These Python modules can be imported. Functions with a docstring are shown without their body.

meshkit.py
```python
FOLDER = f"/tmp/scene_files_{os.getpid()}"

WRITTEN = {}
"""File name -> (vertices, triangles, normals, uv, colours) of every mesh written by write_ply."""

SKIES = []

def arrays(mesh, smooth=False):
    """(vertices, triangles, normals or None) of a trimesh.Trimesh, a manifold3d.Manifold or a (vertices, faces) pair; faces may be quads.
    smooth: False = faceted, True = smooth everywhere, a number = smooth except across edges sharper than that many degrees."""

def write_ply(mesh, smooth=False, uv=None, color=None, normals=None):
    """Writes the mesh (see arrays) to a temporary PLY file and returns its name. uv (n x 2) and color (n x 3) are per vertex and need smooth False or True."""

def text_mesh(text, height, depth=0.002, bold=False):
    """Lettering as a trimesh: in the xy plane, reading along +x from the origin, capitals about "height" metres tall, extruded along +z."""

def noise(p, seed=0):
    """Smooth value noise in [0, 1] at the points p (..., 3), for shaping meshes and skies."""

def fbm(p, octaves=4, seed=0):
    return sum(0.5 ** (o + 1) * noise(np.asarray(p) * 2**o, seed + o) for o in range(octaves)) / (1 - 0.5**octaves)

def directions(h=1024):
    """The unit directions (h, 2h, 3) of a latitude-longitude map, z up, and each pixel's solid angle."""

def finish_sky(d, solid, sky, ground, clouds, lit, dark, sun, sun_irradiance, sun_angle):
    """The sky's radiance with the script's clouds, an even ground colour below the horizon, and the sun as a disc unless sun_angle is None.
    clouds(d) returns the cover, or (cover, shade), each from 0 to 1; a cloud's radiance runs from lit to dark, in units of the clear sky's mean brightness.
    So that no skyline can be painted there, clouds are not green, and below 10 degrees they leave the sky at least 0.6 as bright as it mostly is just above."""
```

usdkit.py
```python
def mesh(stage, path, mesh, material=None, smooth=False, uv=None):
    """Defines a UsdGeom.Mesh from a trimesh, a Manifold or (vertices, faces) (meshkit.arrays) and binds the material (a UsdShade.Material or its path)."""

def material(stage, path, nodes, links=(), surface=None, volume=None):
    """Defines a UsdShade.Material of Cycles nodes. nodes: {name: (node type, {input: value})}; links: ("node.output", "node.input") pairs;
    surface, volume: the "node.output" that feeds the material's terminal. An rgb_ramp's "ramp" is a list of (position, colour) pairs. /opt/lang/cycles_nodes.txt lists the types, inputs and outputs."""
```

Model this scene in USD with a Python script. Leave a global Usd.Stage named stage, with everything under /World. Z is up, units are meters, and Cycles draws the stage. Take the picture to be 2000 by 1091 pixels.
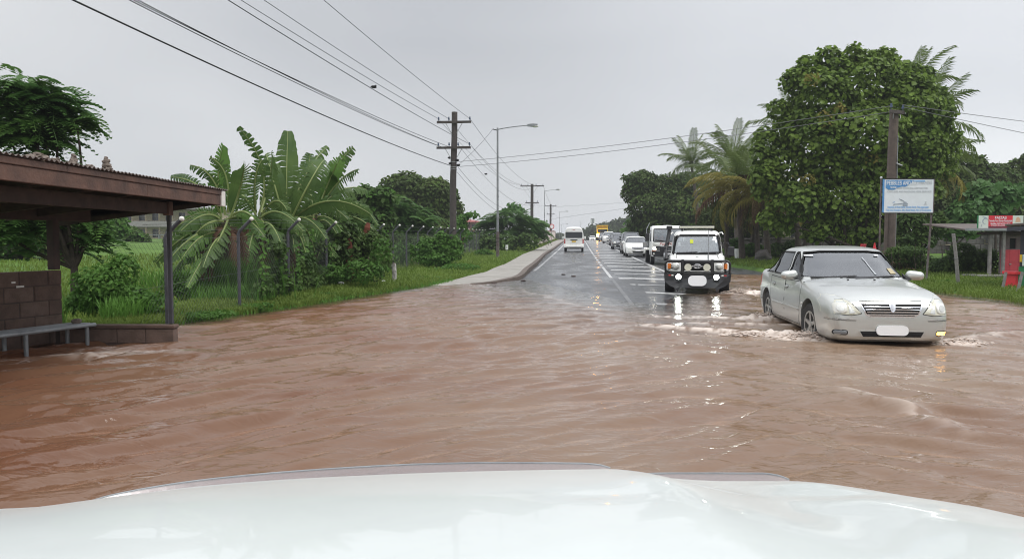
import math, random
import numpy as np
import trimesh, manifold3d, shapely
from shapely.geometry import Polygon, box as sbox, Point
from scipy.interpolate import PchipInterpolator
from scipy.spatial import cKDTree
import usdkit, meshkit
from pxr import Usd, UsdGeom, UsdLux, UsdShade, Gf, Sdf, Vt

RNG = np.random.default_rng(7)
stage = Usd.Stage.CreateInMemory()
UsdGeom.SetStageUpAxis(stage, 'Z')
UsdGeom.SetStageMetersPerUnit(stage, 1.0)
UsdGeom.Xform.Define(stage, '/World')
UsdGeom.Scope.Define(stage, '/World/Looks')

# ------------------------------------------------------------------ camera, sky, sun
F_PX, EYE = 1450.0, 1.42
PITCH = math.atan(75.5 / F_PX)
cam = UsdGeom.Camera.Define(stage, '/World/camera')
cam.AddTranslateOp().Set(Gf.Vec3d(0, 0, EYE))
cam.AddRotateXOp().Set(90 - math.degrees(PITCH))
cam.CreateHorizontalApertureAttr(36.0)
cam.CreateVerticalApertureAttr(36.0 * 558 / 1024)
cam.CreateFocalLengthAttr(36.0 * F_PX / 2000)
cam.CreateClippingRangeAttr(Gf.Vec2f(0.05, 5000))
cam.CreateExposureAttr(0.5)

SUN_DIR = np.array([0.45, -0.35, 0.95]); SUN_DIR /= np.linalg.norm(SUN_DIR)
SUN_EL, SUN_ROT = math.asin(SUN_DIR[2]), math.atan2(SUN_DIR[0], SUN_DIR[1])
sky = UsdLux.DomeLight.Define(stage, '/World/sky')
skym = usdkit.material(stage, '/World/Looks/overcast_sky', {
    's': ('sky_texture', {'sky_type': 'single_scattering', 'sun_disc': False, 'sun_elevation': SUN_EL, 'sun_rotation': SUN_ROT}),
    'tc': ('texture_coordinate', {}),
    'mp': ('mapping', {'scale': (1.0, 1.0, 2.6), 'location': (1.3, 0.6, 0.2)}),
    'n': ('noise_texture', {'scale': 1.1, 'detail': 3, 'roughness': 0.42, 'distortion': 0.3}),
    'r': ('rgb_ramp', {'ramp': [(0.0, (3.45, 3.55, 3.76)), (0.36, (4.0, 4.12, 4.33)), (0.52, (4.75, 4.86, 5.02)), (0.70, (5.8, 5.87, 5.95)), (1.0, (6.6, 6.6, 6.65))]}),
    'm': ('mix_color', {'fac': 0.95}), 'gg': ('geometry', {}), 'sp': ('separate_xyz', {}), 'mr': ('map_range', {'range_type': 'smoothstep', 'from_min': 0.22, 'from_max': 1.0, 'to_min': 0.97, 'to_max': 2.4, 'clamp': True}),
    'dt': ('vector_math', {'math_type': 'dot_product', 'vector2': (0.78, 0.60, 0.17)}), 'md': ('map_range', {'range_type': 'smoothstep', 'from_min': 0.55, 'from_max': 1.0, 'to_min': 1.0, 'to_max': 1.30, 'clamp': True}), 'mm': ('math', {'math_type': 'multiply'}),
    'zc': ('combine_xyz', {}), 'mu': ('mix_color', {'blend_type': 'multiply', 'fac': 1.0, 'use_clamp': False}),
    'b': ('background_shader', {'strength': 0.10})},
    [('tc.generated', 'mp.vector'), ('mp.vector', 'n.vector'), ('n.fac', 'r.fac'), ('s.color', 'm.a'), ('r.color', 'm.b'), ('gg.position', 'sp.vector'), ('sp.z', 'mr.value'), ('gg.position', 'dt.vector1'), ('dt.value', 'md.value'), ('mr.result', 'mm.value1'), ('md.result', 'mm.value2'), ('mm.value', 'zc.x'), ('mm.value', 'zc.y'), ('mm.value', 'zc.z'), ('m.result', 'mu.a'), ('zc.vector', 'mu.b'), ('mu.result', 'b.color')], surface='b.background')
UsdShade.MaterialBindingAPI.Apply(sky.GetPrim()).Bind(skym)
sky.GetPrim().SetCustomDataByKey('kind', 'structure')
sun = UsdLux.DistantLight.Define(stage, '/World/sun')
sun.CreateNormalizeAttr(True); sun.CreateIntensityAttr(0.32); sun.CreateAngleAttr(25.0)
sun.CreateColorAttr(Gf.Vec3f(1.0, 0.97, 0.93))
_rot = Gf.Rotation(Gf.Vec3d(0, 0, -1), Gf.Vec3d(*(-SUN_DIR)))
sun.AddTransformOp().Set(Gf.Matrix4d(_rot, Gf.Vec3d(0, 0, 50)))

# ------------------------------------------------------------------ prim helpers
_used = {}
def _name(parent, name):
    k = (parent, name); n = _used.get(k, 0); _used[k] = n + 1
    return f'{parent}/{name}' + (f'_{n:03d}' if n else '')
def _cd(prim, label=None, cat=None, group=None, kind=None):
    for k, v in (('label', label), ('category', cat), ('group', group), ('kind', kind)):
        if v: prim.SetCustomDataByKey(k, v)
def thing(name, label=None, cat=None, loc=(0, 0, 0), rotz=0.0, group=None, kind=None, scale=None):
    p = _name('/World', name); x = UsdGeom.Xform.Define(stage, p)
    x.AddTranslateOp().Set(Gf.Vec3d(*map(float, loc)))
    if rotz: x.AddRotateZOp().Set(math.degrees(rotz))
    if scale: x.AddScaleOp().Set(Gf.Vec3f(scale, scale, scale))
    _cd(x.GetPrim(), label, cat, group, kind)
    return p
def holder(parent, name, label=None, loc=None):
    p = _name(parent, name); x = UsdGeom.Xform.Define(stage, p)
    if loc is not None: x.AddTranslateOp().Set(Gf.Vec3d(*map(float, loc)))
    _cd(x.GetPrim(), label)
    return p
def part(parent, name, mesh, m, smooth=False, label=None, kind=None):
    p = _name(parent, name)
    usdkit.mesh(stage, p, mesh, M[m], smooth)
    _cd(stage.GetPrimAtPath(p), label, None, None, kind)
    return p
def single(name, mesh, m, label=None, cat=None, group=None, kind=None, smooth=False):
    p = _name('/World', name)
    usdkit.mesh(stage, p, mesh, M[m], smooth)
    _cd(stage.GetPrimAtPath(p), label, cat, group, kind)
    return p
def copy(src, loc, rotz=0.0, label=None, group=None, scale=None, tilt=None):
    sp = stage.GetPrimAtPath(src); cd = sp.GetCustomData()
    base = src.rsplit('/', 1)[1]
    if base[-4:-3] == '_' and base[-3:].isdigit(): base = base[:-4]
    p = _name('/World', base); x = UsdGeom.Xform.Define(stage, p)
    x.GetPrim().GetReferences().AddInternalReference(src)
    x.ClearXformOpOrder()
    x.AddTransformOp(opSuffix='place').Set(Gf.Matrix4d(*np.ascontiguousarray(xf(loc, rotz, scale or 1, tilt).T).ravel().tolist()))
    x.GetPrim().SetInstanceable(True)
    _cd(x.GetPrim(), label or cd.get('label'), cd.get('category'), group or cd.get('group'), cd.get('kind'))
    return p
def xf(loc=(0, 0, 0), rz=0.0, s=1.0, tilt=None):
    m = trimesh.transformations.rotation_matrix(rz, [0, 0, 1])
    if tilt: m = m @ trimesh.transformations.rotation_matrix(tilt[0], [1, 0, 0]) @ trimesh.transformations.rotation_matrix(tilt[1], [0, 1, 0])
    m[:3, :3] *= s; m[:3, 3] = loc
    return m

# pixel of the photograph (2000 x 1091) + distance forward -> world point
def at(px, py, Y):
    a = (px - 1000) / F_PX; b = (545.5 - py) / F_PX
    fy = math.cos(PITCH) + b * math.sin(PITCH); fz = -math.sin(PITCH) + b * math.cos(PITCH)
    t = Y / fy
    return np.array([a * t, Y, EYE + fz * t])

# ------------------------------------------------------------------ materials
M = {}
def mat(name, color, rough=0.6, metal=0.0, var=0.0, scale=4.0, bump=0.0, bscale=30.0, color2=None, coat=0.0, spec=0.5, detail=5, emit=None, estr=0.0, rvar=0.0):
    n = {'p': ('principled_bsdf', {'base_color': color, 'roughness': rough, 'metallic': metal, 'coat_weight': coat, 'specular_ior_level': spec})}
    l = []
    if emit is not None: n['p'][1].update(emission_color=emit, emission_strength=estr)
    if var or color2 is not None or bump or rvar: n['tc'] = ('geometry', {})
    if var or color2 is not None:
        c2 = color2 or tuple(c * (1 - var) for c in color); c1 = color if color2 is not None else tuple(min(1, c * (1 + var)) for c in color)
        n['n'] = ('noise_texture', {'scale': scale, 'detail': detail, 'roughness': 0.65})
        n['r'] = ('rgb_ramp', {'ramp': [(0.30, c2), (0.70, c1)]})
        l += [('tc.position', 'n.vector'), ('n.fac', 'r.fac'), ('r.color', 'p.base_color')]
    if rvar:
        n['n3'] = ('noise_texture', {'scale': scale * 1.7, 'detail': 3}); n['mr'] = ('map_range', {'from_min': 0.3, 'from_max': 0.7, 'to_min': max(0.02, rough - rvar), 'to_max': rough + rvar})
        l += [('tc.position', 'n3.vector'), ('n3.fac', 'mr.value'), ('mr.result', 'p.roughness')]
    if bump:
        n['n2'] = ('noise_texture', {'scale': bscale, 'detail': 4}); n['b'] = ('bump', {'strength': bump, 'distance': 0.02})
        l += [('tc.position', 'n2.vector'), ('n2.fac', 'b.height'), ('b.normal', 'p.normal')]
    M[name] = usdkit.material(stage, '/World/Looks/' + name, n, l, surface='p.BSDF')
def leafmat(name, dark, light, trans=0.3, rough=0.45, clump=0.8, tint=None):
    M[name] = usdkit.material(stage, '/World/Looks/' + name, {
        'g': ('geometry', {}), 'n': ('noise_texture', {'scale': clump, 'detail': 2}),
        'a': ('math', {'math_type': 'multiply_add', 'value2': 0.55}), 'h': ('math', {'math_type': 'multiply', 'value2': 0.5}),
        'r': ('rgb_ramp', {'ramp': [(0.15, dark), (0.62, light), (0.97, tint or light)]}),
        'p': ('principled_bsdf', {'roughness': rough, 'specular_ior_level': 0.2}), 't': ('translucent_bsdf', {}), 'x': ('mix_closure', {'fac': trans})},
        [('g.position', 'n.vector'), ('g.random_per_island', 'h.value1'), ('n.fac', 'a.value1'), ('h.value', 'a.value3'), ('a.value', 'r.fac'),
         ('r.color', 'p.base_color'), ('r.color', 't.color'), ('p.BSDF', 'x.closure1'), ('t.BSDF', 'x.closure2')], surface='x.closure')
def glassmat(name, tint, base=0.10, rough=0.02):
    M[name] = usdkit.material(stage, '/World/Looks/' + name, {
        't': ('transparent_bsdf', {'color': tint}), 'g': ('glossy_bsdf', {'color': (0.95, 0.97, 1.0), 'roughness': rough}),
        'f': ('fresnel', {'IOR': 1.5}), 'mr': ('map_range', {'from_min': 0.0, 'from_max': 1.0, 'to_min': base, 'to_max': 1.0}), 'x': ('mix_closure', {})},
        [('f.fac', 'mr.value'), ('mr.result', 'x.fac'), ('t.BSDF', 'x.closure1'), ('g.BSDF', 'x.closure2')], surface='x.closure')

mat('silver_paint', (0.58, 0.59, 0.565), 0.30, 0.80, coat=0.5, var=0.03, scale=3)
mat('white_paint', (0.86, 0.86, 0.83), 0.34, 0.0, coat=0.2, var=0.05, scale=2)
mat('bonnet_paint', (0.62, 0.655, 0.64), 0.32, 0.0, coat=0.35, var=0.03, scale=5)
mat('cream_paint', (0.76, 0.75, 0.66), 0.32, coat=0.4, var=0.05, scale=2)
mat('dark_car_paint', (0.02, 0.022, 0.03), 0.2, coat=0.6)
mat('grey_car_paint', (0.12, 0.125, 0.13), 0.25, 0.3, coat=0.6)
mat('navy_car_paint', (0.03, 0.035, 0.05), 0.2, coat=0.6)
mat('yellow_paint', (0.65, 0.42, 0.03), 0.4)
mat('black_plastic', (0.015, 0.015, 0.017), 0.5)
mat('black_steel', (0.012, 0.012, 0.014), 0.35, coat=0.2)
mat('seam_black', (0.01, 0.01, 0.01), 0.8)
mat('rubber', (0.02, 0.02, 0.02), 0.75, var=0.3, scale=20)
mat('alloy', (0.42, 0.41, 0.39), 0.35, 0.8, var=0.25, scale=12)
mat('chrome', (0.8, 0.8, 0.82), 0.12, 1.0)
mat('lamp_reflector', (0.72, 0.72, 0.68), 0.18, 0.7)
mat('lamp_lens', (0.62, 0.61, 0.50), 0.18, coat=0.9, var=0.08, scale=9)
mat('clear_lens', (0.70, 0.70, 0.64), 0.15, coat=0.9)
mat('amber_lens', (0.75, 0.20, 0.02), 0.25, coat=0.8)
mat('red_lens', (0.40, 0.015, 0.015), 0.25, coat=0.8)
mat('lit_fog', (1, 1, 1), 0.3, emit=(0.93, 1.0, 0.93), estr=28.0)
mat('lit_headlight', (1, 1, 1), 0.3, emit=(1.0, 0.93, 0.78), estr=25.0)
mat('lit_amber', (1, 0.6, 0.2), 0.3, emit=(1.0, 0.46, 0.10), estr=3.2)
mat('lit_orange', (1, 0.6, 0.2), 0.3, emit=(1.0, 0.42, 0.08), estr=60.0)
mat('plate_white', (0.92, 0.92, 0.92), 0.5)
mat('plate_yellow', (0.70, 0.45, 0.02), 0.4)
mat('letter_dark', (0.02, 0.02, 0.03), 0.6)
mat('letter_red', (0.45, 0.06, 0.05), 0.6)
mat('interior_dark', (0.03, 0.03, 0.033), 0.9)
mat('seat_grey', (0.10, 0.10, 0.11), 0.9)
mat('hivis', (0.75, 0.12, 0.04), 0.8)
mat('sticker_yellow', (0.55, 0.60, 0.05), 0.6)
mat('sticker_white', (0.8, 0.82, 0.85), 0.6)
mat('sticker_tan', (0.42, 0.36, 0.22), 0.6)
glassmat('car_glass', (0.62, 0.66, 0.66), 0.17)
glassmat('dark_glass', (0.13, 0.15, 0.16), 0.07)
glassmat('smoke_plastic', (0.78, 0.74, 0.74), 0.12, 0.3)
mat('window_dark', (0.03, 0.035, 0.04), 0.12)

mat('wood_fascia', (0.150, 0.080, 0.058), 0.75, color2=(0.060, 0.036, 0.03), scale=3.5, bump=0.35, bscale=25)
mat('wood_dark', (0.075, 0.048, 0.042), 0.8, color2=(0.04, 0.03, 0.028), scale=5, bump=0.3)
mat('wood_grey', (0.20, 0.19, 0.18), 0.85, var=0.3, scale=8, bump=0.4)
mat('pole_wood', (0.085, 0.070, 0.065), 0.85, color2=(0.040, 0.032, 0.030), scale=6, bump=0.6, bscale=14)
mat('pole_wood_brown', (0.125, 0.095, 0.080), 0.85, color2=(0.075, 0.058, 0.050), scale=5, bump=0.6, bscale=14)
mat('block', (0.155, 0.100, 0.078), 0.9, color2=(0.085, 0.057, 0.047), scale=5, bump=0.5, bscale=60)
mat('block_pale', (0.185, 0.125, 0.10), 0.9, color2=(0.11, 0.075, 0.06), scale=7, bump=0.5, bscale=60)
mat('mortar', (0.075, 0.055, 0.047), 0.95)
mat('galv', (0.33, 0.34, 0.36), 0.42, 0.7, var=0.2, scale=8)
mat('galv_dull', (0.26, 0.27, 0.28), 0.55, 0.4, var=0.25, scale=6)
mat('post_dark', (0.055, 0.055, 0.065), 0.6, var=0.3, scale=6)
mat('rust_steel', (0.075, 0.04, 0.035), 0.8, color2=(0.15, 0.14, 0.14), scale=3)
mat('white_trim', (0.72, 0.70, 0.66), 0.6, var=0.1, scale=15)
mat('corrugated', (0.15, 0.125, 0.115), 0.6, 0.2, color2=(0.08, 0.055, 0.045), scale=3)
mat('rubble', (0.24, 0.20, 0.17), 0.95, color2=(0.11, 0.085, 0.07), scale=15, bump=0.6)
mat('concrete', (0.34, 0.32, 0.29), 0.75, color2=(0.24, 0.225, 0.20), scale=1.6, bump=0.2, rvar=0.2)
mat('kerb_brown', (0.15, 0.115, 0.095), 0.75, color2=(0.08, 0.065, 0.055), scale=3, bump=0.3)
mat('marking', (0.66, 0.66, 0.65), 0.5, color2=(0.22, 0.22, 0.22), scale=9, detail=8)
mat('marking_faded', (0.45, 0.45, 0.45), 0.4, color2=(0.09, 0.09, 0.095), scale=6, detail=8)
mat('marking_worn', (0.20, 0.20, 0.20), 0.4, color2=(0.07, 0.07, 0.075), scale=5, detail=8)
mat('stone_dark', (0.10, 0.092, 0.09), 0.9, var=0.35, scale=3, bump=0.5)
mat('wall_cream', (0.42, 0.36, 0.24), 0.85, var=0.08, scale=2)
mat('wall_pale', (0.50, 0.45, 0.33), 0.85, var=0.08, scale=2)
mat('wall_grey', (0.26, 0.25, 0.24), 0.85, var=0.1, scale=2)
mat('wall_pink', (0.42, 0.22, 0.21), 0.85, var=0.08, scale=2)
mat('roof_red', (0.30, 0.075, 0.07), 0.6, var=0.12, scale=2)
mat('roof_maroon', (0.13, 0.05, 0.05), 0.7)
mat('red_board', (0.42, 0.045, 0.06), 0.6, var=0.18, scale=4)
mat('red_bright', (0.60, 0.03, 0.04), 0.5, var=0.06, scale=4)
mat('sign_red', (0.62, 0.03, 0.05), 0.5)
mat('sign_maroon', (0.15, 0.01, 0.03), 0.5)
mat('sign_white', (0.72, 0.76, 0.80), 0.5, var=0.04, scale=6)
mat('sign_pale', (0.60, 0.66, 0.60), 0.5, var=0.06, scale=6)
mat('sign_blue', (0.06, 0.22, 0.50), 0.5, color2=(0.13, 0.32, 0.60), scale=4)
mat('sign_lightblue', (0.20, 0.45, 0.80), 0.5)
mat('sign_greyprint', (0.52, 0.55, 0.58), 0.5)
mat('sign_machine', (0.32, 0.36, 0.42), 0.5)
mat('glass_streak', (0.40, 0.42, 0.44), 0.5)
mat('skin_print', (0.60, 0.38, 0.26), 0.6)
mat('dark_wall', (0.05, 0.052, 0.065), 0.8, var=0.2, scale=3)
mat('board_brown', (0.125, 0.095, 0.095), 0.85, var=0.25, scale=3)
mat('green_paint', (0.02, 0.17, 0.06), 0.6)
mat('white_plastic', (0.78, 0.78, 0.78), 0.5)
mat('white_peeling', (0.58, 0.56, 0.53), 0.8, color2=(0.05, 0.04, 0.035), scale=9, detail=6)
mat('splash_water', (0.60, 0.50, 0.43), 0.25)
mat('insulator', (0.06, 0.085, 0.14), 0.3)
mat('wire', (0.02, 0.02, 0.022), 0.6)
mat('wire_grey', (0.13, 0.13, 0.14), 0.6)
mat('fence_wire', (0.07, 0.08, 0.07), 0.7)
mat('bark', (0.075, 0.055, 0.045), 0.9, color2=(0.035, 0.027, 0.023), scale=7, bump=0.7)
mat('bark_palm', (0.11, 0.09, 0.08), 0.9, color2=(0.06, 0.048, 0.042), scale=6, bump=0.6)
mat('banana_stem', (0.10, 0.085, 0.04), 0.7, color2=(0.05, 0.03, 0.022), scale=4)
mat('banana_rib', (0.22, 0.27, 0.09), 0.5)
mat('banana_flower', (0.16, 0.035, 0.04), 0.6)
mat('dead_leaf', (0.14, 0.075, 0.04), 0.9, color2=(0.07, 0.035, 0.025), scale=5)
mat('red_leaf', (0.16, 0.045, 0.025), 0.8, var=0.3, scale=8)
mat('soil_red', (0.10, 0.055, 0.04), 0.95, var=0.3, scale=3)
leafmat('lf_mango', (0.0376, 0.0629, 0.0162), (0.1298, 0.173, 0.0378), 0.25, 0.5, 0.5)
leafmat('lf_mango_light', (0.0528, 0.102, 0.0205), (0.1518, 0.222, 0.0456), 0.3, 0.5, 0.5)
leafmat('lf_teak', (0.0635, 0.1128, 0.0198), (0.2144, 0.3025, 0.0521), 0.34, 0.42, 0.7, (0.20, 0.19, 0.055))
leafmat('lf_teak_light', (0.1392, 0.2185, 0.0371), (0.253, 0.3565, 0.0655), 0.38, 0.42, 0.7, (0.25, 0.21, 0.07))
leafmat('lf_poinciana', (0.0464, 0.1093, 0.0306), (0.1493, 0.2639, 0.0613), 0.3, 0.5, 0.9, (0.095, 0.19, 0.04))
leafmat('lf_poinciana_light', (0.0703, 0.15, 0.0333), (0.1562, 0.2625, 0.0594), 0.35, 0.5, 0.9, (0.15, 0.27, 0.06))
leafmat('lf_banana', (0.0523, 0.1032, 0.031), (0.1483, 0.2183, 0.0597), 0.32, 0.36, 1.3)
leafmat('lf_banana_light', (0.09, 0.18, 0.04), (0.16, 0.27, 0.07), 0.42, 0.38, 1.3)
leafmat('lf_banana_yellow', (0.19, 0.21, 0.05), (0.24, 0.28, 0.08), 0.38, 0.4, 1.3)
leafmat('lf_palm', (0.0706, 0.1101, 0.03), (0.2018, 0.2501, 0.0677), 0.25, 0.4, 0.8)
leafmat('lf_palm_yellow', (0.1955, 0.1782, 0.0437), (0.322, 0.2702, 0.071), 0.3, 0.5, 0.8, (0.27, 0.14, 0.045))
leafmat('lf_vine', (0.035, 0.0726, 0.0179), (0.1275, 0.198, 0.0428), 0.3, 0.5, 1.5, (0.15, 0.22, 0.05))
leafmat('lf_vine_light', (0.055, 0.130, 0.022), (0.135, 0.270, 0.050), 0.35, 0.5, 1.5)
leafmat('lf_papaya', (0.06, 0.14, 0.04), (0.15, 0.26, 0.08), 0.35, 0.5, 1.0)
leafmat('lf_hill', (0.033, 0.0506, 0.023), (0.0935, 0.1155, 0.047), 0.15, 0.6, 0.25)
leafmat('lf_yellow', (0.40, 0.30, 0.02), (0.55, 0.42, 0.03), 0.3, 0.5, 2)
leafmat('grass_blade', (0.100, 0.150, 0.026), (0.215, 0.305, 0.058), 0.35, 0.55, 0.9, (0.26, 0.33, 0.085))
leafmat('grass_tall', (0.070, 0.165, 0.028), (0.165, 0.320, 0.055), 0.35, 0.5, 1.2)

# ------------------------------------------------------------------ mesh helpers
def cat(*ms):
    ms = [m for a in ms for m in (a if isinstance(a, (list, tuple)) and not (len(a) == 2 and isinstance(a[0], np.ndarray)) else [a])]
    V, Fs, n = [], [], 0
    for m in ms:
        v, f = (m[0], m[1]) if isinstance(m, tuple) else (m.vertices, m.faces)
        V.append(np.asarray(v, float)); Fs.append(np.asarray(f, int) + n); n += len(v)
    return trimesh.Trimesh(np.vstack(V), np.vstack(Fs), process=False)
def bx(x0, y0, z0, x1, y1, z1, ch=0.0):
    e = np.abs([x1 - x0, y1 - y0, z1 - z0]); c = [(x0 + x1) / 2, (y0 + y1) / 2, (z0 + z1) / 2]
    if ch <= 0 or ch * 2 >= e.min():
        m = trimesh.creation.box(e)
    else:
        pts = []
        for sx in (-1, 1):
            for sy in (-1, 1):
                for sz in (-1, 1):
                    s = np.array([sx, sy, sz])
                    for k in range(3):
                        q = e / 2 - ch; q[k] = e[k] / 2; pts.append(s * q)
        m = trimesh.convex.convex_hull(np.array(pts))
    m.apply_translation(c); return m
def tube(pts, r, sides=8, cap=True):
    p = np.asarray(pts, float); n = len(p); r = np.broadcast_to(np.asarray(r, float), (n,))
    t = np.gradient(p, axis=0); t /= np.linalg.norm(t, axis=1, keepdims=True) + 1e-12
    up = np.array([0, 0, 1.0]) if abs(t[:, 2]).max() < 0.95 else np.array([0.0, 1, 0.02])
    if abs(t @ up).max() > 0.98: up = np.array([1.0, 0.05, 0])
    a = np.cross(t, up); a /= np.linalg.norm(a, axis=1, keepdims=True) + 1e-12; b = np.cross(t, a)
    ang = np.arange(sides) * 2 * np.pi / sides
    v = (p[:, None] + r[:, None, None] * (np.cos(ang)[None, :, None] * a[:, None] + np.sin(ang)[None, :, None] * b[:, None])).reshape(-1, 3)
    i, j = np.meshgrid(np.arange(n - 1), np.arange(sides), indexing='ij'); i = i.ravel(); j = j.ravel(); j2 = (j + 1) % sides
    f = np.vstack([np.stack([i * sides + j, i * sides + j2, (i + 1) * sides + j2], 1), np.stack([i * sides + j, (i + 1) * sides + j2, (i + 1) * sides + j], 1)])
    if cap:
        v = np.vstack([v, p[0], p[-1]]); k = n * sides; J = np.arange(sides); J2 = (J + 1) % sides
        f = np.vstack([f, np.stack([np.full(sides, k), J2, J], 1), np.stack([np.full(sides, k + 1), (n - 1) * sides + J, (n - 1) * sides + J2], 1)])
    return trimesh.Trimesh(v, f[:, ::-1], process=False)
def cyl(p0, p1, r, sides=16): return tube([p0, p1], r, sides)
def bez(p0, p1, p2, n=8):
    t = np.linspace(0, 1, n)[:, None]; p0, p1, p2 = map(np.asarray, (p0, p1, p2))
    return (1 - t) ** 2 * p0 + 2 * t * (1 - t) * p1 + t * t * p2
def lump(c, r, seed=0, sub=2, squash=(1, 1, 1), rough=0.35):
    m = trimesh.creation.icosphere(sub); v = m.vertices
    d = 1 + rough * (meshkit.fbm(v * 1.7 + seed * 7.3, 3, seed) - 0.5) * 2
    return trimesh.Trimesh(v * d[:, None] * np.array(squash) * r + np.array(c), m.faces, process=False)
def xform(m, T): m = m.copy(); m.apply_transform(T); return m
def man(m): return manifold3d.Manifold(manifold3d.Mesh(np.asarray(m.vertices, np.float32), np.asarray(m.faces, np.uint32)))
def unman(m):
    k = m.to_mesh(); return trimesh.Trimesh(np.array(k.vert_properties[:, :3], float), np.array(k.tri_verts), process=False)
def rrect(x0, y0, x1, y1, r): return sbox(x0 + r, y0 + r, x1 - r, y1 - r).buffer(r, quad_segs=4)
def textm(s, h, depth=0.002, bold=False, slant=0.0, width=None, thick_simplify=None):
    m = meshkit.text_mesh(s, h, depth, bold); v = m.vertices.copy()
    if slant: v[:, 0] += slant * v[:, 1]
    v[:, 0] -= (v[:, 0].min() + v[:, 0].max()) / 2
    if width: v[:, 0] *= width / np.ptp(v[:, 0])
    return trimesh.Trimesh(v, m.faces, process=False)
# ------------------------------------------------------------------ terrain
SL = 0.0895
def uof(X, Y): return X - 1.2 - SL * Y
def xu(u, Y): return u + 1.2 + SL * Y
_aY = [-40, 0, 6, 9, 12, 14, 16, 18.7, 22, 26.4, 31, 40, 50, 73, 100, 130, 150, 168, 200, 260, 400]
_aZ = [-.32, -.26, -.20, -.13, -.065, -.035, -.004, .022, .045, .070, .095, .14, .22, .45, .83, 1.22, 1.44, 1.52, 1.25, -.3, -1.5]
_a = PchipInterpolator(_aY, _aZ)
def aof(Y): return _a(np.clip(Y, -40, 400))
_klY = [22.9, 24.2, 25.2, 26.7, 27.5, 29, 32.6, 40.7, 57.5]; _klX = [-2.84, -1.3, -.58, .0, .30, .48, .73, 1.37, 2.6]
def XK(Y): return np.where(Y < 57.5, np.interp(Y, _klY, _klX), xu(-3.75, Y))
_xlY = [-40, 0, 9, 11.2, 12.7, 15.8, 19, 22.9, 25.5, 30.1, 37.9, 55.8]; _xlX = [-7.8, -7.6, -7.2, -6.5, -5.8, -4.8, -3.95, -2.84, -2.1, -1.04, -.31, .84]
def XL(Y): return np.where(Y < 55.8, np.interp(Y, _xlY, _xlX), xu(-5.35, Y))
_xrY = [-40, 8, 12, 17, 30, 41, 46]; _xrX = [14, 12.2, 11.5, 11.6, 11.9, 12.0, xu(6.6, 46)]
def XR(Y): return np.where(Y < 46, np.interp(Y, _xrY, _xrX), xu(6.6, Y))
def ground_z(X, Y):
    X = np.asarray(X, float); Y = np.asarray(Y, float); X, Y = np.broadcast_arrays(X, Y)
    u = uof(X, Y); a = aof(Y); fade = np.clip((60 - Y) / 25, 0, 1)
    du = u - 0.6
    z = a - np.where(du < 0, -0.02 * du, 0.035 * np.minimum(du, 5)) * fade
    xl, xr = XL(Y), XR(Y); low = Y < 24
    din = np.minimum(X - xl, xr - X)
    z = np.where((Y < 26) & (din >= 0), np.maximum(z, -0.09 * np.maximum(din, 0)), z)
    base = np.where(Y < 40, np.interp(Y, [20, 24, 40], [0, 0.03, 0.12]), a)
    dl = np.maximum(xl - X, 0); dr = np.maximum(X - xr, 0)
    zl = base + 0.10 * np.minimum(dl / 1.0, 1) + np.minimum(0.034 * np.maximum(dl - 2, 0), 1.0) * np.clip((140 - Y) / 60, 0.2, 1)
    zr = base + 0.09 * np.minimum(dr / 1.0, 1) + np.minimum(0.022 * np.maximum(dr - 1.5, 0), 0.7)
    z = np.where(dl > 0, zl, np.where(dr > 0, zr, z))
    return z
def gz(X, Y): return float(ground_z(X, Y))

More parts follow.
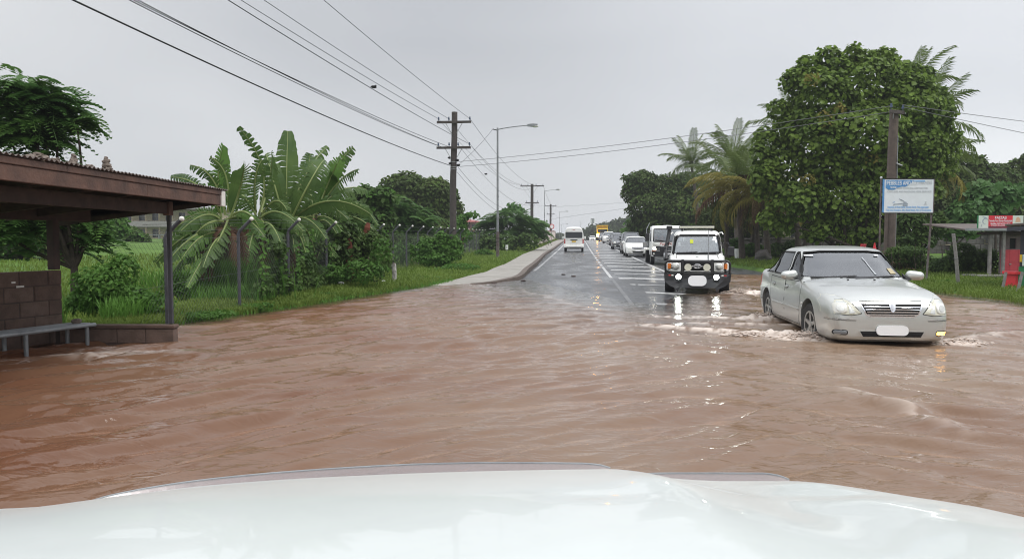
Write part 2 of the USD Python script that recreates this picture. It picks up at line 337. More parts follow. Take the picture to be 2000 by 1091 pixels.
def grid(Xs, Ys, zf):
    ny, nx = Xs.shape
    v = np.stack([Xs, Ys, zf(Xs, Ys)], -1).reshape(-1, 3)
    i, j = np.meshgrid(np.arange(ny - 1), np.arange(nx - 1), indexing='ij'); k = (i * nx + j).ravel()
    f = np.vstack([np.stack([k, k + 1, k + nx + 1], 1), np.stack([k, k + nx + 1, k + nx], 1)])
    return trimesh.Trimesh(v, f, process=False)

# ground sheet (grass terrain): one sheet out to the horizon, a little below the pavement
xs = np.concatenate([np.linspace(-1200, -90, 14), np.linspace(-80, -20, 40), np.linspace(-19.5, 30, 150), np.linspace(31, 90, 40), np.linspace(100, 1200, 14)])
ys = np.concatenate([np.linspace(-60, 4, 22), np.linspace(5, 45, 130), np.linspace(46, 170, 90), np.linspace(175, 420, 40), np.linspace(460, 1500, 12)])
GX, GY = np.meshgrid(xs, ys)
def sheet_z(X, Y):
    z = ground_z(X, Y); inside = (X > XL(Y)) & (X < XR(Y))
    n = (meshkit.fbm(np.stack([X * .7, Y * .7, X * 0], -1), 3, 3) - .5)
    return np.where(inside, z - 0.10, z - 0.02 + 0.05 * n * np.clip(np.minimum(np.abs(X - XL(Y)), np.abs(X - XR(Y))), 0, 1))
M['ground_grass'] = usdkit.material(stage, '/World/Looks/ground_grass', {
    'g': ('geometry', {}), 'n': ('noise_texture', {'scale': 0.35, 'detail': 8, 'roughness': 0.7}), 'n2': ('noise_texture', {'scale': 9, 'detail': 6, 'roughness': 0.7}),
    'r': ('rgb_ramp', {'ramp': [(0.30, (0.055, 0.105, 0.020)), (0.55, (0.115, 0.215, 0.036)), (0.75, (0.165, 0.270, 0.052))]}),
    'r2': ('rgb_ramp', {'ramp': [(0.25, (0.45, 0.45, 0.45)), (0.7, (1, 1, 1))]}), 'x': ('mix_color', {'blend_type': 'multiply', 'fac': 1.0}),
    'b': ('bump', {'strength': 0.6, 'distance': 0.05}), 'p': ('principled_bsdf', {'roughness': 0.85, 'specular_ior_level': 0.2})},
    [('g.position', 'n.vector'), ('g.position', 'n2.vector'), ('n.fac', 'r.fac'), ('n2.fac', 'r2.fac'), ('r.color', 'x.a'), ('r2.color', 'x.b'), ('x.result', 'p.base_color'), ('n2.fac', 'b.height'), ('b.normal', 'p.normal')], surface='p.BSDF')
single('ground', grid(GX, GY, sheet_z), 'ground_grass', kind='structure', smooth=True)

# road
M['asphalt'] = usdkit.material(stage, '/World/Looks/asphalt', {
    'g': ('geometry', {}), 'mp': ('mapping', {'scale': (1.0, 0.35, 1.0)}), 'n': ('noise_texture', {'scale': 0.9, 'detail': 6, 'roughness': 0.6}), 'n2': ('noise_texture', {'scale': 60, 'detail': 3}),
    'r': ('rgb_ramp', {'ramp': [(0.3, (0.028, 0.029, 0.032)), (0.5, (0.050, 0.051, 0.055)), (0.72, (0.085, 0.082, 0.080))]}),
    'mr': ('map_range', {'from_min': 0.35, 'from_max': 0.65, 'to_min': 0.14, 'to_max': 0.42}),
    'b': ('bump', {'strength': 0.25, 'distance': 0.008}), 'p': ('principled_bsdf', {'specular_ior_level': 0.32})},
    [('g.position', 'mp.vector'), ('mp.vector', 'n.vector'), ('g.position', 'n2.vector'), ('n.fac', 'r.fac'), ('r.color', 'p.base_color'), ('n.fac', 'mr.value'), ('mr.result', 'p.roughness'), ('n2.fac', 'b.height'), ('b.normal', 'p.normal')], surface='p.BSDF')
road = thing('road', kind='structure')
ry = np.concatenate([np.linspace(-45, 4, 30), np.linspace(4.3, 60, 160), np.linspace(61, 400, 120)])
sx = np.linspace(0, 1, 60)
XLr = np.where(ry > 24.2, XK(ry), XL(ry)) - 0.02
RX = XLr[:, None] + (XR(ry) + 0.6 - XLr)[:, None] * sx[None]; RY = np.repeat(ry[:, None], 60, 1)
def road_z(X, Y): return np.where(X > XR(Y), ground_z(XR(Y), Y) - 0.06 * (X - XR(Y)), ground_z(np.maximum(X, XL(Y) + 1e-4), Y)) + 0.010 * (meshkit.fbm(np.stack([X * .5, Y * .25, X * 0], -1), 3, 9) - .5) * np.clip((35 - Y) / 10, 0, 1)
part(road, 'asphalt_surface', grid(RX, RY, road_z), 'asphalt', True)

# footpath slabs and kerb on the left
def strip(fa, fb, y0, y1, zt, ns=10, dz=0.0):
    yy = np.linspace(y0, y1, ns); XX = np.stack([fa(yy), fb(yy)], 1); YY = np.repeat(yy[:, None], 2, 1)
    return grid(XX, YY, lambda X, Y: zt(X, Y) + dz)
def slab(fa, fb, y0, y1, top, ns=4, thick=0.16):
    yy = np.linspace(y0, y1, ns); rings = []
    for y in yy:
        a, b = float(fa(y)), float(fb(y)); za, zb = top(a, y), top(b, y)
        rings.append([[a, y, za], [b, y, zb], [b, y, zb - thick], [a, y, za - thick]])
    v = np.array(rings).reshape(-1, 3); f = []
    for i in range(ns - 1):
        for k in range(4):
            p, q = i * 4 + k, i * 4 + (k + 1) % 4; f += [[p, q, q + 4], [p, q + 4, p + 4]]
    f += [[0, 2, 1], [0, 3, 2]]; e = (ns - 1) * 4; f += [[e, e + 1, e + 2], [e, e + 2, e + 3]]
    m = trimesh.Trimesh(v, np.array(f), process=False); m.fix_normals(); return m
path = thing('footpath', kind='structure')
def ptop(x, y): return float(aof(y)) * (1.0 if y > 40 else 1.0) + np.interp(y, [22.9, 25.5, 28, 33, 60, 400], [-0.07, -0.03, 0.03, 0.10, 0.13, 0.13])
kb = 0.22
yb = [22.9, 25.0, 27.2]
while yb[-1] < 180: yb.append(yb[-1] + (2.4 if yb[-1] < 70 else 12))
for i, (y0, y1) in enumerate(zip(yb[:-1], yb[1:])):
    part(path, 'paving_slab', slab(lambda y: float(XL(y)) - 0.05, lambda y: float(XK(y)) - kb - 0.01, y0 + 0.012, y1 - 0.012, lambda x, y, j=i: ptop(x, y) + 0.004 * ((j * 37) % 3)), 'concrete')
kerb = thing('kerb', kind='structure')
yk = list(np.arange(24.4, 70, 1.5)) + list(np.arange(70, 180, 10))
for y0, y1 in zip(yk[:-1], yk[1:]):
    part(kerb, 'kerb_stone', slab(lambda y: float(XK(y)) - kb, lambda y: float(XK(y)), y0 + 0.01, y1 - 0.01, lambda x, y: ptop(x, y) + 0.012, 4, 0.3), 'kerb_brown')

# painted markings, 4 mm above the asphalt
def mark(name, u0, u1, y0, y1, m='marking', ns=None, skew=0.0, w=None):
    ns = ns or max(2, int(abs(y1 - y0) / 2) + 2); yy = np.linspace(y0, y1, ns)
    XX = np.stack([np.linspace(xu(u0, y), xu(u1, y), 6) for y in yy]); YY = np.repeat(yy[:, None], 6, 1) + skew * np.linspace(0, 1, 6)[None]
    part(road, name, grid(XX, YY, lambda X, Y: road_z(X, Y) + 0.006), m)
mark('edge_line', -3.29, -3.15, 34, 60, 'marking_faded', ns=20); mark('edge_line', -3.29, -3.15, 60.2, 165, ns=40)
mark('median_line', -0.05, 0.05, 13.5, 26, 'marking_worn')
mark('median_line', -0.06, 0.06, 27, 37)
for y0 in np.arange(38, 60, 4.0): mark('median_line', -0.07, 0.07, y0, y0 + 2.6)
mark('median_line', -0.07, 0.07, 62, 165, ns=50)
mark('median_line', 2.60, 2.80, 33, 165, ns=60)
yy = 16.4
while yy < 150:
    if yy < 26: mark('hatch_bar', 0.5 + RNG.uniform(-.2, .2), 3.3 + RNG.uniform(-.3, .3), yy, yy + 0.42, 'marking' if yy > 19 else 'marking_faded', 3, -0.2)
    else: mark('hatch_bar', 0.25, 2.5, yy, yy + 0.50 + yy * 0.012, 'marking_faded' if 29 < yy < 32 else 'marking', 3)
    yy += 3.3 if yy < 30 else (4.3 if yy < 60 else 5.6)

# ------------------------------------------------------------------ flood water
CARS = {'sedan': (5.39, 12.258, -1.686, -0.138), 'wagon': (5.50, 22.15, -1.8013, -0.06)}
def car_pt(c, lx, ly):
    X, Y, a, z = CARS[c]; return np.array([X + math.cos(a) * lx - math.sin(a) * ly, Y + math.sin(a) * lx + math.cos(a) * ly])
wy = [-12.0]
while wy[-1] < 31: wy.append(wy[-1] + (0.6 if wy[-1] < 1.0 else max(0.020, 0.0062 * max(wy[-1], 0.5))))
wy = np.array(wy); wx = np.concatenate([np.linspace(-22, -10.1, 60), np.arange(-10, 13.5, 0.042), np.linspace(13.6, 22, 50)])
WX, WY = np.meshgrid(wx, wy)
gzv = ground_z(WX, WY)
inside = (WX > XL(WY)) & (WX < XR(WY))
rz = np.where(inside, road_z(WX, WY), sheet_z(WX, WY))
depth0 = -rz
wr = np.random.default_rng(11)
H = np.zeros_like(WX)
wob = meshkit.fbm(np.stack([WX * .35, WY * .35, WX * 0], -1), 3, 5) - .5
wob2 = meshkit.fbm(np.stack([WX * .22 + 9, WY * .22, WX * 0], -1), 3, 15) - .5
amp = 0.35 + 1.3 * np.clip(meshkit.fbm(np.stack([WX * .25, WY * .18, WX * 0 + 3], -1), 3, 21), 0, 1) ** 1.5
sideR = np.clip((WX - .5 + .1 * (WY - 8)) / 3.0, 0, 1); sideR = sideR * sideR * (3 - 2 * sideR)
for fam, (a0, sp, wgt) in enumerate(((-50, 13, 1 - sideR), (-118, 15, sideR * .85))):
    for k in range(30):
        lam = 0.17 * (8.0 ** wr.uniform()); ang = math.radians(a0 + wr.normal() * sp)
        kk = 2 * math.pi / lam; ph = wr.uniform(0, 6.28)
        s = kk * (math.cos(ang) * WX + math.sin(ang) * WY) + ph + wob * (3.0 + 2.0 / lam) * 1.3 + wob2 * 7
        sn = np.sin(s); H += wgt * 0.0126 * lam ** 0.84 * (sn + .28 * np.cos(2 * s))
H *= amp
left = np.clip((-WX - 1.0) / 4, 0, 1)
H *= 0.85 + 0.45 * left * np.clip((14 - WY) / 8, 0.2, 1)
H -= H.mean(); H = 0.055 * np.tanh(H / 0.055)
foam = np.zeros_like(WX)
def fb(freq, seed, sel=None):
    X, Y = (WX, WY) if sel is None else (WX[sel], WY[sel])
    return meshkit.fbm(np.stack([X * freq, Y * freq, X * 0 + seed], -1), 3, seed)
def local(c0, c1, pad): return np.nonzero((WX > min(c0[0], c1[0]) - pad) & (WX < max(c0[0], c1[0]) + pad) & (WY > min(c0[1], c1[1]) - pad) & (WY < max(c0[1], c1[1]) + pad))
def ridge(P0, P1, w, h, fo, wig=0.25, seed=1):
    P0, P1 = np.array(P0, float), np.array(P1, float); d = P1 - P0; L = np.linalg.norm(d); d /= L; nrm = np.array([-d[1], d[0]])
    S = local(P0, P1, 3 * w + wig); X, Y = WX[S], WY[S]
    t = ((X - P0[0]) * d[0] + (Y - P0[1]) * d[1]) / L; n = (X - P0[0]) * nrm[0] + (Y - P0[1]) * nrm[1]
    n = n + wig * (fb(1.3, seed, S) - .5) * 2
    env = np.clip(t / .15, 0, 1) * np.clip((1 - t) / .2, 0, 1)
    H[S] += h * env * np.exp(-(n / w) ** 2)
    foam[S] = np.maximum(foam[S], fo * env * np.exp(-((n - w * .25) / (w * .75)) ** 2) * np.clip((fb(10, seed + 40, S) - .38) * 6, 0, 1))
def splash(c, r, h, fo, seed=1, st=(1, 1)):
    S = local(c, c, 2 * r * max(st)); X, Y = WX[S], WY[S]
    q = np.sqrt(((X - c[0]) / (r * st[0])) ** 2 + ((Y - c[1]) / (r * st[1])) ** 2); e = np.exp(-(q ** 2) * 1.6)
    nz = fb(9, seed, S)
    H[S] += h * e * (0.25 + 1.5 * np.clip(nz - .42, 0, 1) * 2)
    foam[S] = np.maximum(foam[S], fo * np.clip(e * 1.5 - .12, 0, 1) * np.clip((fb(13, seed + 9, S) - .34) * 6, 0, 1))
fw = car_pt('sedan', 1.35, -.85); rw = car_pt('sedan', -1.35, -.85); fl = car_pt('sedan', 1.9, .95)
splash(fw + [-.10, -.30], .48, .085, 1.0, 3, (1.35, .8)); splash(fw + [-.50, .15], .40, .05, .9, 4, (1.3, .8)); splash(rw + [-.12, -.3], .42, .08, 1.0, 5, (1.1, .9)); splash(fl + [.05, -.10], .30, .06, .9, 6); splash(fw + [.40, -.40], .30, .04, .8, 16)
ridge(fw + [.15, -.42], fw + [-2.6, 1.5], .16, .045, .9, .12, 7)
ridge(rw + [.1, -.6], rw + [-2.3, .5], .16, .035, .8, .14, 8)
ridge(rw + [.3, -1.5], rw + [-1.9, -.75], .10, .03, .7, .1, 13)
ridge(fl + [-.1, -.1], fl + [1.9, 1.2], .2, .05, .5, .15, 9)
ww = car_pt('wagon', 1.5, .8); splash(ww + [.35, -.6], .6, .06, .95, 10, (1.5, .7)); ridge(ww + [.2, -.7], ww + [2.2, -.3], .2, .04, .7, .15, 12)
ridge(at(1630, 752, 7.1)[:2], at(1900, 862, 5.2)[:2], .16, .05, .32, .2, 18)
ridge(at(1250, 640, 12.1)[:2], at(1700, 800, 6.2)[:2], .22, .03, .05, .25, 19)
ridge(at(1000, 560, 22.9)[:2], at(1260, 640, 12.1)[:2], .14, .014, .12, .3, 20)
ridge(at(330, 680, 9.8)[:2], at(60, 720, 8.2)[:2], .4, .02, .0, .3, 22)
splash(at(255, 690, 9.3)[:2], .5, .02, .55, 24, (1.6, .6)); splash(at(170, 700, 9.0)[:2], .4, .02, .45, 25, (1.6, .6))
spk = (fb(18, 77) > .865) & (fb(.8, 78) > .55); 
dmp = np.clip(depth0 / 0.07, 0.06, 1); near_edge = np.clip(np.minimum(WX - XL(WY), XR(WY) - WX) / 0.8, 0.1, 1)
H = H * dmp * near_edge
dep = np.clip(depth0 + H, 0, 1); dep = np.maximum(dep, np.where(inside, 0, .08))
wmesh = grid(WX, WY, lambda X, Y: H)
M['flood_water'] = usdkit.material(stage, '/World/Looks/flood_water', {
    'g': ('geometry', {}), 'd': ('attribute', {'attribute': 'depth'}), 'fo': ('attribute', {'attribute': 'foam'}),
    'mp': ('mapping', {'scale': (1.0, 2.6, 1.0), 'rotation': (0, 0, -0.35)}), 'n': ('noise_texture', {'scale': 3.2, 'detail': 4, 'roughness': 0.55, 'distortion': 0.8}),
    'n2': ('noise_texture', {'scale': 0.30, 'detail': 4, 'roughness': 0.6}),
    'r': ('rgb_ramp', {'ramp': [(0.10, (0.118, 0.043, 0.022)), (0.38, (0.160, 0.086, 0.052)), (0.72, (0.210, 0.142, 0.094))]}), 'sx': ('separate_xyz', {}), 'mx': ('map_range', {'from_min': -7.0, 'from_max': 3.0, 'to_min': -0.28, 'to_max': 0.12, 'clamp': True}), 'ad': ('math', {'math_type': 'add'}),
    'b': ('bump', {'strength': 0.34, 'distance': 0.05}),
    'p': ('principled_bsdf', {'roughness': 0.045, 'ior': 1.333, 'specular_ior_level': 0.5}),
    'clr': ('transparent_bsdf', {'color': (0.80, 0.70, 0.60)}), 'gl': ('glossy_bsdf', {'color': (1, 1, 1), 'roughness': 0.03}), 'fr': ('fresnel', {'IOR': 1.333}), 'thin': ('mix_closure', {}),
    'ma': ('map_range', {'from_min': 0.012, 'from_max': 0.12, 'to_min': 0.0, 'to_max': 1.0, 'clamp': True}), 'mixd': ('mix_closure', {}),
    'fp': ('principled_bsdf', {'base_color': (0.70, 0.61, 0.54), 'roughness': 0.6}), 'mixf': ('mix_closure', {})},
    [('g.position', 'mp.vector'), ('mp.vector', 'n.vector'), ('g.position', 'n2.vector'), ('g.position', 'sx.vector'), ('sx.x', 'mx.value'), ('n2.fac', 'ad.value1'), ('mx.result', 'ad.value2'), ('ad.value', 'r.fac'), ('r.color', 'p.base_color'), ('n.fac', 'b.height'), ('b.normal', 'p.normal'), ('b.normal', 'gl.normal'),
     ('fr.fac', 'thin.fac'), ('clr.BSDF', 'thin.closure1'), ('gl.BSDF', 'thin.closure2'), ('d.fac', 'ma.value'), ('ma.result', 'mixd.fac'), ('thin.closure', 'mixd.closure1'), ('p.BSDF', 'mixd.closure2'),
     ('fo.fac', 'mixf.fac'), ('mixd.closure', 'mixf.closure1'), ('fp.BSDF', 'mixf.closure2')], surface='mixf.closure')
keep = (WX > XL(WY) - 3.5) & (WX < XR(WY) + 2.0) & (depth0 > -0.12)
fk = keep.ravel()[wmesh.faces].any(1)
wf = wmesh.faces[fk]; idx = np.unique(wf); rm = np.zeros(len(wmesh.vertices), int); rm[idx] = np.arange(len(idx))
wm = trimesh.Trimesh(wmesh.vertices[idx], rm[wf], process=False)
wp = single('flood_water', wm, 'flood_water', kind='structure', smooth=True)
pv = UsdGeom.PrimvarsAPI(stage.GetPrimAtPath(wp))
pv.CreatePrimvar('depth', Sdf.ValueTypeNames.FloatArray, 'vertex').Set(Vt.FloatArray.FromNumpy(dep.ravel()[idx].astype(np.float32)))
pv.CreatePrimvar('foam', Sdf.ValueTypeNames.FloatArray, 'vertex').Set(Vt.FloatArray.FromNumpy(np.clip(foam, 0, 1).ravel()[idx].astype(np.float32)))
# ------------------------------------------------------------------ vehicles: shared builders (x forward, y to the vehicle's left, z up)
def chaikin(p, n=2):
    p = np.asarray(p, float)
    for _ in range(n):
        q = 0.75 * p[:-1] + 0.25 * p[1:]; r = 0.25 * p[:-1] + 0.75 * p[1:]
        p = np.vstack([p[:1], np.stack([q, r], 1).reshape(-1, 2), p[-1:]])
    return p
def ring_loft(rings):
    n, m = len(rings), len(rings[0]); v = np.vstack(rings); f = []
    i, j = np.meshgrid(np.arange(n - 1), np.arange(m), indexing='ij'); i = i.ravel(); j = j.ravel(); j2 = (j + 1) % m
    f = np.vstack([np.stack([i * m + j, i * m + j2, (i + 1) * m + j2], 1), np.stack([i * m + j, (i + 1) * m + j2, (i + 1) * m + j], 1)])
    c0, c1 = rings[0].mean(0), rings[-1].mean(0); k = n * m; v = np.vstack([v, c0, c1]); J = np.arange(m); J2 = (J + 1) % m
    f = np.vstack([f, np.stack([np.full(m, k), J2, J], 1), np.stack([np.full(m, k + 1), (n - 1) * m + J, (n - 1) * m + J2], 1)])
    t = trimesh.Trimesh(v, f, process=False)
    if t.volume < 0: t.invert()
    return t
def body_loft(table, prof, n=64):
    """table rows: x, bottom z, top z, half width; prof(zb, zt, w, x) -> half section control points from bottom centre to top centre"""
    T = np.array(sorted(table)); X = T[:, 0]
    ends = 0.5 - 0.5 * np.cos(np.linspace(0, np.pi, n)); xs = X[0] + (X[-1] - X[0]) * (0.5 * ends + 0.5 * np.linspace(0, 1, n))
    xs = np.unique(np.concatenate([xs, X])); P = [PchipInterpolator(X, T[:, k]) for k in (1, 2, 3)]
    rings = []
    for x in xs:
        h = chaikin(prof(float(P[0](x)), float(P[1](x)), float(P[2](x)), x), 2)
        r = np.vstack([h, (h * [-1, 1])[-2:0:-1]])
        rings.append(np.column_stack([np.full(len(r), x), r]))
    return ring_loft(rings)
def plan_loft(levels, m=48):
    """levels: z, front x, rear x, half width, superellipse exponent: a cabin as a stack of plan outlines"""
    rings = []; t = np.linspace(0, 2 * np.pi, m, endpoint=False) + np.pi / m
    for z, f, r, w, n in levels:
        c, a = (f + r) / 2, (f - r) / 2
        rings.append(np.column_stack([c + a * np.sign(np.cos(t)) * np.abs(np.cos(t)) ** (2 / n), w * np.sign(np.sin(t)) * np.abs(np.sin(t)) ** (2 / n), np.full(m, z)]))
    return ring_loft(rings)
def dense(L, k=4):
    L = np.array(L, float); s = np.arange(len(L)); q = np.linspace(0, len(L) - 1, (len(L) - 1) * k + 1)
    return np.column_stack([PchipInterpolator(s, L[:, c])(q) for c in range(L.shape[1])])
def shrink(levels, d, dz=None):
    L = np.array(levels, float).copy(); L[:, 1] -= d; L[:, 2] += d; L[:, 3] -= d; L[-1, 3] = max(L[-1, 3], .02)
    L[:, 0] = np.where(L[:, 0] > L[:, 0].mean(), L[:, 0] - (dz if dz is not None else d), L[:, 0]); return L
def prism(poly, axis, lo, hi):
    m = trimesh.creation.extrude_polygon(poly, hi - lo, engine='earcut'); v = m.vertices.copy(); h = v[:, 2] + lo
    v = {'x': np.column_stack([h, v[:, 0], v[:, 1]]), 'y': np.column_stack([v[:, 0], h, v[:, 1]]), 'z': np.column_stack([v[:, 0], v[:, 1], h])}[axis]
    t = trimesh.Trimesh(v, m.faces, process=False)
    if t.volume < 0: t.invert()
    return man(t)
AX = {'x': (0, 1, 2), 'y': (1, 0, 2), 'z': (2, 0, 1)}
def cast(mesh, pts, axis, side):
    """depth along the axis at 2D points, outermost hit seen from the given side"""
    a, b, c = AX[axis]; V = mesh.vertices; T = V[mesh.faces]; lo, hi = pts.min(0) - 1e-6, pts.max(0) + 1e-6
    mn, mx = T.min(1), T.max(1); T = T[(mn[:, b] <= hi[0]) & (mx[:, b] >= lo[0]) & (mn[:, c] <= hi[1]) & (mx[:, c] >= lo[1])]
    out = np.full(len(pts), np.nan)
    if len(T):
        A, B, C = T[:, 0], T[:, 1], T[:, 2]; d = (B[:, b] - A[:, b]) * (C[:, c] - A[:, c]) - (C[:, b] - A[:, b]) * (B[:, c] - A[:, c]); ok = np.abs(d) > 1e-12
        A, B, C, d = A[ok], B[ok], C[ok], d[ok]
        for s in range(0, len(pts), 400):
            p = pts[s:s + 400]; px, py = p[:, :1], p[:, 1:]
            w1 = ((px - A[:, b]) * (C[:, c] - A[:, c]) - (C[:, b] - A[:, b]) * (py - A[:, c])) / d
            w2 = ((B[:, b] - A[:, b]) * (py - A[:, c]) - (px - A[:, b]) * (B[:, c] - A[:, c])) / d
            hit = (w1 >= -1e-6) & (w2 >= -1e-6) & (w1 + w2 <= 1 + 1e-6)
            h = A[:, a] + w1 * (B[:, a] - A[:, a]) + w2 * (C[:, a] - A[:, a]); h = np.where(hit, h * side, -np.inf)
            m = h.max(1); out[s:s + 400] = np.where(np.isfinite(m), m * side, np.nan)
    if np.isnan(out).any():
        good = ~np.isnan(out)
        if not good.any(): out[:] = 0
        else: out[~good] = out[good][cKDTree(pts[good]).query(pts[~good])[1]]
    return out
def fill(poly, size):
    """triangulates a shapely polygon with points inside, so that it can follow a curved surface"""
    Vs, Fs, n = [], [], 0
    for g in getattr(poly, 'geoms', [poly]):
        if g.is_empty or g.area < 1e-8: continue
        v, f = trimesh.creation.triangulate_polygon(g.segmentize(size), engine='earcut'); v3 = np.column_stack([v, np.zeros(len(v))])
        for _ in range(6):
            e = np.linalg.norm(v3[f] - v3[np.roll(f, -1, 1)], axis=2).max()
            if e < size * 2.2: break
            v3, f = trimesh.remesh.subdivide(v3, f)
        Vs.append(v3[:, :2]); Fs.append(f + n); n += len(v3)
    return np.vstack(Vs), np.vstack(Fs)
def patch(body, poly, axis, side, off=0.004, thick=0.02, size=0.08, dome=0.0):
    p, f = fill(poly, size); h = cast(body, p, axis, side); a, b, c = AX[axis]
    e = np.sort(f[:, [0, 1, 1, 2, 2, 0]].reshape(-1, 2), axis=1); uq, cnt = np.unique(e, axis=0, return_counts=True); be = uq[cnt == 1]
    ob = np.zeros(len(p))
    if dome:
        bp = np.unique(be); dist = cKDTree(p[bp]).query(p)[0]; ob = dome * np.sqrt(np.clip(dist / dist.max(), 0, 1))
    def lay(hh):
        v = np.zeros((len(p), 3)); v[:, a] = hh; v[:, b] = p[:, 0]; v[:, c] = p[:, 1]; return v
    v = np.vstack([lay(h + side * (off + ob)), lay(h + side * (off - thick))]); n = len(p)
    o = f[:, [0, 1, 2]]; ff = [o, o[:, ::-1] + n]
    used = {}
    for t in f:
        for k in range(3): used[(t[k], t[(k + 1) % 3])] = 1
    q = [(i, j) if (i, j) in used else (j, i) for i, j in be]; q = np.array(q)
    ff += [np.column_stack([q[:, 1], q[:, 0], q[:, 0] + n]), np.column_stack([q[:, 1], q[:, 0] + n, q[:, 1] + n])]
    m = trimesh.Trimesh(v, np.vstack(ff), process=False)
    if m.volume < 0: m.invert()
    return m
def revolve_y(prof, n=28):
    """profile (radius, y) closed loop -> solid about the y axis"""
    p = np.array(prof, float); t = np.linspace(0, 2 * np.pi, n, endpoint=False); m = len(p)
    v = np.stack([p[None, :, 0] * np.cos(t)[:, None], np.repeat(p[None, :, 1], n, 0), p[None, :, 0] * np.sin(t)[:, None]], -1).reshape(-1, 3)
    i, j = np.meshgrid(np.arange(n), np.arange(m), indexing='ij'); i = i.ravel(); j = j.ravel(); i2 = (i + 1) % n; j2 = (j + 1) % m
    f = np.vstack([np.stack([i * m + j, i * m + j2, i2 * m + j2], 1), np.stack([i * m + j, i2 * m + j2, i2 * m + j], 1)])
    t_ = trimesh.Trimesh(v, f, process=False)
    if t_.volume < 0: t_.invert()
    return t_
def wheel(parent, x, y, z, r, w, out, rimr=0.62, spokes=5, rim='alloy', steer=0.0):
    h = holder(parent, 'wheel', loc=(x, y, z))
    if steer: UsdGeom.Xform(stage.GetPrimAtPath(h)).AddRotateZOp().Set(math.degrees(steer))
    rr = r * rimr
    part(h, 'tyre', revolve_y([(rr, -w * .42), (r * .93, -w / 2), (r * .985, -w * .40), (r, -w * .28), (r * .985, -w * .1), (r, 0), (r * .985, w * .1), (r, w * .28), (r * .985, w * .40), (r * .93, w / 2), (rr, w * .42)], 36), 'rubber', 40)
    ms = [revolve_y([(rr * .88, out * w * .43), (rr + .004, out * w * .43), (rr + .004, -out * w * .3), (rr * .9, -out * w * .3)], 32), cyl((0, out * w * .20, 0), (0, out * w * .40, 0), rr * .24, 16)]
    for k in range(spokes):
        a = 2 * np.pi * k / spokes + .3; d = np.array([math.cos(a), 0, math.sin(a)]); s = np.array([-math.sin(a), 0, math.cos(a)])
        v = [];
        for rad, hw, yo in ((rr * .15, rr * .16, .36), (rr * .95, rr * .11, .42)):
            for sg in (-1, 1):
                for dy in (0, -.12): v.append(d * rad + s * hw * sg + np.array([0, out * w * (yo + dy), 0]))
        ms.append(trimesh.convex.convex_hull(np.array(v)))
    part(h, 'rim', cat(ms), rim, 30)
    part(h, 'brake_disc', cyl((0, out * w * .02, 0), (0, out * w * .10, 0), rr * .84, 20), 'seam_black')
    return h
def arch(x, y0, y1, r, z): return man(trimesh.creation.cylinder(r, abs(y1 - y0), sections=40, transform=trimesh.transformations.translation_matrix([x, (y0 + y1) / 2, z]) @ trimesh.transformations.rotation_matrix(np.pi / 2, [1, 0, 0])))
def sym(fn): return [fn(s) for s in (1, -1)]
def mir(poly, s): return poly if s > 0 else shapely.affinity.scale(poly, -1, 1, origin=(0, 0))
import shapely.affinity
def PY(*pts): return Polygon(pts)

